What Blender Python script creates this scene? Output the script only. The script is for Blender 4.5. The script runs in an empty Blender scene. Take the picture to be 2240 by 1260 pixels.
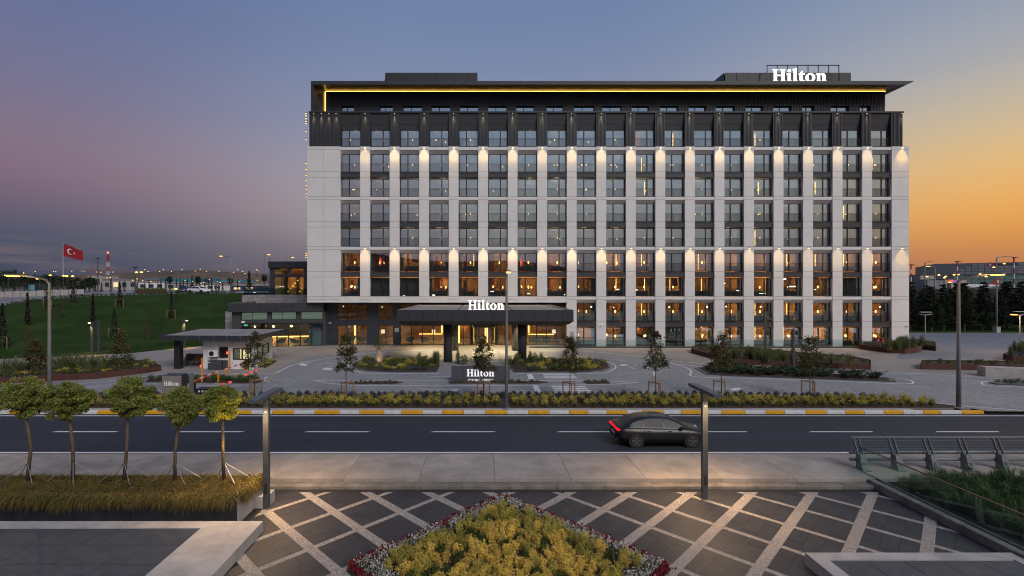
import bpy, math, random
import numpy as np
from mathutils import Vector, Matrix

R = math.radians
rng = np.random.default_rng(11)
random.seed(5)
sc = bpy.context.scene
C = sc.collection

# ------------------------------------------------------------------ camera
HC, FPX, VX, VY = 7.7, 1045.0, 1050.0, 632.0     # eye height, focal length in photo pixels, vanishing point
cam_data = bpy.data.cameras.new('camera')
cam = bpy.data.objects.new('camera', cam_data); C.objects.link(cam)
cam.location = (0, 0, HC); cam.rotation_euler = (R(90), 0, 0)
cam_data.sensor_width = 36.0
cam_data.lens = 36.0 * FPX / 2240.0
cam_data.shift_x = (1120 - VX) / 2240.0
cam_data.shift_y = (VY - 630) / 2240.0
cam_data.clip_start = 0.1; cam_data.clip_end = 6000
sc.camera = cam

# ------------------------------------------------------------------ sky and light
SUN_AZ, SUN_EL = R(150), R(40)      # azimuth clockwise from +Y, glow of the bright western sky behind the camera
world = bpy.data.worlds.new('World'); sc.world = world
world.use_nodes = True
wn, wl = world.node_tree.nodes, world.node_tree.links
wn.clear()
def wnode(t, **k):
    n = wn.new(t)
    for a, b in k.items(): setattr(n, a, b)
    return n
wout = wnode('ShaderNodeOutputWorld'); wbg = wnode('ShaderNodeBackground')
tc = wnode('ShaderNodeTexCoord')
sep = wnode('ShaderNodeSeparateXYZ'); wl.new(tc.outputs['Generated'], sep.inputs[0])
def wmath(op, a, b=None, clamp=False):
    n = wnode('ShaderNodeMath', operation=op, use_clamp=clamp)
    for i, v in enumerate((a, b)):
        if v is None: continue
        if isinstance(v, (int, float)): n.inputs[i].default_value = v
        else: wl.new(v, n.inputs[i])
    return n.outputs[0]
DUSK_AZ = R(82)                    # where the sun went down
hx = wmath('MULTIPLY', sep.outputs[0], math.sin(DUSK_AZ)); hy = wmath('MULTIPLY', sep.outputs[1], math.cos(DUSK_AZ))
dotp = wmath('ADD', hx, hy)
hl = wmath('SQRT', wmath('ADD', wmath('MULTIPLY', sep.outputs[0], sep.outputs[0]), wmath('MULTIPLY', sep.outputs[1], sep.outputs[1])))
az = wmath('DIVIDE', dotp, wmath('MAXIMUM', hl, 0.001))
azt = wmath('ADD', wmath('MULTIPLY', az, 0.5), 0.5)        # 0 opposite the dusk, 1 at the dusk
elev = wmath('MAXIMUM', sep.outputs[2], 0.0)
def srgb(c):
    return tuple((x / 255 / 12.92) if x <= 10 else ((x / 255 + 0.055) / 1.055) ** 2.4 for x in c)
def ramp(stops):
    n = wnode('ShaderNodeValToRGB'); wl.new(elev, n.inputs[0])
    n.color_ramp.interpolation = 'B_SPLINE'
    el = n.color_ramp.elements
    while len(el) > 1: el.remove(el[0])
    el[0].position = stops[0][0]; el[0].color = (*srgb(stops[0][1]), 1)
    for p, c in stops[1:]:
        e = el.new(p); e.color = (*srgb(c), 1)
    return n.outputs[0]
SKY_E = [ (0.0, (64, 68, 86)), (0.05, (64, 74, 94)), (0.10, (78, 82, 102)), (0.16, (120, 98, 116)), (0.22, (127, 108, 124)), (0.30, (112, 108, 136)), (0.42, (96, 108, 146)), (1.0, (70, 92, 140)) ]
SKY_M = [ (0.0, (104, 92, 102)), (0.055, (112, 102, 112)), (0.12, (152, 140, 142)), (0.20, (156, 150, 158)), (0.30, (138, 143, 164)), (0.45, (108, 126, 160)), (0.60, (98, 118, 156)), (1.0, (88, 110, 154)) ]
SKY_W = [ (0.0, (160, 104, 76)), (0.05, (186, 122, 78)), (0.10, (222, 154, 72)), (0.16, (222, 174, 106)), (0.23, (198, 178, 140)), (0.32, (156, 160, 168)), (0.45, (122, 138, 166)), (1.0, (94, 116, 158)) ]
ce, cm, cw = ramp(SKY_E), ramp(SKY_M), ramp(SKY_W)
def wmix(f, a, b):
    n = wnode('ShaderNodeMix', data_type='RGBA'); wl.new(f, n.inputs[0]); wl.new(a, n.inputs[6]); wl.new(b, n.inputs[7]); return n.outputs[2]
def smooth(v, a, b):
    n = wnode('ShaderNodeMapRange', interpolation_type='SMOOTHSTEP'); wl.new(v, n.inputs[0])
    n.inputs[1].default_value = a; n.inputs[2].default_value = b; return n.outputs[0]
col = wmix(smooth(azt, 0.18, 0.50), ce, cm)
col = wmix(smooth(azt, 0.68, 0.94), col, cw)
# thin low cloud streaks near the horizon
cmap = wnode('ShaderNodeMapping'); cmap.inputs['Scale'].default_value = (3.0, 3.0, 34.0); wl.new(tc.outputs['Generated'], cmap.inputs[0])
cn = wnode('ShaderNodeTexNoise'); cn.inputs['Scale'].default_value = 1.6; cn.inputs['Detail'].default_value = 5; wl.new(cmap.outputs[0], cn.inputs[0])
cf = wmath('MULTIPLY', smooth(cn.outputs[0], 0.52, 0.72), wmath('MULTIPLY', smooth(elev, 0.012, 0.04), smooth(elev, 0.10, 0.05)))
cf = wmath('MULTIPLY', cf, wmath('SUBTRACT', 1.0, smooth(azt, 0.6, 0.9)))
grey = wnode('ShaderNodeRGB'); grey.outputs[0].default_value = (*srgb((104, 94, 104)), 1)
col = wmix(wmath('MULTIPLY', cf, 0.75), col, grey.outputs[0])
# the physical sky adds its own soft blue on top
nish = wnode('ShaderNodeTexSky', sky_type='NISHITA'); nish.sun_disc = False
nish.sun_elevation = R(1.0); nish.sun_rotation = DUSK_AZ
addn = wnode('ShaderNodeMix', data_type='RGBA', blend_type='ADD'); addn.inputs[0].default_value = 0.004
wl.new(col, addn.inputs[6]); wl.new(nish.outputs[0], addn.inputs[7])
wl.new(addn.outputs[2], wbg.inputs[0]); wbg.inputs[1].default_value = 1.12
wl.new(wbg.outputs[0], wout.inputs[0])

sun_d = bpy.data.lights.new('sun', 'SUN'); sun_d.energy = 1.9; sun_d.angle = R(30); sun_d.color = (1.0, 0.945, 0.89)
sun = bpy.data.objects.new('sun', sun_d); C.objects.link(sun)
sdir = Vector((math.sin(SUN_AZ) * math.cos(SUN_EL), math.cos(SUN_AZ) * math.cos(SUN_EL), math.sin(SUN_EL)))
sun.rotation_euler = sdir.to_track_quat('Z', 'Y').to_euler(); sun.location = (0, -20, 60)

sc.view_settings.view_transform = 'Standard'; sc.view_settings.look = 'None'
sc.view_settings.exposure = 0.0; sc.view_settings.gamma = 1.0; sc.view_settings.use_curve_mapping = False
cy = sc.cycles
cy.use_denoising = True
cy.max_bounces = 6; cy.diffuse_bounces = 3; cy.glossy_bounces = 3; cy.transmission_bounces = 4; cy.transparent_max_bounces = 16
cy.sample_clamp_indirect = 2.5; cy.sample_clamp_direct = 8; cy.caustics_reflective = False; cy.caustics_refractive = False
cy.use_light_tree = True
cy.filter_width = 1.1
# ------------------------------------------------------------------ helpers
def G(px, py, z=0.05):
    """point of the place seen at a photo pixel, on a horizontal level z"""
    Y = FPX * (HC - z) / (py - VY)
    return Vector(((px - VX) * Y / FPX, Y, z))
def P(px, py, Y):
    """point of the place seen at a photo pixel, at depth Y"""
    return Vector(((px - VX) * Y / FPX, Y, HC - (py - VY) * Y / FPX))

ORG = {}
class MB:
    def __init__(s): s.v, s.f, s.m = [], [], []
    def add(s, vs, fs, mi=0):
        b = len(s.v); s.v += [tuple(v) for v in vs]
        s.f += [tuple(i + b for i in f) for f in fs]; s.m += [mi] * len(fs); return s
    def box(s, x0, x1, y0, y1, z0, z1, mi=0):
        v = [(x0,y0,z0),(x1,y0,z0),(x1,y1,z0),(x0,y1,z0),(x0,y0,z1),(x1,y0,z1),(x1,y1,z1),(x0,y1,z1)]
        return s.add(v, [(3,2,1,0),(4,5,6,7),(0,1,5,4),(1,2,6,5),(2,3,7,6),(3,0,4,7)], mi)
    def bevbox(s, x0, x1, y0, y1, z0, z1, b=0.02, mi=0):
        """box with chamfered vertical and top edges"""
        n = [(x0+b,y0),(x1-b,y0),(x1,y0+b),(x1,y1-b),(x1-b,y1),(x0+b,y1),(x0,y1-b),(x0,y0+b)]
        t = [(x0+2*b,y0+b),(x1-2*b,y0+b),(x1-b,y0+2*b),(x1-b,y1-2*b),(x1-2*b,y1-b),(x0+2*b,y1-b),(x0+b,y1-2*b),(x0+b,y0+2*b)]
        v = [(x,y,z0) for x,y in n] + [(x,y,z1-b) for x,y in n] + [(x,y,z1) for x,y in t]
        f = [tuple(range(7,-1,-1)), tuple(range(16,24))]
        for k in range(8):
            j = (k+1) % 8
            f += [(k,j,8+j,8+k), (8+k,8+j,16+j,16+k)]
        return s.add(v, f, mi)
    def prism(s, poly, z0, z1, mi=0, side=None):
        a = sum(poly[i][0]*poly[(i+1)%len(poly)][1] - poly[(i+1)%len(poly)][0]*poly[i][1] for i in range(len(poly)))
        if a < 0: poly = poly[::-1]
        n = len(poly)
        v = [(p[0],p[1],z0) for p in poly] + [(p[0],p[1],z1) for p in poly]
        s.add(v, [tuple(range(n,2*n))], mi)
        b = len(s.v) - 2*n
        s.f.append(tuple(b+i for i in range(n-1,-1,-1))); s.m.append(mi)
        for i in range(n):
            j = (i+1) % n
            s.f.append((b+i,b+j,b+n+j,b+n+i)); s.m.append(mi if side is None else side)
        return s
    def quad(s, a, b, c, d, mi=0): return s.add([a,b,c,d], [(0,1,2,3)], mi)
    def tube(s, pts, rad, n=8, mi=0, cap=True):
        pts = [Vector(p) for p in pts]
        if isinstance(rad, (int,float)): rad = [rad]*len(pts)
        vs, fs = [], []
        for i, p in enumerate(pts):
            d = (pts[min(i+1,len(pts)-1)] - pts[max(i-1,0)])
            d = d.normalized() if d.length > 1e-9 else Vector((0,0,1))
            a = Vector((1,0,0)) if abs(d.x) < 0.7 else Vector((0,1,0))
            u = d.cross(a).normalized(); w = d.cross(u)
            for k in range(n):
                t = 2*math.pi*k/n
                vs.append(p + (u*math.cos(t) + w*math.sin(t))*rad[i])
        for i in range(len(pts)-1):
            for k in range(n):
                j = (k+1) % n
                fs.append((i*n+k, (i+1)*n+k, (i+1)*n+j, i*n+j))
        if cap: fs += [tuple(range(n)), tuple(range(len(pts)*n-1, (len(pts)-1)*n-1, -1))]
        return s.add(vs, fs, mi)
    def bar(s, p, q, w, h, mi=0, up=(0,0,1)):
        p, q = Vector(p), Vector(q); d = (q-p).normalized(); upv = Vector(up)
        if abs(d.dot(upv)) > 0.95: upv = Vector((0,1,0))
        u = d.cross(upv).normalized()*w/2; t = u.cross(d).normalized()*h/2
        v = [p-u-t, p+u-t, p+u+t, p-u+t, q-u-t, q+u-t, q+u+t, q-u+t]
        return s.add(v, [(0,1,2,3),(7,6,5,4),(0,4,5,1),(1,5,6,2),(2,6,7,3),(3,7,4,0)], mi)
    def lathe(s, prof, cx=0, cy=0, n=20, mi=0):
        vs, fs = [], []
        for r, z in prof:
            for k in range(n):
                t = 2*math.pi*k/n; vs.append((cx+r*math.cos(t), cy+r*math.sin(t), z))
        for i in range(len(prof)-1):
            for k in range(n):
                j = (k+1) % n; fs.append((i*n+k, i*n+j, (i+1)*n+j, (i+1)*n+k))
        fs += [tuple(range(n-1,-1,-1)), tuple(range((len(prof)-1)*n, len(prof)*n))]
        return s.add(vs, fs, mi)
    def mesh(s, name, mats, smooth=False):
        me = bpy.data.meshes.new(name)
        me.from_pydata(s.v, [], s.f)
        for m in (mats if isinstance(mats, (list,tuple)) else [mats]): me.materials.append(m)
        if any(s.m): me.polygons.foreach_set('material_index', s.m)
        if smooth: me.polygons.foreach_set('use_smooth', [True]*len(s.f))
        me.update(); return me
    def build(s, name, mats, parent=None, smooth=False, origin=None):
        if parent is not None: org = ORG[parent]
        elif origin is not None: org = Vector(origin)
        else:
            a = np.array(s.v); org = Vector(((a[:,0].min()+a[:,0].max())/2, (a[:,1].min()+a[:,1].max())/2, a[:,2].min()))
        s.v = [(x-org.x, y-org.y, z-org.z) for x,y,z in s.v]
        o = bpy.data.objects.new(name, s.mesh(name, mats, smooth)); C.objects.link(o)
        if parent is not None: o.parent = parent
        else: o.location = org
        ORG[o] = org
        return o

def tag(o, label=None, cat=None, group=None, kind=None):
    if label: o['label'] = label
    if cat: o['category'] = cat
    if group: o['group'] = group
    if kind: o['kind'] = kind
    return o
def thing(name, label, cat, loc, group=None, rz=0.0):
    o = bpy.data.objects.new(name, None); C.objects.link(o)
    o.location = loc; o.rotation_euler.z = rz; o.empty_display_size = 0.3
    ORG[o] = Vector(loc)
    return tag(o, label, cat, group)
def inst(name, me, parent=None, loc=(0,0,0), rz=0.0, scale=None):
    """a piece that shares mesh data; loc is in the parent's space"""
    o = bpy.data.objects.new(name, me); C.objects.link(o)
    o.location = loc; o.rotation_euler.z = rz
    if scale is not None: o.scale = scale if isinstance(scale, (tuple,list)) else (scale,)*3
    if parent is not None: o.parent = parent
    ORG[o] = (ORG[parent] if parent is not None else Vector((0,0,0))) + Vector(loc)
    return o
def copy_tree(o, parent=None):
    c = o.copy(); C.objects.link(c); c.parent = parent
    ORG[c] = ORG.get(o, Vector((0,0,0)))
    for ch in o.children: copy_tree(ch, c)
    return c
def struct(mb, name, mats, smooth=False):
    return tag(mb.build(name, mats, None, smooth), kind='structure')

def lamp(kind, name, loc, energy, color, size=0.1, aim=None, spot=None, blend=0.6, parent=None):
    d = bpy.data.lights.new(name, kind); d.energy = energy; d.color = color
    if kind == 'AREA': d.size = size
    else: d.shadow_soft_size = size
    if spot: d.spot_size = R(spot); d.spot_blend = blend
    o = bpy.data.objects.new(name, d); C.objects.link(o)
    o.location = loc if parent is None else Vector(loc) - ORG[parent]
    if aim is not None: o.rotation_euler = Vector(aim).to_track_quat('-Z', 'Y').to_euler()
    if parent is not None: o.parent = parent
    return o

# ------------------------------------------------------------------ materials
MATS = {}
def mat(name, c, rough=0.6, metal=0.0, var=0.12, vscale=3.0, bump=0.0, bscale=40.0, c2=None, stretch=None, spec=0.5, rnd=0.0):
    if name in MATS: return MATS[name]
    m = bpy.data.materials.new(name); m.use_nodes = True; MATS[name] = m
    nt = m.node_tree; n, l = nt.nodes, nt.links
    b = n['Principled BSDF']
    b.inputs['Roughness'].default_value = rough; b.inputs['Metallic'].default_value = metal
    b.inputs['Specular IOR Level'].default_value = spec
    b.inputs['Base Color'].default_value = (*c, 1)
    t = n.new('ShaderNodeTexCoord'); co = t.outputs['Object']
    if stretch:
        mp = n.new('ShaderNodeMapping'); mp.inputs['Scale'].default_value = stretch; l.new(co, mp.inputs[0]); co = mp.outputs[0]
    if var > 0 or c2:
        oi = n.new('ShaderNodeObjectInfo')
        add = n.new('ShaderNodeVectorMath'); add.operation = 'ADD'; l.new(co, add.inputs[0])
        sc_ = n.new('ShaderNodeMath'); sc_.operation = 'MULTIPLY'; sc_.inputs[1].default_value = 37.0; l.new(oi.outputs['Random'], sc_.inputs[0]); l.new(sc_.outputs[0], add.inputs[1])
        tn = n.new('ShaderNodeTexNoise'); tn.inputs['Scale'].default_value = vscale; tn.inputs['Detail'].default_value = 6; tn.inputs['Roughness'].default_value = 0.65; l.new(add.outputs[0], tn.inputs[0])
        cr = n.new('ShaderNodeValToRGB'); l.new(tn.outputs[0], cr.inputs[0])
        lo = c2 if c2 else tuple(x*(1-var) for x in c); hi = c if c2 else tuple(min(1, x*(1+var)) for x in c)
        cr.color_ramp.elements[0].position = 0.34; cr.color_ramp.elements[1].position = 0.66
        cr.color_ramp.elements[0].color = (*lo, 1); cr.color_ramp.elements[1].color = (*hi, 1)
        out = cr.outputs[0]
        if rnd > 0:
            hs = n.new('ShaderNodeHueSaturation'); l.new(out, hs.inputs['Color'])
            mr = n.new('ShaderNodeMapRange'); mr.inputs[3].default_value = 1-rnd; mr.inputs[4].default_value = 1+rnd; l.new(oi.outputs['Random'], mr.inputs[0]); l.new(mr.outputs[0], hs.inputs['Value'])
            out = hs.outputs[0]
        l.new(out, b.inputs['Base Color'])
    if bump > 0:
        bn = n.new('ShaderNodeTexNoise'); bn.inputs['Scale'].default_value = bscale; bn.inputs['Detail'].default_value = 4; l.new(co, bn.inputs[0])
        bp = n.new('ShaderNodeBump'); bp.inputs['Strength'].default_value = bump; bp.inputs['Distance'].default_value = 0.02; l.new(bn.outputs[0], bp.inputs['Height']); l.new(bp.outputs[0], b.inputs['Normal'])
    return m
def emit(name, c, strength, sample=False):
    if name in MATS: return MATS[name]
    m = bpy.data.materials.new(name); m.use_nodes = True; MATS[name] = m
    n, l = m.node_tree.nodes, m.node_tree.links
    n.remove(n['Principled BSDF'])
    e = n.new('ShaderNodeEmission'); e.inputs[0].default_value = (*c, 1); e.inputs[1].default_value = strength
    l.new(e.outputs[0], n['Material Output'].inputs[0])
    m.cycles.emission_sampling = 'AUTO' if sample else 'NONE'
    return m
def glass(name, tint, refl, rough=0.0):
    """thin coated pane: clear transmission plus a mirror coat that grows towards grazing angles"""
    if name in MATS: return MATS[name]
    m = bpy.data.materials.new(name); m.use_nodes = True; MATS[name] = m
    n, l = m.node_tree.nodes, m.node_tree.links
    n.remove(n['Principled BSDF'])
    t = n.new('ShaderNodeBsdfTransparent'); t.inputs[0].default_value = (*tint, 1)
    g = n.new('ShaderNodeBsdfGlossy'); g.inputs['Roughness'].default_value = rough; g.inputs[0].default_value = (0.80, 1.0, 1.0, 1)
    fr = n.new('ShaderNodeLayerWeight'); fr.inputs[0].default_value = 0.12
    mr = n.new('ShaderNodeMapRange'); mr.inputs[3].default_value = refl; mr.inputs[4].default_value = 1.0; l.new(fr.outputs['Fresnel'], mr.inputs[0])
    mx = n.new('ShaderNodeMixShader'); l.new(mr.outputs[0], mx.inputs[0]); l.new(t.outputs[0], mx.inputs[1]); l.new(g.outputs[0], mx.inputs[2])
    # the pane is a thin sheet: only its outer face carries the coat and tint, the inner face is clear
    ge = n.new('ShaderNodeNewGeometry'); t2 = n.new('ShaderNodeBsdfTransparent'); mx2 = n.new('ShaderNodeMixShader')
    l.new(ge.outputs['Backfacing'], mx2.inputs[0]); l.new(mx.outputs[0], mx2.inputs[1]); l.new(t2.outputs[0], mx2.inputs[2])
    l.new(mx2.outputs[0], n['Material Output'].inputs[0])
    return m
def leafmat(name, c, c2, rough=0.55, vscale=2.0, rnd=0.12, trans=0.25, spec=0.3):
    m = mat(name, c, rough, 0, 0.3, vscale, c2=c2, rnd=rnd, spec=spec)
    n, l = m.node_tree.nodes, m.node_tree.links
    b = n['Principled BSDF']
    if trans > 0:
        src = b.inputs['Base Color'].links[0].from_socket
        tr = n.new('ShaderNodeBsdfTranslucent'); l.new(src, tr.inputs[0])
        mx = n.new('ShaderNodeMixShader'); mx.inputs[0].default_value = trans
        l.new(b.outputs[0], mx.inputs[1]); l.new(tr.outputs[0], mx.inputs[2]); l.new(mx.outputs[0], n['Material Output'].inputs[0])
    return m
def gridmat(name, c, mortar, bw, bh, msize=0.01, rough=0.8, var=0.2, bump=0.3, rot=0.0, off=0.5, c2=None):
    """small pavers too fine to build one by one"""
    if name in MATS: return MATS[name]
    m = bpy.data.materials.new(name); m.use_nodes = True; MATS[name] = m
    n, l = m.node_tree.nodes, m.node_tree.links; b = n['Principled BSDF']; b.inputs['Roughness'].default_value = rough
    t = n.new('ShaderNodeTexCoord'); mp = n.new('ShaderNodeMapping'); mp.inputs['Rotation'].default_value = (0,0,rot); l.new(t.outputs['Object'], mp.inputs[0])
    br = n.new('ShaderNodeTexBrick'); br.inputs['Scale'].default_value = 1.0; br.inputs['Brick Width'].default_value = bw; br.inputs['Row Height'].default_value = bh; br.inputs['Mortar Size'].default_value = msize; br.offset = off
    br.inputs['Color1'].default_value = (*[x*(1-var) for x in c],1); br.inputs['Color2'].default_value = (*[x*(1+var) for x in c],1); br.inputs['Mortar'].default_value = (*mortar,1)
    l.new(mp.outputs[0], br.inputs[0])
    tn = n.new('ShaderNodeTexNoise'); tn.inputs['Scale'].default_value = 0.22; tn.inputs['Detail'].default_value = 8; tn.inputs['Roughness'].default_value = 0.7; l.new(t.outputs['Object'], tn.inputs[0])
    mx = n.new('ShaderNodeMix'); mx.data_type = 'RGBA'; mx.blend_type = 'MULTIPLY'; mx.inputs[0].default_value = 1.0
    cr = n.new('ShaderNodeValToRGB'); cr.color_ramp.elements[0].position = .3; cr.color_ramp.elements[1].position = .7; cr.color_ramp.elements[0].color = (.74,.74,.76,1); cr.color_ramp.elements[1].color = (1.1,1.08,1.05,1); l.new(tn.outputs[0], cr.inputs[0])
    l.new(br.outputs[0], mx.inputs[6]); l.new(cr.outputs[0], mx.inputs[7]); l.new(mx.outputs[2], b.inputs['Base Color'])
    bp = n.new('ShaderNodeBump'); bp.inputs['Strength'].default_value = bump; bp.inputs['Distance'].default_value = 0.01; bp.invert = True; l.new(br.outputs['Fac'], bp.inputs['Height']); l.new(bp.outputs[0], b.inputs['Normal'])
    return m
def pebblemat(name, c, c2, scale):
    if name in MATS: return MATS[name]
    m = bpy.data.materials.new(name); m.use_nodes = True; MATS[name] = m
    n, l = m.node_tree.nodes, m.node_tree.links; b = n['Principled BSDF']; b.inputs['Roughness'].default_value = 0.8
    t = n.new('ShaderNodeTexCoord'); v = n.new('ShaderNodeTexVoronoi'); v.inputs['Scale'].default_value = scale; l.new(t.outputs['Object'], v.inputs[0])
    s_ = n.new('ShaderNodeSeparateColor'); l.new(v.outputs['Color'], s_.inputs[0])
    cr = n.new('ShaderNodeValToRGB'); cr.color_ramp.elements[0].color = (*c2,1); cr.color_ramp.elements[1].color = (*c,1); l.new(s_.outputs[0], cr.inputs[0])
    d = n.new('ShaderNodeMapRange'); d.inputs[1].default_value = 0.15; d.inputs[2].default_value = 0.55; d.inputs[3].default_value = 1.0; d.inputs[4].default_value = 0.45; l.new(v.outputs['Distance'], d.inputs[0])
    mx = n.new('ShaderNodeMix'); mx.data_type = 'RGBA'; mx.blend_type = 'MULTIPLY'; mx.inputs[0].default_value = 1; l.new(cr.outputs[0], mx.inputs[6]); l.new(d.outputs[0], mx.inputs[7]); l.new(mx.outputs[2], b.inputs['Base Color'])
    bp = n.new('ShaderNodeBump'); bp.inputs['Strength'].default_value = 0.8; bp.inputs['Distance'].default_value = 0.02; bp.invert = True; l.new(v.outputs['Distance'], bp.inputs['Height']); l.new(bp.outputs[0], b.inputs['Normal'])
    return m

M_white = mat('white cladding', (.70,.69,.67), .55, var=.04, vscale=.6, bump=.05, bscale=30)
M_joint = mat('grey sealant joint', (.28,.27,.26), .8, var=.1)
M_whitemet = mat('white coated metal', (.76,.76,.75), .4, var=.03)
M_dark = mat('charcoal cladding', (.030,.034,.043), .5, var=.12, vscale=1.2)
M_dark2 = mat('dark grey metal sheet', (.050,.051,.055), .42, var=.10, vscale=.8)
M_frame = mat('anthracite window frame', (.020,.021,.024), .4, var=.1)
M_black = mat('black plastic', (.012,.012,.013), .5, var=.1)
M_glass = glass('coated window glass', (.78,.82,.81), .66)
M_glassl = glass('lobby glass', (.66,.72,.72), .14)
M_glassr = glass('railing glass', (.72,.84,.82), .10)
M_plaster = mat('lit room plaster', (.48,.31,.15), .8, var=.08, vscale=1)  # lamp warmth of the lit rooms is put into this plaster colour
M_carpet = mat('room carpet', (.10,.085,.07), .9)
M_curtain = mat('pale curtain', (.50,.48,.42), .9, var=.15, vscale=6, stretch=(8,8,.3))
M_wood = mat('brown timber panel', (.20,.09,.03), .5, var=.3, vscale=4, stretch=(6,6,.6))
M_redpanel = mat('red curtain cloth', (.42,.05,.02), .8)
M_sofa = mat('grey green upholstery', (.10,.13,.13), .9, var=.1)
M_lampglow = emit('warm lamp bulb', (1.0,.55,.16), 14.0)
M_strip = emit('warm light strip', (1.0,.58,.14), 7.0)
M_cove = emit('amber cove light', (1.0,.52,.09), 9.0, True)
M_letter = emit('white letter face', (1.0,.98,.90), 1.8, True)
M_lettern = mat('white sign letter', (.8,.8,.8), .5, var=.02)
M_street = emit('sodium street lamp', (1.0,.50,.08), 6.0)
M_ledspot = emit('warm downlight lens', (1.0,.75,.40), 10.0)
M_corten = mat('weathered corten steel', (.095,.034,.022), .85, var=.35, vscale=2.5, c2=(.055,.022,.017), bump=.2, bscale=25)
M_soil = mat('bark mulch soil', (.05,.028,.018), .95, var=.5, vscale=14, bump=.8, bscale=30)
M_conc = mat('pale concrete', (.36,.335,.315), .85, var=.2, vscale=1.1, bump=.15, bscale=30)
M_pole = mat('galvanised pole', (.25,.26,.27), .45, metal=.4, var=.12, vscale=3)
M_postdark = mat('dark grey powder coat', (.055,.060,.066), .45, var=.12)
M_orange = mat('orange painted steel', (.70,.25,.015), .5, var=.1)
M_redw = mat('red paint', (.33,.02,.02), .5, var=.1)
M_paint = mat('white road paint', (.62,.62,.62), .75, var=.12, vscale=5)
M_yellowp = mat('yellow kerb paint', (.72,.35,.008), .7, var=.15, vscale=4)
M_stake = mat('timber stake', (.28,.16,.085), .8, var=.25, vscale=5, stretch=(8,8,1))
M_bark = mat('tree bark', (.12,.085,.055), .9, var=.4, vscale=8, stretch=(3,3,.8), bump=.6, bscale=20)
M_stone = mat('grey limestone block', (.30,.28,.28), .85, var=.22, vscale=2.0, bump=.2, bscale=20, rnd=.18)
# ------------------------------------------------------------------ the ground
M_ground = mat('dry earth', (.06,.055,.035), .95, var=.4, vscale=.05)
M_lawn = mat('mown lawn', (.036,.060,.015), .9, var=.3, vscale=.22, c2=(.017,.036,.009), bump=.9, bscale=9, spec=.03)
M_cobble = gridmat('grey cobble pavers', (.275,.28,.29), (.16,.16,.165), .24, .12, .012, .75, .22, .5)
M_beige = gridmat('beige concrete pavers', (.29,.262,.235), (.20,.18,.165), .9, .3, .010, .8, .07, .3)
M_upper = mat('pale asphalt', (.19,.185,.195), .85, var=.15, vscale=.08)
M_asph = mat('road asphalt', (.0135,.0195,.031), .74, var=.36, vscale=.9, bump=.25, bscale=60, stretch=(.05,1,1))
M_walk = mat('brushed pavement concrete', (.30,.262,.226), .85, var=.22, vscale=.8, bump=.25, bscale=18, rnd=.04)
M_slate = mat('dark basalt tile', (.035,.032,.033), .55, var=.18, vscale=2.2, bump=.12, bscale=50, rnd=.12)
M_gravel = pebblemat('exposed white pebbles', (.62,.55,.48), (.44,.37,.31), 24)
M_mort = mat('dark mortar', (.022,.020,.020), .9)

struct(MB().box(-2500,2500,-600,3500,-2.0,-.62), 'ground', M_ground)
struct(MB().box(-75,120,30.6,84,-.5,.05), 'forecourt', M_beige)
LOT = struct(MB().prism([G(1960,785)[:2], G(2600,785)[:2], (118,83.5), (52,83.5), (57.2,64)], .02, .056), 'parking_lot', mat('smooth grey asphalt lot', (.155,.165,.185), .7, var=.12, vscale=.15))

# lawn bank rising to the upper level
bot = [G(px, py, .07) for px, py in ((-420,830),(-200,802),(0,785),(150,779),(290,772),(355,765),(440,757),(506,748))]
top = [P(px, py, Y) for px, py, Y in ((-520,704,62),(-250,690,68),(0,672,75),(90,656,82),(200,648,88),(310,644,92),(420,642,95),(533,641,97))]
NC, NR = 56, 16
def poly_at(pts, t):
    k = t*(len(pts)-1); i = min(int(k), len(pts)-2); f = k-i
    return pts[i].lerp(pts[i+1], f)
vs, fs = [], []
for j in range(NR+1):
    t = j/NR
    for i in range(NC+1):
        a, b = poly_at(bot, i/NC), poly_at(top, i/NC)
        p = a.lerp(b, t); h = t*t*(3-2*t)
        p.z = a.z + (b.z-a.z)*(0.45*t + 0.55*h) + .12*math.sin(i*.7)*math.sin(math.pi*t)
        vs.append(p)
for j in range(NR):
    for i in range(NC):
        fs.append((j*(NC+1)+i, j*(NC+1)+i+1, (j+1)*(NC+1)+i+1, (j+1)*(NC+1)+i))
LAWN = struct(MB().add(vs, fs), 'lawn', M_lawn, True)
def lawn_at(px, py):
    """point of the lawn surface under a photo pixel"""
    o, d = Vector((0,0,HC)), (P(px, py, 1.0) - Vector((0,0,HC)))
    best = None
    for f in fs:
        a = [vs[i] for i in f]
        for tri in ((a[0],a[1],a[2]), (a[0],a[2],a[3])):
            e1, e2 = tri[1]-tri[0], tri[2]-tri[0]; h = d.cross(e2); det = e1.dot(h)
            if abs(det) < 1e-9: continue
            s = (o-tri[0])/det; u = s.dot(h); q = s.cross(e1); v = d.dot(q); t = e2.dot(q)
            if u >= -1e-4 and v >= -1e-4 and u+v <= 1.0002 and t > 0 and (best is None or t < best): best = t
    return o + d*best if best else None
# upper level behind the bank
mb = MB(); far = [Vector((p.x*3.6-10, 330, 7.4)) for p in top]; mid = [Vector((p.x*1.35, p.y*1.35, min(7.0, p.z+.5))) for p in top]
for a in (top, mid, far): mb.v += [tuple(p) for p in a]
n = len(top)
for j in range(2):
    for i in range(n-1): mb.f.append((j*n+i, j*n+i+1, (j+1)*n+i+1, (j+1)*n+i)); mb.m.append(0)
k = len(mb.v); mb.v += [(top[-1].x,97,6.86),(40,97,6.86),(far[-1].x,330,7.4),(160,330,7.4)]; mb.f.append((k,k+1,k+3,k+2)); mb.m.append(0)
struct(mb, 'upper_road', M_upper)
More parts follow.
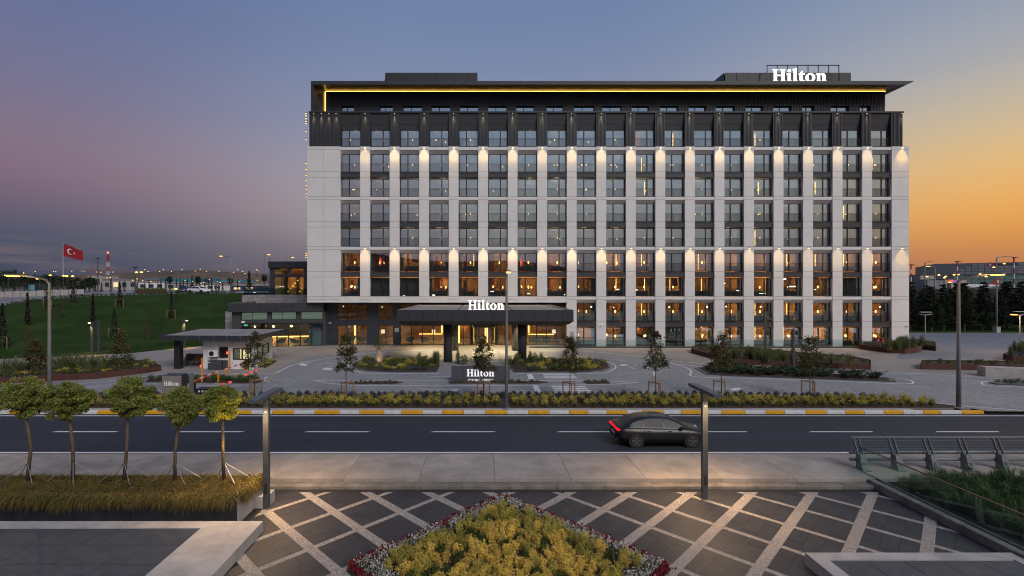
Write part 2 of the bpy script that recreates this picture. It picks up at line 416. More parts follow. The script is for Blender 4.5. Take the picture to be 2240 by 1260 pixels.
# distant hills
def hill(pts, depth, mat_, name='hills'):
    mb = MB(); n = len(pts)
    sub = []
    for i in range(n-1):
        for q in range(6):
            a, b = pts[i], pts[i+1]; f = q/6
            sub.append((a[0]+(b[0]-a[0])*f, a[1]+(b[1]-a[1])*f + rng.normal()*.35, a[2]+(b[2]-a[2])*f))
    for row, (dy, fr) in enumerate(((-depth*.5, 0.0), (-depth*.28,.45), (0,1.0), (depth*.6, 0.2))):
        for px, py, Y in sub:
            p = P(px, py, Y); base = 6.5
            mb.v.append((p.x*(Y+dy)/Y, Y+dy, base+(p.z-base)*fr + (rng.normal()*.8 if row == 1 else 0)))
    m = len(sub)
    for r in range(3):
        for i in range(m-1): mb.f.append((r*m+i, r*m+i+1, (r+1)*m+i+1, (r+1)*m+i)); mb.m.append(0)
    return struct(mb, name, mat_, True)
hill([(-300,600,800),(-100,606,800),(100,606,800),(190,600,800),(300,596,800),(400,592,800),(430,590,800),(480,594,800),(560,598,800),(660,600,800),(800,604,800)], 300, mat('scrub covered hillside', (.16,.10,.055), .95, c2=(.055,.052,.04), var=.3, vscale=.025))
struct(MB().box(88,900,108,800,-.6,7.55), 'airport_apron', mat('apron concrete', (.17,.17,.165), .85, var=.15, vscale=.1))
struct(MB().prism([(57,83.6),(300,83.6),(420,107.9),(57,107.9)], -.4, .12), 'grass_strip', M_lawn)

# ------------------------------------------------------------------ driveway with its lines
def gp(px, py): v = G(px, py); return (v.x, v.y)
DRV = [(-420,867.5),(-420,858),(210,834),(353,815),(470,813),(592,816),(640,791),(700,779),(800,767),(905,762),(1290,762),(1345,772),(1515,797),(1905,812),(2014,812.5),(2155,826),(2420,836),(2420,900),(2160,899),(2104,890),(1980,877),(1850,869.5),(1640,867.5)]
DRIVE = struct(MB().prism([gp(*p) for p in DRV], .03, .056), 'driveway', M_cobble)
ZL = .061
def ribbon(pts, w, z=ZL):
    mb = MB(); n = len(pts); L, Rr = [], []
    for i, p in enumerate(pts):
        a, b = Vector(pts[max(i-1,0)]), Vector(pts[min(i+1,n-1)])
        d = (b-a).normalized(); nn = Vector((-d.y, d.x))*w/2
        L.append((p[0]+nn.x, p[1]+nn.y, z)); Rr.append((p[0]-nn.x, p[1]-nn.y, z))
    mb.v = L+Rr
    for i in range(n-1): mb.f.append((n+i, n+i+1, i+1, i)); mb.m.append(0)
    return mb
def curve(pts, k=6):
    """smooth line through photo points laid on the driveway"""
    w = [Vector(gp(*p)) for p in pts]; out = []
    for i in range(len(w)-1):
        p0, p1, p2, p3 = w[max(i-1,0)], w[i], w[i+1], w[min(i+2,len(w)-1)]
        for j in range(k):
            t = j/k
            out.append(.5*((2*p1)+(p2-p0)*t+(2*p0-5*p1+4*p2-p3)*t*t+(3*p1-p0-3*p2+p3)*t**3))
    out.append(w[-1]); return [tuple(v) for v in out]
def line(pts, w=.14, sm=True, name='painted_line'):
    return ribbon(curve(pts) if sm and len(pts) > 2 else [gp(*p) for p in pts], w).build(name, M_paint, DRIVE)
line([(-300,866),(700,866),(1640,865.5),(1850,868),(1980,875),(2104,888),(2235,898)], .12)
line([(604,816),(640,799),(680,790),(740,781),(800,773),(870,769),(960,766),(1200,767),(1290,769.5),(1360,776),(1500,792),(1640,802),(1900,815),(2030,818),(2240,833)], .14)
line([(0,848),(120,841),(210,836.5),(353,819),(400,817.5),(560,817),(604,816)], .12)
line([(170,850),(260,844),(353,838)], .10); line([(185,846),(280,838)], .10)
line([(400,843),(470,843),(606,842.5),(583,835)], .12, False)
line([(578,829),(584,824)], .16, False); line([(575,834),(581,831)], .2, False)
line([(762,796),(775,790),(800,787),(820,786.5)], .12); line([(762,796),(763,804),(780,812),(815,817),(960,817.5)], .13)
line([(1130,817.5),(1300,817),(1335,812),(1347,803),(1340,796),(1322,790)], .13)
line([(685,832),(800,832),(986,832)], .12, False); line([(1120,832.5),(1300,833),(1395,836.5)], .12, False)
line([(685,832),(710,837),(745,841),(800,843.5),(1000,844),(1160,843),(1330,841),(1395,836.5)], .12)
line([(1463,793.5),(1500,804),(1512,812),(1516,823.5),(1600,827),(1760,831),(1900,837),(1975,840),(1997,838),(1990,832),(1960,827)], .14)
line([(1478,797),(1520,800)], .1, False); line([(1510,800),(1560,805)], .1, False)
line([(2147,838),(2152,835),(2200,833),(2290,834)], .13); line([(2147,838),(2165,844),(2260,848)], .13)
line([(1990,845),(2035,848)], .1, False)
for a in ([(653,797),(682,792)],[(690,799.5),(725,791.5)],[(704,808),(728,801)],[(876,779),(926,778.6)],[(862,789),(905,788.6)],[(942,824),(990,823.8)],[(985,779),(1020,779)],[(1155,773),(1200,772.6)],[(1160,779.5),(1215,779)],[(1150,783),(1200,782.4)],[(1205,789),(1250,788)],[(1268,779.5),(1304,781)],[(1339,785),(1371,791)],[(1401,797.5),(1422,806)],[(1424,797),(1459,805)],[(1368,799),(1389,807)],[(923,853),(1011,852.6)],[(1556,850),(1638,848.6)]): line(a, .11, False, 'painted_dash')
def patch(pts, name='painted_marking', m=None, z=ZL): return MB().add([(*gp(*p), z) for p in pts], [tuple(range(len(pts)))]).build(name, m or M_paint, DRIVE)
for pts in ([(653,799),(660,794.5),(673,797.5),(668,801)], [(702,808.5),(712,804),(728,806),(724,810)], [(979,852),(1000,850),(1002,855.5),(980,854.6)], [(1596,852),(1612,848),(1622,852),(1606,855)], [(1354,800),(1362,796.5),(1375,798.5),(1366,801)], [(1429,812),(1433,812),(1433.5,821.5),(1429.5,822)]): patch(pts, 'painted_arrow')
def stripes(x0a, x1a, y0, x0b, x1b, y1, n):
    for i in range(n):
        t0, t1 = i/n, (i+.55)/n
        row = lambda t: ((x0a+(x0b-x0a)*t, y0+(y1-y0)*t), (x1a+(x1b-x1a)*t, y0+(y1-y0)*t))
        a, b = row(t0), row(t1); patch([a[0],a[1],b[1],b[0]], 'crossing_stripe')
stripes(1032,1086,770,1032,1092,793.5,7); stripes(1187,1254,818.5,1193,1266,829.5,3); stripes(1206,1280,845,1216,1300,861,4)
patch([(1102,769),(1110,769),(1120,789),(1109,789)]); patch([(1152,817),(1163,817),(1170,830.5),(1157,830.5)]); patch([(1165,843.5),(1177,843.5),(1186,862),(1173,862)])
M_sand = mat('yellow tinted paving', (.30,.26,.16), .8, var=.12, vscale=1)
patch([(585,828),(600,814),(602,816),(590,835),(578,836)], 'tinted_paving', M_sand, .059); patch([(500,817.6),(575,817.6),(560,822),(520,824)], 'tinted_paving', M_sand, .059)
patch([(545,845),(575,843.4),(540,862),(520,862)], 'tinted_paving', M_sand, .059)

# ------------------------------------------------------------------ road, kerb, pavement, steps
ROAD = struct(MB().box(-300,300,22.2,29.95,-.4,-.12), 'road', M_asph)
def roadstrip(x0, x1, y0, y1, name, skew=0.0): return MB().add([(x0,y0,-.116),(x1-skew,y0,-.116),(x1,y1,-.116),(x0+skew,y1,-.116)], [(0,1,2,3)]).build(name, M_paint, ROAD)
roadstrip(-300,300,29.36,29.50,'edge_line'); roadstrip(-300,300,22.72,22.90,'edge_line')
for k in range(-3, 12): roadstrip(-23.45+6.9*k, -19.8+6.9*k, 26.08, 26.22, 'lane_dash', .22)
KERB = struct(MB().box(-75,27.5,30.02,30.58,-.3,.050), 'kerb', M_conc)
org = [(20,73),(118,165),(213,262),(308,357),(414,452),(510,550),(596,642),(688,742),(786,840),(878,924),(967,1014),(1062,1109),(1156,1201),(1245,1286),(1327,1371),(1406,1451),(1490,1537),(1578,1630),(1675,1716),(1762,1808),(1849,1890),(1933,1975),(2019,2057),(2104,2152)]
kx = lambda px: (px-VX)*29.9/FPX
edges = []
for i, (a, b) in enumerate(org):
    edges.append((kx(a), kx(b), M_yellowp))
    if i+1 < len(org): edges.append((kx(b), kx(org[i+1][0]), M_paint))
x = kx(20)
for i in range(18):
    edges.append((x-1.35, x, M_paint if i % 2 == 0 else M_yellowp)); x -= 1.35
for a, b, m in edges: MB().bevbox(a+.008, b-.008, 29.86, 30.08, -.125, .068+rng.normal()*.003, .02).build('kerb_stone', m, KERB)
WALK = struct(MB().box(-60,60,19.45,22.27,-.4,-.02), 'pavement', M_mort)
for k in range(-18, 18):
    x0 = -5.53 + 3.07*k
    MB().bevbox(x0+.006, x0+3.064, 19.41, 22.29, -.15, .0+rng.normal()*.0015, .006).build('paving_slab', M_walk, WALK)
M_step = mat('stained step concrete', (.24,.21,.18), .9, var=.25, vscale=1.5, c2=(.12,.105,.085), bump=.2)
STEP = struct(MB().box(-30,16.2,19.03,19.448,-.45,-.16), 'steps', M_step)
for k in range(16): MB().bevbox(-14+1.9*k+.005, -14+1.9*k+1.895, 19.0, 19.40, -.28, -.15, .012).build('step_stone', M_step, STEP)

# ------------------------------------------------------------------ plaza: basalt tiles between pebble bands
PLZ = struct(MB().box(-30,16.1,4,19.02,-.7,-.33), 'plaza', M_mort)
def clip(poly, x0, x1, y0, y1):
    for ax, lim, sg in ((0,x0,1),(0,x1,-1),(1,y0,1),(1,y1,-1)):
        out = []
        for i in range(len(poly)):
            a, b = poly[i], poly[(i+1) % len(poly)]
            da, db = sg*(a[ax]-lim), sg*(b[ax]-lim)
            if da >= 0: out.append(a)
            if (da >= 0) != (db >= 0):
                t = da/(da-db); out.append((a[0]+(b[0]-a[0])*t, a[1]+(b[1]-a[1])*t))
        poly = out
        if len(poly) < 3: return None
    return poly
pq = lambda p, q: ((p-q)/2, (p+q)/2)
TX, TY = .83, 18.27
YT = 18.80
SIDES = (dict(x=(-7.9,TX), wp=True, p0=19.1, pp=2.4, q0=17.5, qp=2.43), dict(x=(TX,15.72), wp=False, p0=19.35, pp=2.42, q0=17.6, qp=2.38))
tiles = []
for S in SIDES:
    wd, nr = .45, .27          # band widths measured along p or q
    wP, wQ = (wd, nr) if S['wp'] else (nr, wd)
    xr = S['x']
    for i in range(-9, 10):
        p = S['p0'] + S['pp']*i
        c = clip([pq(p-wP/2,-30), pq(p+wP/2,-30), pq(p+wP/2,60), pq(p-wP/2,60)], xr[0], xr[1], 8, YT)
        if c: MB().prism(c, -.36, -.2985).build('pebble_band', M_gravel, PLZ)
        q = S['q0'] + S['qp']*i
        c = clip([pq(-30,q-wQ/2), pq(60,q-wQ/2), pq(60,q+wQ/2), pq(-30,q+wQ/2)], xr[0], xr[1], 8, YT)
        if c: MB().prism(c, -.36, -.2962).build('pebble_band', M_gravel, PLZ)
        for j in range(-9, 10):
            a0, a1 = p+wP/2, p+S['pp']-wP/2; b0 = S['q0']+S['qp']*j+wQ/2; b1 = b0+S['qp']-wQ
            for r in range(3):
                r0, r1 = b0+(b1-b0)*r/3, b0+(b1-b0)*(r+1)/3
                cuts = [0,.36,.72,1] if r % 2 == 0 else [0,.2,.56,1]
                for u0, u1 in zip(cuts[:-1], cuts[1:]):
                    g = .004
                    c = clip([pq(a0+(a1-a0)*u0+g, r0+g), pq(a0+(a1-a0)*u1-g, r0+g), pq(a0+(a1-a0)*u1-g, r1-g), pq(a0+(a1-a0)*u0+g, r1-g)], xr[0], xr[1], 11.5, YT)
                    if c:
                        cx_ = sum(v[0] for v in c)/len(c); cy_ = sum(v[1] for v in c)/len(c)
                        px_ = VX+cx_*FPX/cy_; py_ = VY+8*FPX/cy_
                        if abs(cx_-TX)+abs(cy_-13.6) < 4.3 or (cx_ < -7.3 and cy_ < 15.6) or (cx_ > 9.8 and cy_ < 13.7) or py_ > 1330: continue
                        ar = abs(sum(c[i_][0]*c[(i_+1)%len(c)][1]-c[(i_+1)%len(c)][0]*c[i_][1] for i_ in range(len(c))))/2
                        vis = ar/cy_**3 if (-40 < px_ < 2280 and py_ < 1275) else 0
                        tiles.append((vis, c))
tiles.sort(key=lambda t: -t[0])
rest = MB()
for k, (vis, c) in enumerate(tiles):
    z = -.300 + rng.normal()*.0018
    if k < 300: MB().prism(c, -.34, z).build('tile', M_slate, PLZ)
    else: rest.prism(c, -.34, z)
if rest.v: tag(rest.build('tile_field', M_slate, PLZ), kind='stuff')
for k in range(14):       # border course along the steps
    MB().prism([(-8+1.72*k+.006,YT+.012),(-8+1.72*k+1.714,YT+.012),(-8+1.72*k+1.714,19.0),(-8+1.72*k+.006,19.0)], -.36, -.300+rng.normal()*.001).build('border_tile', M_slate, PLZ)
# ------------------------------------------------------------------ the hotel
FY = 63.0; SF = FPX/FY
fx = lambda px: (px-VX)/SF                      # facade photo x -> metres
fz = lambda py: HC + (VY-py)/SF
XL, BAY, OPEN = fx(744.5), 3.896, 2.6
XW0, XW1 = fx(672), fx(1988.5)
ZTOP = fz(320)
zb = lambda r: .13 + (8-r)*3.292 if r > 0 else ZTOP+.02      # bottom of window row r (0 attic .. 8 ground)
WH = 2.44
HOT = thing('hotel_building', 'long nine storey white hotel with charcoal attic floors and lit windows', 'building', (16.9, FY, .05))
ZOV = 5.89                                     # underside of the overhanging white block
bayx = lambda i: XL + BAY*i
rows_of = lambda i: range(0, 7) if i < 8 else range(0, 9)

# white cladding: pilasters with panel joints
def panel_breaks(zlow):
    zs = {ZTOP, zlow}
    for r in range(1, 9):
        for dz in (-.02, -.42 if r % 2 == 0 else -.74):
            z = zb(r)+dz
            if zlow+.3 < z < ZTOP-.2: zs.add(z)
    zs.add(ZTOP-.40)
    return sorted(zs)
def clad(x0, x1, zlow, name='pilaster', cols=1, side=True):
    mb = MB(); mb.box(x0+.003, x1-.003, FY+.035, FY+.80, zlow+.003, ZTOP-.003, 1)
    o = mb.build(name, [M_joint, M_white], HOT)
    # front face of the core is joint coloured
    me = o.data
    for p in me.polygons:
        if p.normal.y < -.9: p.material_index = 0
    zs = panel_breaks(zlow); g = .018
    for a, b in zip(zs[:-1], zs[1:]):
        for c in range(cols):
            u0 = x0+(x1-x0)*c/cols; u1 = x0+(x1-x0)*(c+1)/cols
            MB().box(u0+(g if c else 0), u1-(g if c < cols-1 else 0), FY, FY+.034, a+g, b-g).build('panel', M_white, o)
    return o
clad(XW0, XL, ZOV, 'end_wall', 2)
clad(bayx(18)+OPEN, XW1, .05, 'end_wall', 1)
for j in range(1, 19): clad(bayx(j-1)+OPEN, bayx(j), ZOV if j < 8 else .05)
# side walls and body behind
side = MB(); side.box(XW0+.004, XW0+.3, FY+.81, FY+16, ZOV, ZTOP-.01); side.box(XW1-.3, XW1-.004, FY+.81, FY+16, .05, ZTOP-.01)
side.build('side_wall', M_white, HOT)
body = MB(); body.box(XW0+.31, XW1-.31, FY+5.2, FY+15.8, 6.2, ZTOP); body.box(XW0+.31, XW1-.31, FY+.3, FY+15.8, ZTOP-.14, ZTOP-.012); body.box(fx(1262), XW1-.31, FY+5.2, FY+15.8, .05, 6.19)
body.build('inner_block', M_dark, HOT)
MB().box(XW0+.02, fx(1240), FY+.81, FY+16, ZOV+.02, ZOV+.12).build('overhang_soffit', M_dark, HOT)

# spandrels, bands, window frames, panes, railings (shared meshes)
def spandrel_dark():
    mb = MB(); h0, h1 = -.74, -.08
    mb.box(0, OPEN, .16, .62, h0+.06, h1-.07); mb.box(-.0, OPEN, .10, .62, h1-.069, h1); mb.box(0, OPEN, .10, .62, h0, h0+.059)
    return mb.mesh('spandrel', M_dark2)
def band_white(h=-.42):
    mb = MB(); mb.box(0, OPEN, .06, .10, h, -.03)
    mb.quad((0,.10,h),(OPEN,.10,h),(OPEN,.50,-.85),(0,.50,-.85)); mb.box(0, OPEN, .101, .7, -.36, -.03)
    mb.v = [v for v in mb.v]
    return mb.mesh('floor_band', M_white)
ME_sp, ME_bw = spandrel_dark(), band_white()
def frame_mesh(fr, w=OPEN-.06, h=WH):
    mb = MB(); t = .085; y0, y1 = .50, .60; m = w*fr
    mb.box(0, w, y0, y1, 0, t); mb.box(0, w, y0, y1, h-t, h)
    mb.box(0, t, y0, y1, t, h-t); mb.box(w-t, w, y0, y1, t, h-t); mb.box(m-.065, m+.065, y0-.02, y1, t, h-t)
    return mb.mesh('window', M_frame)
def pane_mesh(a, b, h=WH, m=None):
    return MB().box(a, b, .545, .557, .08, h-.08).mesh('pane', m or M_glass)
W_ = OPEN-.06
FR = (.40, .64)
ME_fr = [frame_mesh(f) for f in FR]
ME_pn = [(pane_mesh(.08, W_*f-.06), pane_mesh(W_*f+.06, W_-.08)) for f in FR]
def railing_mesh(w=OPEN-.04, h=1.12):
    mb = MB(); y = .30
    mb.box(0, w, y-.02, y+.02, h-.03, h); mb.box(0, w, y-.015, y+.015, .05, .08)
    n = 22
    for k in range(n+1):
        x = w*k/n; mb.box(x-.009, x+.009, y-.009, y+.009, .08, h-.03)
    for x in (.015, w-.015): mb.box(x-.02, x+.02, y+.021, .50, h-.06, h-.03)
    return mb.mesh('railing', M_frame)
ME_rail = railing_mesh()

# rooms behind the glass
RW, RD, RH = OPEN+1.1, 4.4, 2.62
def room_mesh(name, wall):
    mb = MB(); x0, x1, y0, y1 = -.55, OPEN+.55, .66, .66+RD
    mb.quad((x0,y1,-.06),(x1,y1,-.06),(x1,y1,RH),(x0,y1,RH), 0)
    mb.quad((x0,y0,-.06),(x0,y1,-.06),(x0,y1,RH),(x0,y0,RH), 0); mb.quad((x1,y1,-.06),(x1,y0,-.06),(x1,y0,RH),(x1,y1,RH), 0)
    mb.quad((x0,y0,-.06),(x1,y0,-.06),(x1,y1,-.06),(x0,y1,-.06), 1); mb.quad((x0,y1,RH),(x1,y1,RH),(x1,y0,RH),(x0,y0,RH), 0)
    return mb.mesh(name, [wall, M_carpet])
ME_room = room_mesh('room', M_plaster)
M_plaster2 = mat('dim room plaster', (.40,.42,.42), .8, var=.08)  # dim rooms' copy of the plaster, without the lamp warmth in its colour
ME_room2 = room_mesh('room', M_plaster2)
def folds(x0, x1, y, z0, z1, amp=.05, pitch=.16):
    mb = MB(); n = max(4, int((x1-x0)/pitch*4)); vs = []
    for k in range(n+1):
        x = x0+(x1-x0)*k/n; yy = y+amp*math.sin(2*math.pi*(x-x0)/pitch); vs += [(x,yy,z0),(x,yy,z1)]
    return mb.add(vs, [(2*k,2*k+2,2*k+3,2*k+1) for k in range(n)])
ME_cur = [folds(-.1,.42,.80,-.03,2.5).mesh('curtain', M_curtain), folds(OPEN-.52,OPEN+.1,.80,-.03,2.5).mesh('curtain', M_curtain), folds(-.1,OPEN+.1,.80,-.03,2.5).mesh('curtain', M_curtain)]
def lampm(x, y, z, m=None, s=1.0):
    mb = MB(); mb.lathe([(.02*s,z-.2*s),(.075*s,z-.13*s),(.09*s,z),(.075*s,z+.1*s),(.02*s,z+.15*s)], x, y, 8); return mb.mesh('wall_lamp', m or M_lampglow)
ME_lamp = [lampm(1.55,1.3,1.25), lampm(.75,2.6,1.30), lampm(2.05,2.2,1.22), lampm(1.0,1.5,2.2)]
M_lampdim = emit('dim warm lamp bulb', (1.0,.62,.28), 5.0); ME_lampd = [lampm(1.55,1.3,1.25,M_lampdim,.75), lampm(.75,2.6,1.30,M_lampdim,.75), lampm(2.05,2.2,1.22,M_lampdim,.75)]
ME_stripm = [MB().box(1.95,2.02,2.4,2.46,.75,2.45).mesh('light_strip', M_strip), MB().box(1.62,1.68,2.6,2.66,.3,2.5).mesh('light_strip', M_strip)]
ME_pan = [MB().box(.35,1.05,4.4,4.55,-.02,2.3).mesh('wall_panel', M_wood), MB().box(.55,.95,3.0,3.06,-.02,2.2).mesh('wall_panel', M_redpanel), MB().box(-.4,1.5,4.95,5.03,.0,1.05).mesh('headboard', M_wood), MB().box(1.2,2.9,3.2,3.3,1.35,2.5).mesh('wall_panel', M_wood)]
ME_tv = MB().box(.9,1.75,3.9,3.96,1.0,1.5).mesh('television', [emit('blue television picture', (.35,.55,.8), .9)])
def sofa_mesh():
    mb = MB(); mb.bevbox(.1,1.95,.85,1.55,.12,.42,.04); mb.bevbox(.1,1.95,.82,1.0,.42,.78,.05); mb.bevbox(.1,.26,1.01,1.5,.42,.62,.03); mb.bevbox(1.79,1.95,1.01,1.5,.42,.62,.03)
    for x in (.2,1.85):
        for y in (.92,1.45): mb.box(x-.03,x+.03,y-.03,y+.03,0,.119)
    return mb.mesh('sofa', M_sofa)
ME_sofa = sofa_mesh()
ORD = ['first','second','third','fourth','fifth','sixth','seventh','eighth','ninth','tenth','eleventh','twelfth','thirteenth','fourteenth','fifteenth','sixteenth','seventeenth','eighteenth','nineteenth']
FLR = {5:'fourth storey', 6:'third storey', 7:'second storey', 8:'ground storey'}
hloc = lambda x, z: Vector((x, FY, z)) - ORG[HOT]
for i in range(19):
    for r in rows_of(i):
        z = zb(r); x = bayx(i); k = (i + (0 if i < 9 else 1)) % 2
        if r == 8: k = (i // 2) % 2
        w = inst('window', ME_fr[k], HOT, hloc(x+.03, z+.02))
        for me in ME_pn[k]: inst('pane', me, w)
        if r == 0: w.scale.z = .92
        if r >= 1 or True: inst('railing', ME_rail, HOT, hloc(x+.02, z))
        if 1 <= r < (6 if i < 8 else 8): inst('spandrel' if r % 2 else 'floor_band', ME_sp if r % 2 else ME_bw, HOT, hloc(x, z))
        lit = r >= 5
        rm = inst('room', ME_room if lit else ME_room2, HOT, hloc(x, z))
        rr = rng.random()
        if rr < .07: inst('curtain', ME_cur[2], rm)
        else:
            inst('curtain', ME_cur[0 if i < 9 else 1], rm)
            if rng.random() < .4: inst('curtain', ME_cur[1 if i < 9 else 0], rm)
        nl = [0] if rng.random() < (.75 if lit else .6) else []
        if rng.random() < (.5 if lit else .2): nl.append(1)
        if rng.random() < (.5 if i > 8 else .25)*(1 if lit else .4): nl.append(2)
        for q in nl: inst('wall_lamp', (ME_lamp if lit else ME_lampd)[q], rm)
        if not lit and rng.random() < .45: inst('ceiling_spot', ME_lamp[3], rm, (rng.uniform(-.6,.9), 0, .12), 0, (.6,.6,.45)).name = 'ceiling_spot'
        if i > 8 and rng.random() < (.5 if lit else .12): inst('light_strip', ME_stripm[int(rng.integers(2))], rm)
        elif lit and rng.random() < .2: inst('light_strip', ME_stripm[0], rm)
        if lit:
            t = int(rng.integers(4)); inst('headboard' if t == 2 else 'wall_panel', ME_pan[t], rm)
            if rng.random() < .35: inst('wall_panel', ME_pan[1], rm)
            if (i, r) in ((0,6),(13,6)): inst('television', ME_tv, rm)
            if rng.random() < .85:
                s = inst('sofa', ME_sofa, None, (x+rng.uniform(0,.5), FY+.05, z-.055)); tag(s, f'grey green sofa in the {ORD[i]} bay from the left, {FLR[r]}', 'sofa', 'sofas behind the lit room windows')
        e = (60 if rng.random() < .1 else rng.uniform(260, 760)) if lit else rng.uniform(30, 60)
        lamp('POINT', 'room_light', (x+rng.uniform(.4,2.2), FY+rng.uniform(2.2,3.6), z+rng.uniform(1.2,2.0)), e, (1.0,.56,.19) if lit else (1.0,.72,.42), .12, parent=HOT)
    inst('floor_band', ME_bw, HOT, hloc(bayx(i), zb(1)+WH+.85))
    if i < 8: MB().box(bayx(i), bayx(i)+OPEN, FY+.05, FY+.7, ZOV, zb(6)-.02).build('floor_band', M_white, HOT)
# two open balcony doors glowing orange in the attic
for i in (10, 12):
    MB().box(bayx(i)+.1, bayx(i)+1.0, FY+1.4, FY+1.45, ZTOP+.1, ZTOP+2.1).build('orange_blind', emit('lit orange blind', (.9,.32,.03), .55), HOT)

# wall lights on the pilasters
ME_fix = MB().box(-.10,.10,-.22,.0,.0,.07).mesh('wall_light', M_frame)
ME_len = MB().box(-.07,.07,-.19,-.04,-.012,-.002).mesh('lens', M_ledspot)
pil = [bayx(j)-.648 for j in range(1,19)] + [(bayx(18)+OPEN+XW1)/2+.2]
for zz, rowsel in ((ZTOP-.22, 0), (zb(4)-.22, 1)):
    for q, x in enumerate(pil):
        f = inst('wall_light', ME_fix, HOT, hloc(x, zz)); inst('lens', ME_len, f)
        yel = q == len(pil)-1
        lamp('SPOT', 'wall_light_beam', (x, FY-.20, zz-.03), 720, (1.0,.55,.09) if yel else (1.0,.67,.31), .03, aim=(0,.24,-1), spot=84, blend=1.0, parent=HOT)
AX0_ = fx(675.5)
# side wall lights seen edge on
MB().prism([(XW0+.06,FY+.9),(-.3598*87,87),(-20,87),(-20,FY+.9)], ZOV+.01, ZTOP-.02).build('rear_wing', M_white, HOT); MB().prism([(AX0_+.05,FY+.9),(-.3598*87,87),(-20,87),(-20,FY+.9)], ZTOP-.015, fz(243)-.2).build('rear_attic', M_dark, HOT)
for zz, ys in ((fz(352), (356,369,382,393,404,413,422,430)), (fz(551), (553,557.5,562)), (fz(244), (247,252,258,264,269,286,304))):
    for y in ys:
        Yd = (zz-HC)*FPX/(VY-y); X = -.3618*Yd; f = MB().box(X-.32, X+.02, Yd, Yd+.2, zz, zz+.07).build('wall_light', M_frame, HOT); MB().box(X-.26, X-.12, Yd+.01, Yd+.18, zz-.09, zz-.002).build('lens', emit('amber side lens', (1.0,.62,.16), 2.2), f)

# ---- attic storey in ribbed charcoal
AX0, AX1, AY, ZA = fx(675.5), fx(1977), FY+.12, fz(243)
def ribbed(x0, x1, y, z0, z1, pitch=.17, d=.06):
    mb = MB(); mb.box(x0, x1, y+d, y+.5, z0, z1); n = max(2, int((x1-x0)/pitch)); p = (x1-x0)/n
    for k in range(n): mb.box(x0+p*k+p*.16, x0+p*k+p*.74, y, y+d-.001, z0, z1)
    return mb
ribbed(AX0, bayx(0), AY, ZTOP+.004, ZA-.18).build('ribbed_panel', M_dark, HOT)
ribbed(bayx(18)+OPEN, AX1, AY, ZTOP+.004, ZA-.18).build('ribbed_panel', M_dark, HOT)
me_r = ribbed(0, BAY-OPEN, .12, .004, ZA-.18-ZTOP).mesh('ribbed_panel', M_dark)
for j in range(1, 19): inst('ribbed_panel', me_r, HOT, hloc(bayx(j-1)+OPEN, ZTOP))
ztp = ZTOP+2.28
ME_slp = []
for q in range(3):
    za, zb_ = ztp+.06+(ZA-.2-ztp-.06)*q/3, ztp+.06+(ZA-.2-ztp-.06)*(q+1)/3; yb = lambda z: FY+.62-.42*(z-ztp)/(ZA-ztp)
    mb = MB(); mb.add([(0,yb(za)-FY,za),(OPEN,yb(za)-FY,za),(OPEN,yb(zb_-.025)-FY,zb_-.025),(0,yb(zb_-.025)-FY,zb_-.025),(0,.9,za),(OPEN,.9,za),(OPEN,.9,zb_-.025),(0,.9,zb_-.025)], [(0,1,2,3),(3,2,6,7),(1,5,6,2),(4,0,3,7),(0,4,5,1)])
    ME_slp.append(mb.mesh('sloping_panel', M_dark2))
for i in range(19):
    for me in ME_slp: inst('sloping_panel', me, HOT, hloc(bayx(i), 0))
MB().box(AX0-.06, AX1+.1, FY+.04, FY+.75, ZA-.18, ZA).build('parapet_cap', M_dark, HOT)
MB().box(AX0+.01, AX0+.4, FY+.63, FY+15, ZTOP+.004, ZA-.19).build('attic_side', M_dark, HOT); MB().box(AX1-.4, AX1-.01, FY+.63, FY+15, ZTOP+.004, ZA-.19).build('attic_side', M_dark, HOT)
MB().box(AX0+.41, AX1-.41, FY+5.3, FY+15, ZTOP+.05, ZA-.3).box(AX0+.41, AX1-.41, FY+.8, FY+15, ZA-.29, ZA-.19).build('attic_block', M_dark, HOT)
ME_fx2 = MB().box(-.06,.06,-.16,.0,0,.06).mesh('wall_light', M_frame); ME_ln2 = MB().box(-.035,.035,-.13,-.05,-.02,-.002).mesh('lens', emit('small warm lens', (1.0,.70,.32), 3.0))
for x in [fx(p) for p in (686,702.5,718.5,735)] + pil:
    zz = ZA-.32; f = inst('wall_light', ME_fx2, HOT, hloc(x, zz)+Vector((0,.12,0))); inst('lens', ME_ln2, f)
    lamp('SPOT', 'attic_light_beam', (x, FY-.02, zz-.05), 330, (1.0,.66,.28), .02, aim=(0,.09,-1), spot=42, blend=1.0, parent=HOT)

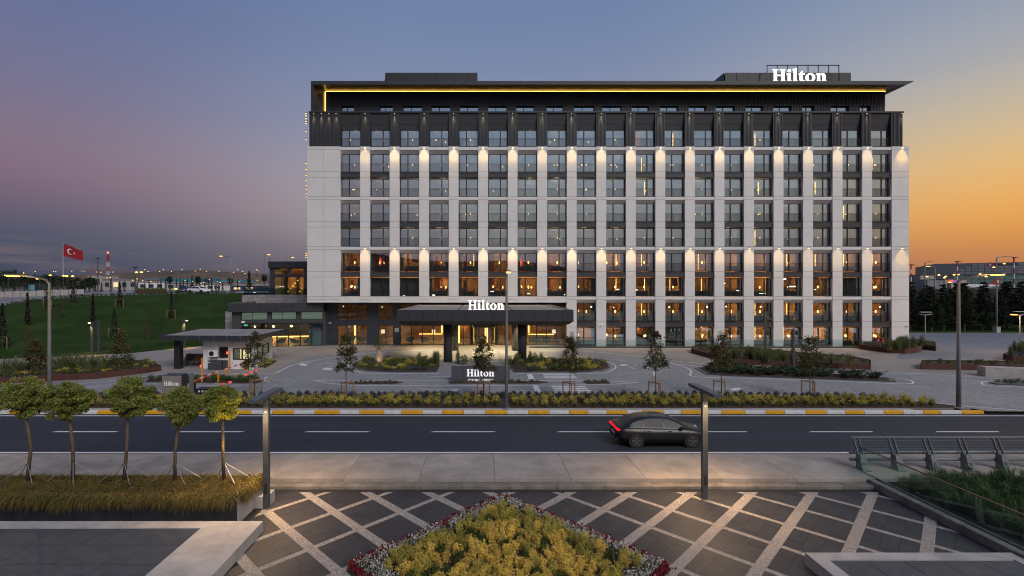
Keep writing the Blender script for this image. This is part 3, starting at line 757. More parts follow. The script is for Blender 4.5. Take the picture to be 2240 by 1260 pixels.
# ---- set back penthouse with flared eaves
PY = 66.0; sp = FPX/PY; px_ = lambda p: (p-VX)/sp; pz_ = lambda y: HC+(VY-y)/sp
PX0, PX1 = px_(711), px_(1937); ZW = pz_(200); ZE = 35.0
ribbed(PX0, PX1, PY, pz_(231), ZW, .19, .05).build('ribbed_wall', M_dark, HOT)
MB().box(PX0, PX1, PY+.51, PY+11, ZA-.1, ZW-.01).build('penthouse_block', M_dark, HOT)
pw = [(747,774),(831,859),(882,922),(944,984),(1006,1046),(1068,1108),(1130,1168),(1196,1232),(1256,1300),(1318,1360),(1382,1420),(1444,1484),(1507,1545),(1566,1608),(1632,1670),(1692,1732),(1756,1782),(1818,1858),(1882,1905)]
prev = PX0
for a, b in pw:
    x0, x1 = px_(a), px_(b); ribbed(prev, x0, PY+.03, ZA-.2, pz_(231)-.03, .19, .05).build('ribbed_pier', M_dark, HOT); prev = x1
    mb = MB(); zt = pz_(232.5); m = x0+(x1-x0)*(.42 if len(pw) % 2 else .6)
    mb.box(x0, x1, PY+.35, PY+.42, zt-.06, zt); mb.box(m-.05, m+.05, PY+.34, PY+.42, ZA-.2, zt-.061)
    w = mb.build('window', M_frame, HOT); MB().box(x0, x1, PY+.40, PY+.409, ZA-.2, zt-.06).build('pane', M_glass, w)
ribbed(prev, PX1, PY+.03, ZA-.2, pz_(231)-.03, .19, .05).build('ribbed_pier', M_dark, HOT)
MB().box(PX0-.02, PX1+.02, PY-.02, PY+.3, pz_(231)-.029, pz_(231)-.001).build('ledge', M_dark, HOT)
EY = 63.35; se = FPX/EY; EX0, EX1 = (683.5-VX)/se, (2001-VX)/se; zt = HC+(VY-177)/se; zbt = HC+(VY-185)/se
mb = MB()
mb.add([(EX0,EY,zbt),(EX1-1.1,EY,zbt),(EX1,EY,zt),(EX0,EY,zt),(EX0,PY+12,zt+.05),(EX1,PY+12,zt+.05)], [(0,1,2,3),(3,2,5,4)])
mb.add([(EX1-1.1,EY,zbt),(PX1,PY,ZW+.02),(PX1,PY+11,ZW+.02),(EX1,PY+12,zt+.05),(EX1,EY,zt)], [(0,1,2,3,4)])
mb.build('eaves', M_dark, HOT)
ns = 24
for k in range(ns):                # soffit panels between wall head and eave edge
    a, b = k/ns, (k+1)/ns; e0 = EX0+.02+(EX1-1.14-EX0)*a; e1 = EX0+.02+(EX1-1.14-EX0)*b-.03; w0 = PX0+(PX1-PX0)*a; w1 = PX0+(PX1-PX0)*b-.03
    MB().add([(e0,EY+.02,zbt+.003),(e1,EY+.02,zbt+.003),(w1,PY-.002,ZW+.06),(w0,PY-.002,ZW+.06)], [(0,3,2,1)]).build('soffit_panel', mat('bronze soffit metal', (.12,.095,.07), .35, metal=.3, var=.1), HOT)
mb = MB(); mb.add([(EX0,EY,ZA-.1),(EX0,EY,zt-.002),(PX0-.02,PY,ZW+.05),(PX0-.02,PY,ZA-.1),(EX0-.25,EY+.1,ZA-.1),(EX0-.25,EY+.1,zt-.004),(EX0-.25,PY+11,zt-.004),(EX0-.25,PY+11,ZA-.1)], [(0,3,2,1),(0,1,5,4),(4,5,6,7)]); mb.build('side_fin', M_dark2, HOT)
cv = MB(); cv.box(PX0+.1, PX1-.1, PY-.14, PY-.06, ZW-.06, ZW-.02); cv.build('cove_light', M_cove, HOT)
MB().box(PX0+.02, PX0+.06, PY-.12, PY-.06, ZA+.2, ZW-.1).build('cove_light', M_strip, HOT)
MB().box(PX0+.1, PX1-.1, PY-.16, PY-.002, ZW-.13, ZW-.065).build('cove_ledge', M_dark, HOT)
# rooftop plant screens
RY = 70.0; sr = FPX/RY; rx = lambda p: (p-VX)/sr; rz = lambda y: HC+(VY-y)/sr
M_screen = mat('perforated dark screen', (.024,.026,.029), .5, var=.5, vscale=9)
for a, b, n in ((842,1045,9),(1586,1862,11)):
    x0, x1 = rx(a), rx(b); mb = MB(); mb.box(x0+.05, x1-.05, RY+.08, RY+6, zt, rz(159.5)); s_ = mb.build('plant_screen', M_dark, HOT)
    for k in range(n): MB().box(x0+(x1-x0)*k/n+.03, x0+(x1-x0)*(k+1)/n-.03, RY, RY+.06, zt, rz(159)).build('screen_panel', M_screen, s_)
for a in (838, 1575): MB().add([(rx(a)-.3,RY-1.5,zt+.1),(rx(a)+.6,RY+.05,zt+.1),(rx(a)+.6,RY+.05,rz(159)),(rx(a)+.4,RY+5,rz(159)),(rx(a)-.3,RY+5,zt+.1)], [(0,1,2),(0,2,3,4)]).build('screen_return', M_dark, HOT)

# roof sign
def letter_mesh(spl, depth, mats):
    cu = bpy.data.curves.new('letter', 'CURVE'); cu.dimensions = '2D'; cu.fill_mode = 'BOTH'; cu.extrude = depth/2
    for pts in spl:
        s = cu.splines.new('POLY'); s.points.add(len(pts)-1)
        for p, q in zip(s.points, pts): p.co = (q[0], q[1], 0, 1)
        s.use_cyclic_u = True
    o = bpy.data.objects.new('tmp', cu); C.objects.link(o)
    dg = bpy.context.evaluated_depsgraph_get(); me = bpy.data.meshes.new_from_object(o.evaluated_get(dg))
    bpy.data.objects.remove(o); me.materials.clear()
    me.transform(Matrix.Rotation(R(90), 4, 'X'))
    for m in mats: me.materials.append(m)
    return me
ell = lambda cx, cy_, a, b, n=28: [(cx+a*math.cos(2*math.pi*k/n), cy_+b*math.sin(2*math.pi*k/n)) for k in range(n)]
L_H = [[(0,0),(.40,0),(.40,.05),(.30,.08),(.30,.46),(.64,.46),(.64,.08),(.54,.05),(.54,0),(.94,0),(.94,.05),(.84,.08),(.84,.92),(.94,.95),(.94,1),(.54,1),(.54,.95),(.64,.92),(.64,.55),(.30,.55),(.30,.92),(.40,.95),(.40,1),(0,1),(0,.95),(.10,.92),(.10,.08),(0,.05)]]
L_i = [[(0,0),(.38,0),(.38,.05),(.29,.08),(.29,.68),(.25,.69),(0,.64),(0,.59),(.09,.56),(.09,.08),(0,.05)], ell(.19,.89,.115,.115)]
L_l = [[(0,0),(.38,0),(.38,.05),(.29,.08),(.29,1.05),(.25,1.06),(0,1.01),(0,.96),(.09,.93),(.09,.08),(0,.05)]]
L_t = [[(.08,.58),(.08,.18),(.12,.05),(.24,-.01),(.38,.02),(.46,.07),(.44,.12),(.36,.10),(.29,.13),(.28,.2),(.28,.57),(.45,.57),(.45,.65),(.28,.65),(.28,.86),(.24,.86),(.12,.70),(0,.63),(0,.58)]]
L_o = [ell(.34,.33,.34,.35), ell(.34,.33,.15,.27)]
L_n = [[(0,0),(.37,0),(.37,.05),(.28,.08),(.28,.5),(.36,.55),(.42,.54),(.47,.48),(.47,.08),(.39,.05),(.39,0),(.75,0),(.75,.05),(.66,.08),(.66,.5),(.6,.63),(.48,.68),(.37,.65),(.28,.57),(.28,.67),(.24,.68),(0,.63),(0,.58),(.09,.55),(.09,.08),(0,.05)]]
WORD = ((L_H,1.0),(L_i,.43),(L_l,.43),(L_t,.50),(L_o,.75),(L_n,.75))
WW = sum(w for _, w in WORD)
def sign_word(parent, x0, x1, y, z, depth, m, cap=None):
    """letters of the hotel name from x0 to x1, standing at height z on plane y"""
    s = (x1-x0)/WW; h = cap if cap else s; x = x0
    for L, w in WORD:
        me = letter_mesh([[(a*s, b*h) for a, b in sp_] for sp_ in L], depth, [m])
        inst('letter', me, parent, Vector((x, y, z))-ORG[parent]); x += w*s
sg = thing('roof_sign', 'glowing white hotel name letters on a louvred screen above the roof', 'sign', (rx(1748), RY-1.2, zt+.02))
mb = MB(); a, b = rx(1670), rx(1825)
for k in range(9): mb.box(a, b, RY-1.0, RY-.94, zt+.06+k*.225, zt+.20+k*.225)
mb.build('louvre_screen', M_frame, sg)
mb = MB()
for k in range(8): mb.box(a+(b-a)*k/7-.05, a+(b-a)*k/7+.05, RY-.93, RY-.85, zt+.02, rz(149))
mb.box(a-.05, b+.05, RY-1.01, RY-.84, rz(149.8), rz(148.8)); mb.build('screen_posts', M_frame, sg)
YS = RY-1.12; sign_word(sg, (1690-VX)*YS/FPX, (1808-VX)*YS/FPX, YS, HC+(VY-178.5)*YS/FPX, .12, M_letter, cap=27*YS/FPX)
# ---- hotel ground floor under the overhang
LY = 65.2; sl = FPX/LY; lx = lambda p: (p-VX)/sl; lz = lambda y: HC+(VY-y)/sl
ops = [(738,802,3),(828,860,2),(876,972,4),(999,1028,2),(1033,1084,0),(1089,1120,2),(1152,1240,4)]
zl0, zl1, zu0, zu1, zc = .06, lz(711), lz(700), lz(665), ZOV+.015
prev = 700
for a, b, n in ops+[(1262,1262,0)]:
    if a > prev: MB().box(lx(prev)+(.002 if prev > 700 else 0), lx(a)-.002, LY, LY+.5, .05, zc).build('ground_floor_pier', M_dark, HOT)
    prev = b
    if b > a:
        MB().box(lx(a), lx(b), LY+.03, LY+.45, zl1, zu0).build('ground_floor_spandrel', M_dark, HOT); MB().box(lx(a), lx(b), LY+.03, LY+.45, zu1, zc).build('ground_floor_spandrel', M_dark, HOT)
        for z0, z1 in ((zl0, zl1), (zu0, zu1)):
            if n == 0 and z0 == zl0: continue
            x0, x1 = lx(a), lx(b); k = max(n, 2); mb = MB()
            for q in range(k+1): xx = x0+(x1-x0)*q/k; mb.box(max(xx-.05, x0), min(xx+.05, x1), LY+.1, LY+.2, z0, z1)
            mb.box(x0+.051, x1-.051, LY+.11, LY+.19, z1-.08, z1); mb.box(x0+.051, x1-.051, LY+.11, LY+.19, z0, z0+.06)
            w = mb.build('lobby_window', M_frame, HOT)
            for q in range(k): MB().box(x0+(x1-x0)*q/k+.051, x0+(x1-x0)*(q+1)/k-.051, LY+.145, LY+.157, z0+.06, z1-.08).build('pane', M_glassl, w)
# lobby shell
M_lobfloor = gridmat('polished lobby floor', (.30,.22,.13), (.16,.12,.07), 1.2, .6, .02, .25, .3, .1)
M_lobwall = mat('honey timber lobby wall', (.34,.19,.07), .5, var=.35, vscale=2.5, stretch=(5,5,.5))
x0, x1 = lx(703), lx(1258)
MB().quad((x0,LY+.5,.058),(x1,LY+.5,.058),(x1,LY+11,.058),(x0,LY+11,.058)).build('lobby_floor', M_lobfloor, HOT)
mb = MB(); mb.box(x0, x1, LY+11, LY+11.2, .05, 5.85); mb.box(x0-.2, x0, LY+.51, LY+11, .05, 5.85); mb.box(x1, x1+.2, LY+.51, LY+11, .05, 5.85); mb.box(x0, x1, LY+.51, LY+11, 2.95, 3.25); mb.build('lobby_wall', M_lobwall, HOT)
for k in range(10):
    xx = x0+(x1-x0)*(k+.5)/10; MB().box(xx-.06, xx+.06, LY+10.9, LY+10.99, .3, 2.8).build('light_strip', M_strip, HOT)
    lamp('POINT', 'lobby_light', (xx, LY+3.5+2*(k % 3), 2.6), 190, (1.0,.62,.24), .15, parent=HOT)
    lamp('POINT', 'mezzanine_light', (xx, LY+4, 5.4), 70, (1.0,.62,.26), .15, parent=HOT)
for k in range(5): MB().box(x0+4+7*k, x0+6.2+7*k, LY+8.2, LY+8.3, .06, 2.9).build('timber_screen', M_wood, HOT)
ct = MB(); ct.box(lx(905), lx(960), LY+6, LY+6.6, .06, 1.1); ct.build('reception_counter', M_lobwall, HOT); MB().box(lx(905), lx(960), LY+5.97, LY+5.995, .95, 1.02).build('light_strip', M_strip, HOT)
MB().box(lx(1165), lx(1225), LY+5.5, LY+6.1, .06, 1.1).build('reception_counter', M_lobwall, HOT); MB().box(lx(1165), lx(1225), LY+5.47, LY+5.495, .95, 1.02).build('light_strip', M_strip, HOT)
mb = MB()
for p in (1003.5, 1066, 1109): mb.box(lx(p)-.06, lx(p)+.06, LY+.9, LY+1.0, .2, 2.6)
mb.build('light_strip', M_strip, HOT)
M_shade = emit('lit fabric lamp shade', (1.0,.74,.40), 1.6)
for px, lab in ((834.5,'left'),(947,'middle'),(1214,'right')):
    X = lx(px); t = thing('floor_lamp', f'square shaded floor lamp glowing inside the lobby, {lab} one of three', 'floor lamp', (X, LY+.95, .06))
    MB().box(X-.22, X+.22, LY+.73, LY+1.17, 1.55, 2.05).build('lamp_shade', M_shade, t); MB().tube([(X,LY+.95,.1),(X,LY+.95,1.54)], .02, 6).build('pole', M_black, t); MB().lathe([(.16,.061),(.16,.09),(.03,.10)], X, LY+.95, 14).build('base', M_black, t)
def armchair_parts(name, label, loc, rz, group):
    t = thing(name, label, 'armchair', loc, group, rz); ORG[t] = Vector((0,0,0))
    MB().bevbox(-.36,.36,-.36,.36,.28,.46,.04).build('seat', M_sofa, t)
    mb = MB(); mb.add([(-.40,.24,.40),(.40,.24,.40),(.46,.52,.98),(-.46,.52,.98),(-.40,.36,.40),(.40,.36,.40),(.46,.62,.96),(-.46,.62,.96)], [(0,1,2,3),(5,4,7,6),(3,2,6,7),(0,3,7,4),(1,5,6,2),(0,4,5,1)])
    for s_ in (-1,1): mb.add([(s_*.37,-.30,.40),(s_*.37,.24,.40),(s_*.43,.42,.86),(s_*.40,-.30,.60),(s_*.45,-.30,.40),(s_*.45,.24,.40),(s_*.50,.42,.86),(s_*.47,-.30,.60)], [(0,1,2,3),(7,6,5,4),(3,2,6,7),(0,3,7,4),(0,4,5,1)])
    mb.build('backrest', M_sofa, t)
    for x in (-.3,.3):
        for y in (-.3,.3): MB().tube([(x,y,.0),(x*.9,y*.9,.29)], .02, 6).build('leg', M_black, t)
    return t
for k, (px, d, rz_) in enumerate(((760,1.6,.6),(785,1.9,-.7),(892,1.8,.4),(925,2.0,-.5),(1175,1.7,.5),(1200,2.2,-.6))):
    armchair_parts('armchair', f'grey lobby armchair behind the ground floor glass, {ORD[k]} from the left', (lx(px), LY+d, .06), math.pi+rz_, 'lobby armchairs')
# revolving door drum
DX, DYc, DR = lx(1058.5), LY-.15, 1.55
mb = MB(); mb.lathe([(DR+.06,2.52),(DR+.06,2.80),(.1,2.82)], DX, DYc, 32); dr = mb.build('revolving_door', M_frame, HOT)
for k in range(12):
    t = math.pi+math.pi*k/11; t2 = math.pi+math.pi*(k+1)/11
    a = (DX+DR*math.cos(t), DYc+DR*math.sin(t)); b = (DX+DR*math.cos(t2), DYc+DR*math.sin(t2))
    if k in (0,3,8,11): MB().box(a[0]-.05,a[0]+.05,a[1]-.05,a[1]+.05,.06,2.52).build('door_post', M_frame, dr)
    if k < 11 and k not in (4,5,6): MB().add([(a[0],a[1],.1),(b[0],b[1],.1),(b[0],b[1],2.5),(a[0],a[1],2.5)], [(0,1,2,3)]).build('pane', M_glassl, dr)
for t in (.5, 2.6, 4.7):
    e = (DX+1.4*math.cos(t), DYc+1.4*math.sin(t)); MB().bar((DX,DYc,1.3),(e[0],e[1],1.3),.03,2.3).build('door_leaf', M_glassl, dr)
MB().tube([(DX,DYc,.06),(DX,DYc,2.52)], .06, 8).build('door_shaft', M_frame, dr)
MB().box(lx(1028), lx(1033), LY+.02, LY+.3, .06, zl1).build('door_jamb', M_frame, HOT); MB().box(lx(1084), lx(1089), LY+.02, LY+.3, .06, zl1).build('door_jamb', M_frame, HOT)
# plaques and cctv cameras
for px, py in ((868,722),(1251,730)):
    Yq = LY if px < 1000 else FY; p = P(px, py, Yq); MB().box(p.x-.28, p.x+.28, Yq-.03, Yq-.003, p.z-.28, p.z+.28).build('plaque', mat('brushed plaque', (.36,.36,.36), .4, var=.1), HOT)
for k, (px, py, Yq) in enumerate(((724,706,LY),(1317,710,FY),(1985,712,FY))):
    p = P(px, py, Yq); t = thing('security_camera', ['white security camera on the charcoal ground floor wall','white security camera on a pilaster right of the canopy','white security camera on the right end of the facade'][k], 'camera', (p.x, Yq-.02, p.z-.1))
    MB().box(p.x-.05,p.x+.05,Yq-.06,Yq-.004,p.z-.06,p.z+.06).build('bracket', M_whitemet, t); MB().tube([(p.x,Yq-.07,p.z),(p.x-.22,Yq-.3,p.z-.06)], .06, 8).build('housing', M_whitemet, t)

# glass balustrade and plinth along the right half
GB = thing('glass_balustrade', 'low clear glass balustrade along the foot of the hotel front', 'balustrade', (30, FY-.8, .05))
MB().box(lx(1153), fx(1880), FY-1.0, FY-.62, .05, .20).build('plinth', M_dark, GB)
gx = np.linspace(lx(1156), fx(1878), 24)
for a, b in zip(gx[:-1], gx[1:]): MB().box(a+.01, b-.01, FY-.85, FY-.83, .20, 1.08).build('glass_panel', M_glassr, GB)
MB().box(gx[0], gx[-1], FY-.87, FY-.81, 1.081, 1.10).build('top_rail', M_pole, GB)

# ------------------------------------------------------------------ entrance canopy
KY = 47.0; sk = FPX/KY; kx_ = lambda p: (p-VX)/sk
CX0, CX1 = kx_(868), kx_(1255); CZ1, CZ0 = HC-(678-VY)/sk, HC-(703-VY)/sk
CAN = thing('entrance_canopy', 'dark flat entrance canopy on four round columns in front of the doors', 'canopy', (.5, 55, .05))
M_fascia = mat('dark fascia sheet', (.036,.038,.044), .45, var=.08, vscale=.7)
M_deck = mat('grey roof membrane', (.24,.225,.215), .85, var=.15, vscale=.6)
fb = [868,895,926.5,957.5,988,1018,1048,1078.5,1109.5,1140,1170.5,1200.5,1231,1255]
for a, b in zip(fb[:-1], fb[1:]): MB().box(kx_(a)+.012, kx_(b)-.012, KY, KY+.05, CZ0, CZ1).build('fascia_panel', M_fascia, CAN)
n = 8
for s_, X in ((0,CX0),(1,CX1-.05)):
    for k in range(n): MB().box(X, X+.05, KY+.051+(LY-KY-.06)*k/n+.01, KY+.051+(LY-KY-.06)*(k+1)/n-.01, CZ0, CZ1).build('fascia_panel', M_fascia, CAN)
MB().box(CX0+.051, CX1-.051, KY+.052, LY-.02, CZ0+.1, CZ1-.12).build('roof_slab', M_dark, CAN)
for k in range(3):
    a, b = CX0+.5+(CX1-CX0-1.0)*k/3, CX0+.5+(CX1-CX0-1.0)*(k+1)/3; MB().box(a+.1, b-.1, KY+.4, LY-.3, CZ1-.119, CZ1-.05).build('roof_deck', M_deck, CAN)
mb = MB(); mb.box(CX0+.06, CX0+.38, KY+.06, LY-.2, CZ1-.119, CZ1-.01); mb.box(CX1-.38, CX1-.06, KY+.06, LY-.2, CZ1-.119, CZ1-.01); mb.box(CX0+.39, CX1-.39, KY+.06, KY+.30, CZ1-.119, CZ1-.012); mb.build('roof_coping', M_deck, CAN)
mb = MB(); e = .42
mb.add([(CX0+.02,KY+.03,CZ0-.002),(CX1-.02,KY+.03,CZ0-.002),(CX1-.02,LY-.03,CZ0-.002),(CX0+.02,LY-.03,CZ0-.002),(CX0+e,KY+e,CZ0-.34),(CX1-e,KY+e,CZ0-.34),(CX1-e,LY-.03,CZ0-.34),(CX0+e,LY-.03,CZ0-.34)], [(0,4,5,1),(1,5,6,2),(4,7,6,5),(0,3,7,4)]); mb.build('soffit', mat('warm grey soffit', (.10,.095,.085), .5, var=.05), CAN)
for X, Yc in ((-3.37,50.2),(4.43,50.2),(-3.15,59.5),(4.4,59.5)):
    MB().lathe([(.46,.05),(.46,CZ0-.345)], X, Yc, 28).build('column', M_dark2, CAN, True)
for X, Yc in ((-6,58),(-3.3,55),(-.2,57.5),(-.2,61.5),(2.6,57.5),(2.6,61.5),(5.6,58),(4.4,55),(-6,61.5),(7,61.5)):
    MB().lathe([(.12,CZ0-.36),(.12,CZ0-.343)], X, Yc, 12).build('downlight', M_ledspot, CAN)
    lamp('SPOT', 'canopy_downlight', (X, Yc, CZ0-.42), 1500, (1.0,.78,.45), .1, aim=(0,0,-1), spot=110, blend=.7, parent=CAN)
cs = thing('canopy_sign', 'glowing white hotel name letters standing on the canopy edge', 'sign', (0, KY+.1, CZ1))
sign_word(cs, kx_(1024), kx_(1103), KY+.12, CZ1+.01, .14, M_letter, cap=(679-658)/sk)
MB().box(kx_(1024), kx_(1103), KY+.10, KY+.14, CZ1-.02, CZ1+.008).build('base_rail', M_frame, cs)

# monument sign on the median
ms = thing('monument_sign', 'low grey wall sign with the hotel name and airport lettering', 'sign', tuple(G(1051,834.5)))
MYs = G(1051,834.5).y; sm_ = FPX/MYs; mx = lambda p: (p-VX)/sm_; mz = lambda y: HC+(VY-y)/sm_
M_signwall = mat('slate grey sign panel', (.075,.075,.088), .5, var=.06)
for a, b in ((987,1014),(1014,1088.5),(1088.5,1115)): MB().box(mx(a)+.008, mx(b)-.008, MYs, MYs+.06, .06, mz(802.5)).build('face_panel', M_signwall, ms)
MB().box(mx(987)+.02, mx(1115)-.02, MYs+.061, MYs+.55, .05, mz(803)).build('wall_core', M_dark, ms)
M_let2 = emit('soft white letter face', (1.0,.97,1.0), 1.0)
sign_word(ms, mx(1021), mx(1081), MYs-.05, mz(823), .06, M_let2, cap=(823-808)/sm_)
def text_mesh(txt, width, height, depth, m):
    cu = bpy.data.curves.new('text', 'FONT'); cu.body = txt; cu.extrude = depth/2; cu.resolution_u = 3
    o = bpy.data.objects.new('tmp', cu); C.objects.link(o); dg = bpy.context.evaluated_depsgraph_get(); dg.update(); me = bpy.data.meshes.new_from_object(o.evaluated_get(dg)); bpy.data.objects.remove(o)
    a = np.array([v.co[:] for v in me.vertices]); lo, hi = a.min(0), a.max(0)
    me.transform(Matrix.Translation((-lo[0],-lo[1],0))); me.transform(Matrix.Diagonal((width/(hi[0]-lo[0]), height/(hi[1]-lo[1]), 1, 1))); me.transform(Matrix.Rotation(R(90),4,'X'))
    me.materials.clear(); me.materials.append(m); return me
inst('lettering', text_mesh('ISTANBUL AIRPORT', mx(1079)-mx(1024), 4.6/sm_, .05, M_let2), ms, Vector((mx(1024), MYs-.04, mz(833.5)))-ORG[ms])
# totem sign by the entry lane
tp = G(376, 872, .08); T0, T1, TYs = (354.5-VX)*tp.y/FPX, (396-VX)*tp.y/FPX, tp.y; tz = lambda y: HC+(VY-y)*TYs/FPX
ts = thing('totem_sign', 'taupe block sign with white hotel name beside the entry lane', 'sign', (tp.x, TYs, .05))
M_taupe = mat('taupe sign face', (.22,.20,.18), .5, var=.05)
MB().box(T0, T1, TYs, TYs+.05, tz(860), tz(822)).build('face_panel', M_taupe, ts); MB().box(T0+.01, T1-.01, TYs+.02, TYs+.9, .05, tz(860)-.01).build('base', M_dark, ts)
MB().box(T0+.01, T1-.005, TYs+.051, TYs+.75, tz(860), tz(820.5)).build('body', M_dark, ts); MB().box(T1+.10, T1+.34, TYs+.75, TYs+.9, .3, tz(821)).build('fin', mat('grey sign fin', (.14,.14,.15), .5), ts)
sign_word(ts, (359-VX)*TYs/FPX, (391.5-VX)*TYs/FPX, TYs-.03, tz(843.5), .04, mat('pale sign letters', (.85,.85,.82), .4, var=.02), cap=(843.5-834.5)*TYs/FPX)

# ------------------------------------------------------------------ restaurant wing on the left
A, B = Vector((-32.1,62.2)), Vector((-20.9,64.5)); wl_ = (B-A).length; wrz = math.atan2(B.y-A.y, B.x-A.x)
WG = thing('restaurant_wing', 'low charcoal restaurant wing with pale blinds and a lit bar', 'building', (A.x, A.y, .05), rz=wrz); ORG[WG] = Vector((0,0,0))
wx = lambda p: (p-510)/202*wl_
za, zb2, zc2, zd, ze = 3.12, 3.55, 4.58, 4.64, 5.80
MB().box(-.2,.9,0,.5,0,zd).build('wall_pier', M_dark2, WG); MB().box(wl_-.28,wl_+.0,0,.5,0,zd).build('wall_pier', M_dark2, WG)
for a, b in ((583,591),(646.5,655)): MB().box(wx(a),wx(b),.02,.45,zb2,zc2).build('wall_pier', M_dark2, WG)
MB().box(.902,wl_-.282,.01,.48,za,zb2-.002).build('wall_beam', M_dark2, WG); MB().box(.902,wl_-.282,.01,.48,zc2+.002,zd).build('wall_beam', M_dark2, WG)
for k in range(6): MB().box(-.55+(wl_+.4)*k/6+.01, -.55+(wl_+.4)*(k+1)/6-.01, -.55, -.48, zd+.002, ze).build('fascia_panel', M_fascia, WG)
for k in range(5): MB().box(-.55,-.48,-.47+12*k/5+.01,-.47+12*(k+1)/5-.01,zd+.002,ze).build('fascia_panel', M_fascia, WG)
MB().box(-.47,wl_-.16,-.47,12,zd+.01,ze-.45).build('roof', M_dark, WG)
mb = MB(); mb.box(-.47,wl_-.2,-.47,-.1,ze-.449,ze-.02); mb.box(-.47,-.1,-.09,12,ze-.449,ze-.02); mb.build('roof_coping', M_deck, WG)
M_blind = emit('self glowing roller blind', (.62,.78,.60), .26)  # weak glow put into the blinds themselves; no lamp stands behind them
for a, b in ((526,583),(591,646.5),(655,706.5)):
    x0, x1 = max(wx(a),.905), min(wx(b), wl_-.285); m = x0+(x1-x0)*(.42 if a < 600 else .25 if a < 650 else .05); mb = MB()
    mb.box(x0,x1,.15,.25,zb2,zb2+.06); mb.box(x0,x1,.15,.25,zc2-.06,zc2); mb.box(x0,x0+.06,.15,.25,zb2+.06,zc2-.06); mb.box(x1-.06,x1,.15,.25,zb2+.06,zc2-.06); mb.box(m,m+.05,.15,.25,zb2+.06,zc2-.06)
    w = mb.build('window', M_frame, WG); MB().box(x0+.061,m-.001,.2,.21,zb2+.061,zc2-.061).build('pane', M_glassl, w); MB().box(m+.051,x1-.061,.2,.21,zb2+.061,zc2-.061).build('pane', M_glassl, w); MB().box(x0+.04,x1-.04,.33,.34,zb2+.02,zc2-.02).build('blind', M_blind, w)
xs = np.linspace(.905, wl_-.285, 8)
for a, b in zip(xs[:-1], xs[1:]):
    mb = MB(); mb.box(a,a+.07,.1,.28,0,za-.002); mb.box(b-.07,b,.1,.28,0,za-.002); mb.box(a+.071,b-.071,.12,.26,za-.09,za-.002); mb.box(a+.071,b-.071,.12,.26,0,.07)
    w = mb.build('glazed_door', M_frame, WG); MB().box(a+.071,b-.071,.18,.192,.071,za-.091).build('pane', M_glassl, w)
mb = MB(); mb.box(0,wl_,8,8.2,0,zd-.1); mb.box(-.2,-.02,.51,8,0,zd-.1); mb.box(wl_-.02,wl_+.15,.51,8,0,zd-.1); mb.box(0,wl_-.03,.52,8,3.2,3.4); mb.build('inner_wall', M_dark2, WG)
MB().box(0,wl_-.03,.5,8,0,.01).build('inner_floor', M_lobfloor, WG)
bar = MB().box(3.2,9.4,3.2,3.8,.01,1.12).build('bar_counter', mat('ribbed gold bar front', (.45,.30,.12), .4, var=.4, vscale=14, stretch=(3,1,.05)), WG)
ls = MB().box(3.2,9.4,3.12,3.17,1.0,1.06).build('light_strip', M_strip, WG)
MB().box(5.5,10.5,7.4,7.9,.9,1.0).box(5.5,10.5,7.4,7.9,1.5,1.56).build('back_bar', M_lobwall, WG)
MB().box(wl_-2.2,wl_-.4,.8,.9,.02,3.1).build('curtain', mat('teal sheer curtain', (.10,.17,.18), .8), WG)
R2 = Matrix.Rotation(wrz, 3, 'Z')
wloc = lambda x, y, z: Vector((A.x,A.y,.05)) + R2 @ Vector((x,y,z))
for x, y, z, e in ((2.2,2.6,2.6,110),(4.6,2.6,2.6,110),(6.9,2.6,2.6,110),(9.0,2.4,2.5,80),(6.5,2.9,.7,30),(4.2,2.9,.7,30)):
    lamp('POINT', 'bar_light', wloc(x,y,z), e, (1.0,.62,.24), .1)
for x in (2.2,4.6,6.9):
    mb = MB(); mb.lathe([(.02,2.45),(.16,2.52),(.16,2.64),(.02,2.72)], x, 1.4, 10); mb.build('pendant_lamp', M_lampglow, WG)
for k, (x, rz_) in enumerate(((3.9,.9),(5.5,.7),(7.4,-.7),(9.0,.8))): armchair_parts('armchair', f'teal grey armchair behind the bar glazing of the low wing, {ORD[k]} from the left', wloc(x,1.3,.012), math.pi+rz_+wrz, 'armchairs by the bar glazing')
MB().box(.98,1.38,-.03,-.004,3.2,3.45).build('wall_plate', M_whitemet, WG)
MB().box(1.15,1.6,.40,.44,2.75,2.98).build('exit_sign', emit('green exit sign', (.1,.75,.5), .9), WG)

# retaining wall of stone blocks, terrace and pavilion above
RW_ = thing('retaining_wall', 'grey stone block retaining wall above the low wing', 'wall', (-33.5,78,4.6))
XA, XB = (530-VX)*78/FPX, XW0
MB().box(XA+.03, XB, 78.06, 79, 3.5, 6.70).build('wall_core', M_mort, RW_)
rowz = np.linspace(4.6, 6.72, 6)
for r in range(5):
    x = XA - (.35 if r % 2 else 0)
    while x < XB:
        w = rng.uniform(.7,1.3); a = max(x, XA)
        if min(x+w, XB)-a > .1: MB().box(a+.008, min(x+w,XB)-.008, 78+rng.uniform(-.012,.012), 78.058, rowz[r]+.008, rowz[r+1]-.008).build('stone_block', M_stone, RW_)
        x += w
W2 = thing('stone_wall', 'short grey stone wall stepping down the lawn beside the low wing', 'wall', (-34.4,64.5,.05))
a, b = P(493,680,66).x, P(512,680,66).x
MB().box(a+.03,b+3,66.06,67.5,0,4.55).build('wall_core', M_mort, W2)
for r in range(12):
    for c in range(3):
        o_ = -.2 if r % 2 else 0; u0, u1 = a+.62*c+o_, a+.62*(c+1)+o_; MB().box(max(u0,a)+.006,u1-.006,66+rng.uniform(-.01,.01),66.058,.05+.38*r+.006,.05+.38*(r+1)-.006).build('stone_block', M_stone, W2)
struct(MB().box(XA, XW0+14, 79.001, 92, 5.5, 6.72), 'terrace', M_stone)
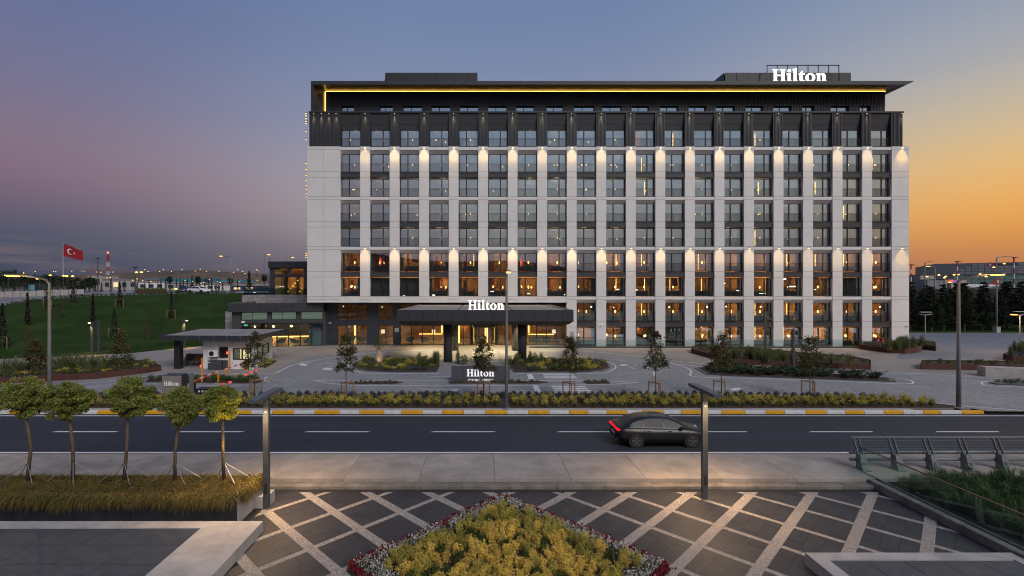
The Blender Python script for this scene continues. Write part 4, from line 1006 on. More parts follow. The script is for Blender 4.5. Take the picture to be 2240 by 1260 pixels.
PV = thing('glass_pavilion', 'dark flat roofed pavilion with warmly lit windows on the upper terrace', 'building', (-30,81,6.72))
sv = FPX/81.; vx = lambda p: (p-VX)/sv; vz = lambda y: HC+(VY-y)/sv
MB().box(vx(590),vx(601),81,81.5,6.72,vz(586)).build('wall_pier', M_dark2, PV); MB().box(vx(629),vx(635),81.02,81.4,vz(600.5),vz(586.5)).build('wall_pier', M_dark2, PV); MB().box(vx(664),vx(672),81.0,81.5,6.72,vz(586)).build('wall_pier', M_dark2, PV)
MB().box(vx(601)+.002,vx(664)-.002,81.01,81.4,vz(605.5),vz(600.5)-.002).build('wall_beam', M_dark2, PV); MB().box(vx(601)+.002,vx(664)-.002,81.01,81.4,vz(587)+.002,vz(586)).build('wall_beam', M_dark2, PV)
for k in range(4): MB().box(vx(588)+(vx(690)-vx(588))*k/4+.012, vx(588)+(vx(690)-vx(588))*(k+1)/4-.012, 80.7, 80.76, vz(586), vz(572)).build('fascia_panel', M_fascia, PV)
MB().box(vx(588)+.02, -20, 80.77, 90, vz(586)+.01, vz(573)).build('roof', M_dark, PV); MB().box(vx(590),vx(590)+.3,81.51,90,6.72,vz(586)).build('side_wall', M_dark2, PV)
for a, b, y0, y1, n in ((601,629,587,600.5,1),(635,664,587,600.5,1),(601,616,605.5,645,1),(616,664,605.5,645,3)):
    x0, x1, z0, z1 = vx(a)+.003, vx(b)-.003, max(vz(y1),6.73), vz(y0); mb = MB(); mb.box(x0,x1,81.15,81.25,z1-.08,z1); mb.box(x0,x1,81.15,81.25,z0,z0+.06)
    for k in range(n+1): xx = x0+(x1-x0)*k/n; mb.box(max(x0,xx-.04),min(x1,xx+.04),81.15,81.25,z0+.06,z1-.08)
    w = mb.build('window', M_frame, PV)
    for k in range(n): MB().box(x0+(x1-x0)*k/n+.041,x0+(x1-x0)*(k+1)/n-.041,81.19,81.2,z0+.061,z1-.081).build('pane', M_glassl, w)
MB().box(vx(590)+.31,-20,88,88.2,6.72,vz(586)).box(vx(590)+.31,-20,81.6,88,vz(586)-.05,vz(586)-.01).build('inner_wall', M_lobwall, PV)
mb = MB()
for k in range(3): mb.box(vx(604)+2.2*k,vx(604)+1.4+2.2*k,86,86.4,6.72,10.4)
mb.build('shelf_unit', M_wood, PV)
mb = MB()
for k in range(14): mb.box(vx(603)+.42*k,vx(603)+.42*k+.25,85.9,85.97,7.2+.5*(k % 5),7.26+.5*(k % 5))
mb.build('light_strip', M_strip, PV)
for x in (vx(606),vx(630),vx(655)): lamp('POINT', 'pavilion_light', (x,84,10.0), 120, (1.0,.60,.22), .15); lamp('POINT','pavilion_light',(x,84.5,8.0),60,(1.0,.68,.3),.15)
TB = thing('terrace_balustrade', 'teal tinted glass balustrade on the terrace before the pavilion', 'balustrade', (-33.5,78.3,6.72))
gx = np.linspace((533-VX)*78.3/FPX, XW0-.05, 8)
for a, b in zip(gx[:-1], gx[1:]): MB().box(a+.012,b-.012,78.28,78.30,6.73,7.82).build('glass_panel', glass('teal railing glass', (.40,.58,.60), .16), TB)
MB().box(gx[0],gx[-1],78.26,78.32,7.821,7.85).build('top_rail', M_frame, TB)
# ------------------------------------------------------------------ guard booth and entry lane
GBt = thing('guard_booth', 'small white guard booth under an overhanging dark flat roof', 'booth', (-25,48,.05))
FL, FR_, BR, BL = Vector((-26.6,45.9)), Vector((-21.45,45.4)), Vector((-22.6,52.0)), Vector((-27.6,52.2))
zw = 2.86
def wallseg(a, b, z0, z1, t=.18, mi=M_whitemet, name='wall_panel'):
    d = (b-a).normalized(); nn = Vector((-d.y, d.x))*t
    return MB().prism([tuple(a), tuple(b), tuple(b+nn), tuple(a+nn)], z0, z1).build(name, mi, GBt)
lr = lambda a, b, t: a + (b-a)*t
# front wall with the lit window, side wall with a dark window
for t0, t1 in ((0,.155),(.16,.325),(.33,.58)): wallseg(lr(FL,FR_,t0), lr(FL,FR_,t1), .05, zw)
wallseg(lr(FL,FR_,.585), lr(FL,FR_,.94), .05, .95); wallseg(lr(FL,FR_,.585), lr(FL,FR_,.94), 2.05, zw); wallseg(lr(FL,FR_,.942), FR_, .05, zw)
wallseg(FR_, lr(FR_,BR,.12), .05, zw); wallseg(lr(FR_,BR,.122), lr(FR_,BR,.80), .05, .95); wallseg(lr(FR_,BR,.122), lr(FR_,BR,.80), 2.05, zw); wallseg(lr(FR_,BR,.802), BR, .05, zw)
wallseg(BR, BL, .05, zw); wallseg(BL, lr(BL,FL,.72), .05, zw)
def boothwin(a, b, lit):
    d = (b-a).normalized(); nn = Vector((-d.y,d.x)); mb = MB(); q = lambda t, o: a+(b-a)*t-nn*.02+nn*o
    def seg(t0, t1, z0, z1): p0, p1 = q(t0,0), q(t1,0); mb.prism([tuple(p0),tuple(p1),tuple(p1+nn*.12),tuple(p0+nn*.12)], z0, z1)
    seg(0,1,.951,1.04); seg(0,1,1.96,2.049); seg(0,.05,1.041,1.959); seg(.95,1,1.041,1.959); seg(.47,.53,1.041,1.959)
    w = mb.build('window', M_frame, GBt)
    for t0, t1 in ((.051,.469),(.531,.949)):
        p0, p1 = q(t0,.05), q(t1,.05); MB().prism([tuple(p0),tuple(p1),tuple(p1+nn*.01),tuple(p0+nn*.01)], 1.042, 1.958).build('pane', M_glassl, w)
    if lit:
        p0, p1 = q(.1,.9), q(.9,.9); MB().prism([tuple(p0),tuple(p1),tuple(p1+nn*.03),tuple(p0+nn*.03)], .3, 2.4).build('lit_blind', emit('lit cream blind', (1.0,.84,.46), 1.5), w)
boothwin(lr(FL,FR_,.587), lr(FL,FR_,.938), True); boothwin(lr(FR_,BR,.124), lr(FR_,BR,.798), False)
dp = lr(BL,FL,.86); wallseg(lr(BL,FL,.725), lr(BL,FL,.99), .06, 2.2, .05, M_frame, 'door')
lamp('POINT', 'booth_light', (-24.5,48.5,2.3), 60, (1.0,.85,.55), .2)
roof = [Vector((-30.1,44.9)), Vector((-21.0,44.4)), Vector((-21.2,52.6)), Vector((-30.9,53.0))]
MB().prism([tuple(p*1.0) for p in roof], zw+.02, 3.27).build('roof', M_deck, GBt)
for a, b, n in ((roof[0],roof[1],7),(roof[1],roof[2],4),(roof[3],roof[0],4)):
    for k in range(n):
        p, q = lr(a,b,k/n+.003), lr(a,b,(k+1)/n-.003); d = (q-p).normalized(); nn = Vector((d.y,-d.x))*.05
        MB().prism([tuple(p),tuple(q),tuple(q+nn),tuple(p+nn)], zw, 3.34).build('fascia_panel', M_dark, GBt)
for c in (Vector((-28.95,45.9)), Vector((-29.0,51.3))): MB().box(c.x-.28,c.x+.28,c.y-.28,c.y+.28,.05,zw+.018).build('column', M_frame, GBt)
# things round the booth
p = lr(FL,FR_,.235); t = thing('air_conditioner', 'white air conditioner unit hung on the guard booth front wall', 'air conditioner', (p.x,p.y-.3,1.15))
MB().bevbox(p.x-.42,p.x+.42,p.y-.42,p.y-.08,1.25,1.85,.02).build('casing', M_whitemet, t)
MB().tube([(p.x-.12,p.y-.43,1.55),(p.x-.12,p.y-.425,1.55)], .24, 18).build('fan_grille', M_black, t); MB().box(p.x-.3,p.x-.25,p.y-.4,p.y-.02,1.18,1.249).box(p.x+.25,p.x+.3,p.y-.4,p.y-.02,1.18,1.249).build('bracket', M_pole, t)
p = G(470,809); t = thing('utility_cabinet', 'low charcoal utility cabinet against the guard booth wall', 'cabinet', tuple(p))
MB().bevbox(p.x-.65,p.x+.65,p.y-.05,p.y+.55,.05,.92,.02).build('body', M_postdark, t); MB().box(p.x+.70,p.x+1.0,p.y+.1,p.y+.5,.05,.9).build('side_box', M_postdark, t); MB().box(p.x-.6,p.x-.42,p.y-.056,p.y-.052,.72,.80).build('label_plate', M_paint, t)
p = G(493,806); t = thing('payment_kiosk', 'black ticket terminal box on two posts with a red light', 'kiosk', tuple(p))
MB().bevbox(p.x-.42,p.x+.42,p.y-.35,p.y+.25,1.15,2.15,.03).build('housing', M_black, t); MB().box(p.x-.34,p.x+.1,p.y-.356,p.y-.352,1.25,2.0).build('screen', mat('dark glossy screen', (.01,.012,.018), .1), t)
for dx in (-.3,.3): MB().box(p.x+dx-.04,p.x+dx+.04,p.y-.04,p.y+.04,.05,1.149).build('post', M_black, t)
MB().lathe([(.06,1.5),(.07,1.55),(.07,1.65),(.06,1.7)], p.x+.36, p.y-.38, 10).build('signal_light', emit('red signal light', (1.0,.05,.03), 5), t)
def thinpost(px, py, top, lab, sensor=None):
    p = G(px, py); zt_ = P(px, top, p.y).z; t = thing('barrier_post', lab, 'post', tuple(p)); MB().box(p.x-.05,p.x+.05,p.y-.05,p.y+.05,.05,zt_).build('shaft', M_orange, t); MB().box(p.x-.2,p.x+.2,p.y-.2,p.y+.2,.051,.09).build('foot', M_conc, t)
    if sensor: MB().lathe([(.05,sensor-.08),(.06,sensor),(.05,sensor+.08)], p.x-.11, p.y, 8).build('signal_light', MATS['red signal light'], t)
thinpost(442,837,783,'tall orange post standing in the low hedge', 1.4); thinpost(502,813,765,'tall orange post right of the ticket terminal'); thinpost(477.5,837.5,815,'short orange post catching the tip of the nearer barrier arm'); thinpost(491.5,821,808,'short orange post catching the tip of the farther barrier arm')
def barrier(cpx, cpy, top, tip, lab):
    p = G(cpx, cpy); zt_ = P(cpx, top, p.y).z; t = thing('barrier_gate', lab, 'barrier', tuple(p))
    MB().bevbox(p.x-.17,p.x+.17,p.y-.17,p.y+.17,.10,zt_,.02).build('cabinet', M_orange, t); MB().box(p.x-.16,p.x+.16,p.y-.16,p.y+.16,zt_+.001,zt_+.05).build('cap', M_black, t); MB().box(p.x-.3,p.x+.3,p.y-.3,p.y+.3,.05,.099).build('plinth', M_conc, t); MB().box(p.x+.172,p.x+.19,p.y-.12,p.y+.12,.15,zt_-.1).build('door', M_black, t)
    q = Vector(tip); a = Vector((p.x,p.y-.2,zt_-.06)); n = 7
    for k in range(n): MB().bar(a.lerp(q,k/n), a.lerp(q,(k+1)/n), .05, .09, 0).build('boom', M_paint if k % 2 == 0 else M_redw, t)
    MB().bar(a-Vector((0,0,.058)), q-Vector((0,0,.058)), .04, .02).build('reflector', emit('red boom light', (1.0,.09,.04), .9), t)
b1 = G(477.5,837.5); barrier(421,862,832,(b1.x,b1.y,P(481,812,b1.y).z),'orange barrier gate with arm across the near entry lane')
b2 = G(491.5,821); barrier(539,811,790,(b2.x,b2.y,P(491,808,b2.y).z),'orange barrier gate with arm beside the guard booth')
p = G(446,872,.06); t = thing('control_box', 'wide black control box with three white notices in the verge', 'cabinet', tuple(p))
MB().bevbox(p.x-.58,p.x+.58,p.y,p.y+.7,.05,.74,.02).build('body', M_black, t)
for k in range(3): MB().box(p.x-.40+.24*k,p.x-.27+.24*k,p.y-.006,p.y-.002,.50,.63).build('notice', M_paint, t)
for k, (px, py, tp_) in enumerate(((538.5,825,819),(549,824,813),(560,820,808),(503,842,834.5),(473,852,847),(488,844,839))):
    p = G(px, py); zt_ = max(.18, P(px, tp_, p.y).z); t = thing('bollard', f'grey bollard with red lit rim at the entry lanes, {ORD[k]} of six counted from the right' if False else ['squat red rimmed bollard at the booth end of the row','grey bollard with red rim, middle of three past the hedge','tallest red rimmed bollard by the young tree past the hedge','small red rimmed bollard in the hedge end of the near lane','lone red rimmed bollard next to the black control box','small red rimmed bollard between the hedge and the near lane'][k], 'bollard', tuple(p))
    MB().lathe([(.13,.05),(.13,zt_-.08)], p.x, p.y, 14).build('shaft', M_pole, t, True); MB().lathe([(.135,zt_-.079),(.135,zt_)], p.x, p.y, 14).build('light_ring', emit('red bollard rim', (1.0,.06,.04), 1.2), t)
# bench with timber slats
p = G(413,800); t = thing('park_bench', 'curved timber slat bench under the guard booth roof', 'bench', tuple(p))
for k in range(5): MB().box(p.x-1.0,p.x+1.0,p.y-.15+.12*k,p.y-.05+.12*k,.42,.46).build('seat_slat', M_stake, t)
for k in range(13): MB().bar((p.x-.72+.15*k*.93,p.y+.5,.48),(p.x-.62+.15*k*.93,p.y+.72,1.15),.125,.03,0,(0,1,0)).build('back_slat', mat('oiled brown timber', (.20,.085,.04), .6, var=.3, vscale=5), t)
for dx in (-.8,-.2,.4,.85): MB().bar((p.x+dx-.15,p.y-.1,.06),(p.x+dx+.15,p.y+.35,.42),.04,.04).bar((p.x+dx+.15,p.y-.1,.06),(p.x+dx-.15,p.y+.35,.42),.04,.04).build('leg', M_black, t)

# ------------------------------------------------------------------ people
def person(name, label, loc, rz, joints, edges_, radii, mats, head):
    me = bpy.data.meshes.new('person'); me.from_pydata(joints, edges_, [])
    o = bpy.data.objects.new('tmp', me); C.objects.link(o)
    md = o.modifiers.new('s', 'SKIN'); sv_ = me.skin_vertices[0].data
    for k, r_ in enumerate(radii): sv_[k].radius = (r_, r_)
    sv_[0].use_root = True
    o.modifiers.new('d', 'SUBSURF').levels = 1
    dg = bpy.context.evaluated_depsgraph_get(); dg.update(); m2 = bpy.data.meshes.new_from_object(o.evaluated_get(dg)); bpy.data.objects.remove(o)
    m2.materials.clear()
    for m in mats: m2.materials.append(m)
    for p_ in m2.polygons:
        z = p_.center.z; p_.material_index = 2 if z > head[0] else (0 if z > head[1] else 1)
        p_.use_smooth = True
    ob = inst(name, m2, None, loc, rz); tag(ob, label, 'person'); return ob
M_skin = mat('skin', (.45,.27,.19), .6); M_cloth = mat('dark jacket cloth', (.03,.03,.035), .9); M_trous = mat('dark trousers cloth', (.045,.045,.055), .9)
JS = [(0,0,.95),(0,0,1.2),(0,0,1.42),(0,-.01,1.53),(0,-.02,1.63),(0,-.02,1.73),(.2,0,1.40),(.25,.03,1.12),(.27,-.03,.86),(-.2,0,1.40),(-.25,.03,1.12),(-.27,-.03,.86),(.1,0,.90),(.12,-.03,.48),(.12,.03,.09),(.13,-.13,.05),(-.1,0,.90),(-.12,-.03,.48),(-.12,.03,.09),(-.13,-.13,.05)]
JE = [(0,1),(1,2),(2,3),(3,4),(4,5),(2,6),(6,7),(7,8),(2,9),(9,10),(10,11),(0,12),(12,13),(13,14),(14,15),(0,16),(16,17),(17,18),(18,19)]
JR = [.15,.15,.16,.06,.10,.08,.07,.055,.04,.07,.055,.04,.10,.075,.05,.045,.10,.075,.05,.045]
for k, (px, lab) in enumerate(((472,'person in dark clothes standing beside the white car'),(478.5,'person in dark clothes standing farther from the white car'))):
    q = P(px, 641.5, 96); person('person', lab, (q.x, 96, q.z+.05), .4+k, JS, JE, JR, [M_cloth, M_trous, M_skin], (1.55,.92))
bq = G(431,797); JS2 = [(0,0,.52),(0,.05,.78),(0,.06,1.0),(0,.03,1.11),(0,.0,1.21),(0,.0,1.31),(.2,.05,.98),(.25,-.05,.72),(.2,-.3,.62),(-.2,.05,.98),(-.25,-.05,.72),(-.2,-.3,.62),(.1,-.05,.50),(.12,-.45,.50),(.12,-.45,.09),(.12,-.58,.05),(-.1,-.05,.50),(-.12,-.45,.50),(-.12,-.45,.09),(-.12,-.58,.05)]
person('person', 'person in dark clothes sitting on the bench by the booth', (bq.x-.35, G(413,800).y+.25, .02), math.pi*.0, JS2, JE, JR, [M_cloth, M_trous, M_skin], (1.12,.55))

# ------------------------------------------------------------------ street lamps
def street_lamp(base, h, arm, label, lit=True, r=.09, light=0, group=None, head=.75, rise=.25):
    base = Vector(base); t = thing('street_lamp', label, 'street lamp', tuple(base), group)
    a = Vector((arm[0],arm[1],0)); top_ = base+Vector((0,0,h)); end = top_+a+Vector((0,0,rise))
    MB().tube([base, base+Vector((0,0,h*.5)), top_-Vector((0,0,.25)), top_+a*.12, top_+a*.5+Vector((0,0,rise*.55)), end], [r,r*.8,r*.6,r*.5,r*.45,r*.4], 10).build('pole', M_pole, t, True)
    MB().lathe([(r*1.9,base.z),(r*1.9,base.z+.05),(r*1.15,base.z+.08)], base.x, base.y, 10).build('base_plate', M_pole, t)
    d = a.normalized() if a.length > 0 else Vector((0,-1,0))
    hd = MB().bar(end-d*.08, end+d*head, .24, .10).build('lamp_head', M_pole, t)
    if lit: MB().bar(end+d*.1-Vector((0,0,.08)), end+d*(head-.05)-Vector((0,0,.08)), .22, .05).build('lamp_lens', M_street, hd)
    if light: lamp('POINT', 'street_light', end+d*head*.5-Vector((0,0,.25)), light, (1.0,.66,.25), .12)
    return t
street_lamp(tuple(G(108,901,.06)), 8.2, (0,-1.9), 'tall grey street lamp lit orange at the left end of the verge', True, .12, 260)
street_lamp(tuple(G(1108,894,.06)), 8.45, (0,-1.6), 'tall grey street lamp in front of the monument sign', True, .11, 120)
street_lamp(tuple(G(2097,893,.06)), 8.3, (0,-1.9), 'tall grey street lamp lit yellow at the right tip of the verge', True, .13, 200)
def area_lamp(px, py, top, lab, arm=None):
    p = G(px, py); zt_ = P(px, top, p.y).z; t = thing('lamp_post', lab, 'lamp post', tuple(p)); MB().box(p.x-.1,p.x+.1,p.y-.1,p.y+.1,.05,zt_).build('post', M_postdark, t)
    if arm: MB().box(p.x-.1,p.x+arm,p.y-.1,p.y+.1,zt_+.001,zt_+.14).build('arm', M_postdark, t)
    else: MB().box(p.x-.5,p.x+.1,p.y-.1,p.y+.1,zt_+.001,zt_+.1).build('arm', M_postdark, t)
    return p, zt_
area_lamp(1674,777,698.5,'slim dark lamp post with arm to the right in the corten bed', .75); area_lamp(1735,815,722.5,'slim dark lamp post rising from the fern island')
def bollard_lamp(px, base, top, lab, lit, side=-1):
    b = lawn_at(px, base) or G(px, base); Y = b.y; z1 = P(px, top, Y).z
    t = thing('lamp_post', lab, 'lamp post', tuple(b)); MB().box(b.x-.13,b.x+.13,b.y-.13,b.y+.13,b.z-.2,z1).build('post', M_postdark, t); MB().box(b.x-.14 if side > 0 else b.x-.45,b.x+.45 if side > 0 else b.x+.14,b.y-.14,b.y+.14,z1+.001,z1+.12).build('arm', M_postdark, t)
    if lit:
        MB().box(b.x+side*.38-.06,b.x+side*.38+.06,b.y-.1,b.y+.1,z1-.06,z1-.001).build('lens', M_ledspot, t); lamp('SPOT', 'post_light', (b.x+side*.3,b.y-.25,z1-.12), 700, (1.0,.62,.26), .05, aim=(-side*.12,.10,-1), spot=70, blend=.8)
bollard_lamp(202.5,775,706,'lit square lamp post at the foot of the lawn',True,-1); bollard_lamp(217,774,704,'unlit square lamp post at the foot of the lawn',False,-1); bollard_lamp(402,762,701,'lit square lamp post behind the guard booth roof',True,1)
def park_lamp(px, base, top, lab, lit):
    p = G(px, base); zt_ = P(px, top, p.y).z; t = thing('lamp_post', lab, 'lamp post', tuple(p)); MB().tube([(p.x,p.y,.05),(p.x,p.y,zt_)], [.09,.06], 8).build('pole', M_pole, t)
    for s_ in (-1,1): MB().add([(p.x+s_*.05,p.y-.15,zt_-.1),(p.x+s_*.9,p.y-.2,zt_+.05),(p.x+s_*.9,p.y+.2,zt_+.05),(p.x+s_*.05,p.y+.15,zt_-.1),(p.x+s_*.05,p.y-.15,zt_),(p.x+s_*.9,p.y-.2,zt_+.1),(p.x+s_*.9,p.y+.2,zt_+.1),(p.x+s_*.05,p.y+.15,zt_)], [(0,1,2,3),(7,6,5,4),(0,4,5,1),(1,5,6,2),(2,6,7,3),(3,7,4,0)]).build('lamp_head', M_pole, t)
    MB().box(p.x-.7,p.x+.7,p.y-.2,p.y+.2,zt_+.32,zt_+.36).build('reflector_plate', M_whitemet, t)
    if lit: MB().box(p.x-.95,p.x-.5,p.y-.2,p.y+.2,zt_-.06,zt_-.01).build('lens', emit('orange park lamp', (1.0,.32,.05), 8), t); lamp('POINT','park_light',(p.x-.6,p.y,zt_-.4),420,(1.0,.6,.3),.1)
park_lamp(2024,752,688,'twin headed park lamp behind the curved corten bed', False); park_lamp(2231,772,688,'twin headed park lamp glowing orange at the right edge', True)
# slender lamp posts on the plaza
def plaza_lamp(px, py, top, lab):
    p = G(px, py, -.3); zt_ = P(px, top, p.y).z; t = thing('plaza_lamp', lab, 'lamp post', tuple(p))
    MB().box(p.x-.10,p.x+.10,p.y-.08,p.y+.08,-.29,zt_).build('post', M_postdark, t); MB().box(p.x-.16,p.x+.16,p.y-.14,p.y+.14,-.299,-.28).build('base_plate', M_postdark, t)
    MB().box(p.x-.16,p.x+.16,p.y-1.05,p.y+1.05,zt_+.001,zt_+.13).build('arm', mat('slate blue post cap', (.085,.098,.112), .5, var=.06), t)
    for s_ in (-1,1):
        MB().box(p.x-.1,p.x+.1,p.y+s_*.6-.28,p.y+s_*.6+.28,zt_-.012,zt_-.001).build('lens', M_ledspot, t)
        lamp('SPOT', 'plaza_light', (p.x,p.y+s_*.5,zt_-.05), 700, (1.0,.64,.33), .15, aim=(0,s_*.12,-1), spot=125, blend=.8, parent=t)
    MB().lathe([(.02,zt_-.55),(.02,zt_-.52)], p.x, p.y-.082, 8).build('sensor', M_ledspot, t)
    MB().box(p.x-.055,p.x+.055,p.y-.086,p.y-.0805,.25,.62).build('access_hatch', M_frame, t)
    for bx_ in (-.13,.13):
        for by_ in (-.11,.11): MB().lathe([(.016,-.28),(.016,-.255)], p.x+bx_, p.y+by_, 6).build('bolt', M_pole, t)
plaza_lamp(583,1111,868,'square plaza lamp post beside the hedge planter'); plaza_lamp(1541,1091,857,'square plaza lamp post standing on the tiled plaza')

# ------------------------------------------------------------------ the passing car
def car(label, loc, rz, paint, tail=False, name='car'):
    t = thing(name, label, 'car', loc, None, rz); ORG[t] = Vector((0,0,0))
    ss = lambda x, xs, ys: float(np.interp(x, xs, ys))
    bx_ = [-2.26,-2.20,-2.0,-1.5,-.6,.4,1.1,1.6,2.0,2.18,2.27]
    topz = [.74,.92,.985,.985,.965,.95,.93,.86,.76,.66,.52]; lowz = [.46,.34,.26,.22,.20,.20,.20,.22,.26,.32,.40]; hw = [.62,.74,.83,.88,.90,.90,.89,.87,.80,.70,.56]
    st = list(np.linspace(-2.26,2.27,34)); vs_, fs_ = [], []
    ang = [(-1,0,.04),(-.985,.35,0),(-1.0,.62,0),(-.95,.88,0),(-.80,1.0,0),(-.40,1.012,0),(0,1.016,0),(.40,1.012,0),(.80,1.0,0),(.95,.88,0),(1.0,.62,0),(.985,.35,0),(1,0,.04)]
    m = len(ang)
    for x in st:
        z0, z1, w = ss(x,bx_,lowz), ss(x,bx_,topz), ss(x,bx_,hw)
        for u, v, k in ang: vs_.append((x, u*w*(1-k), z0+(z1-z0)*v))
    for i in range(len(st)-1):
        for k in range(m): j = (k+1) % m; fs_.append((i*m+k, i*m+j, (i+1)*m+j, (i+1)*m+k))
    fs_ += [tuple(range(m-1,-1,-1)), tuple(range((len(st)-1)*m, len(st)*m))]
    MB().add(vs_, fs_).build('body', paint, t, True)
    cx = [-2.05,-1.8,-1.45,-1.0,-.5,0,.35,.7,1.05,1.38]; cz = [.97,1.07,1.27,1.41,1.462,1.455,1.40,1.25,1.07,.90]
    roofz = lambda x: ss(x,cx,cz); belt = lambda x: ss(x,bx_,topz)-.03
    fr = lambda x: max(0.0, min(1.0, (roofz(x)-belt(x))/.46))
    hr = lambda x: .80-.20*fr(x)
    surf = lambda x, f, s_, o=0.0: (x, s_*(.815+(hr(x)-.815)*f+o), belt(x)+(roofz(x)-.05-belt(x))*f)
    xs_ = list(np.linspace(-2.05,1.38,28)); vs_, fs_ = [], []
    for x in xs_: vs_ += [surf(x,0,-1), surf(x,1,-1), (x,-hr(x)*.82,roofz(x)-.005), (x,-hr(x)*.4,roofz(x)+.012), (x,hr(x)*.4,roofz(x)+.012), (x,hr(x)*.82,roofz(x)-.005), surf(x,1,1), surf(x,0,1)]
    for i in range(len(xs_)-1):
        for k in range(7): fs_.append((i*8+k, i*8+k+1, (i+1)*8+k+1, (i+1)*8+k))
    MB().add(vs_, fs_).build('roof', paint, t, True)
    M_cg = mat('dark car glass', (.010,.013,.017), .42, var=0, spec=.35); gl = lambda mb, nm: mb.build(nm, M_cg, t)
    for s_ in (-1,1):
        for xa, xb, n_ in ((-1.62,-.98,6),(-.94,.02,8),(.07,.98,8)):
            mb = MB(); q = list(np.linspace(xa,xb,n_)); 
            for x0, x1 in zip(q[:-1],q[1:]): mb.add([surf(x0,.10,s_,.006),surf(x1,.10,s_,.006),surf(x1,.90,s_,.006),surf(x0,.90,s_,.006)], [(0,1,2,3)])
            gl(mb, 'side_window')
        for x, r0 in ((-1.36,0),(1.40,0)):
            MB().tube([(x,s_*.80,.33),(x,s_*.905,.33)], .385, 24).build('wheel_arch', M_black, t)
            wv = MB().tube([(x,s_*.70,.315),(x,s_*.72,.315),(x,s_*.90,.315),(x,s_*.925,.315)], [.27,.315,.315,.28], 24).build('tyre', mat('tyre rubber', (.012,.012,.013), .85), t)
            mb = MB()
            for k in range(5): a_ = 2*math.pi*k/5+.3; mb.bar((x+.03*math.cos(a_),s_*.925,.315+.03*math.sin(a_)),(x+.21*math.cos(a_),s_*.93,.315+.21*math.sin(a_)),.05,.02,0,(0,1,0))
            for k in range(20): a_, b_ = 2*math.pi*k/20, 2*math.pi*(k+1)/20; mb.bar((x+.215*math.cos(a_),s_*.926,.315+.215*math.sin(a_)),(x+.215*math.cos(b_),s_*.926,.315+.215*math.sin(b_)),.02,.025,0,(0,1,0))
            mb.build('rim', mat('grey alloy', (.16,.165,.17), .35, metal=.6, var=.05), wv)
        for x in (-.96,.045): MB().add([(x-.006,s_*.906,.32),(x+.006,s_*.906,.32),(x+.006,s_*.895,.86),(x-.006,s_*.895,.86)], [(0,1,2,3)]).build('door_gap', M_black, t)
        for x in (-.80,.22): MB().box(x,x+.16,s_*.905-.012,s_*.905+.012,.80,.825).build('door_handle', paint, t)
        MB().box(-2.255,-2.10,s_*.60-.15,s_*.60+.15,.80,.875).build('tail_light', emit('red tail light', (1.0,.006,.025), 1.7) if tail else mat('red lamp glass', (.3,.01,.01), .2), t)
        MB().box(2.02,2.20,s_*.54-.13,s_*.54+.13,.60,.69).build('headlight', M_whitemet, t)
        MB().bevbox(.80,.98,s_*.95-.08,s_*.95+.08,.95,1.07,.03).build('mirror', paint, t)
    for q, w_ in ((np.linspace(.42,1.22,9),.80),(np.linspace(-1.86,-1.28,7),.78)):
        mb = MB(); q = list(q)
        for x0, x1 in zip(q[:-1],q[1:]):
            for u0, u1 in ((-.82,-.4),(-.4,.4),(.4,.82)):
                zz = lambda x, u: roofz(x)+(.020 if abs(u) < .5 else .003)
                mb.add([(x0,hr(x0)*u0,zz(x0,u0)),(x0,hr(x0)*u1,zz(x0,u1)),(x1,hr(x1)*u1,zz(x1,u1)),(x1,hr(x1)*u0,zz(x1,u0))], [(0,1,2,3)])
        gl(mb, 'windscreen' if w_ == .80 else 'rear_window')
    if tail: MB().box(-2.262,-2.14,-.44,.44,.835,.86).build('tail_light', MATS['red tail light'], t)
    MB().box(-2.285,-2.24,-.26,.26,.52,.63).build('number_plate', M_paint, t); MB().box(-2.275,-2.0,-.70,.70,.36,.44).build('bumper', M_black, t)
    return t
q = G(1438, 967, -.12); car('black car with glowing red tail lights driving along the road', (q.x, q.y, -.12), 0.0, mat('black car paint', (.006,.007,.009), .35, var=.05), True)
q = P(453,641,95.5); car('white parked car nose right at the top of the lawn', (P(435,641,96).x, 96, P(435,641.5,96).z), -.25, mat('white car paint', (.7,.7,.72), .25, var=.02))
car('dark blue parked car next to the white one above the lawn', (P(398,641,97).x, 97.5, P(398,641,97).z), -1.2, mat('dark blue car paint', (.03,.035,.06), .2, var=.05))
# ------------------------------------------------------------------ foliage tools
def quads(name, V, mats, midx=None):
    N = len(V); me = bpy.data.meshes.new(name)
    me.vertices.add(4*N); me.vertices.foreach_set('co', np.ascontiguousarray(V, dtype=np.float32).ravel())
    me.loops.add(4*N); me.loops.foreach_set('vertex_index', np.arange(4*N, dtype=np.int32))
    me.polygons.add(N); me.polygons.foreach_set('loop_start', np.arange(0, 4*N, 4, dtype=np.int32))
    for m in (mats if isinstance(mats, (list,tuple)) else [mats]): me.materials.append(m)
    if midx is not None: me.polygons.foreach_set('material_index', np.asarray(midx, dtype=np.int32))
    me.update(calc_edges=True); return me
def unit(a): return a/np.maximum(np.linalg.norm(a, axis=-1, keepdims=True), 1e-9)
def leaf_quads(Cn, size, aspect=.5, dirs=None, spread=1.0):
    """one leaf per centre: a small kite along dirs (or random)"""
    N = len(Cn); d = rng.normal(size=(N,3))
    if dirs is not None: d = dirs + d*spread
    d = unit(d); b = unit(np.cross(d, rng.normal(size=(N,3))))
    s = (size*rng.uniform(.7,1.3,N))[:,None] if np.ndim(size) == 0 else size[:,None]
    return np.stack([Cn-d*s*.5, Cn+b*s*aspect*.5-d*s*.05, Cn+d*s*.5, Cn-b*s*aspect*.5-d*s*.05], axis=1)
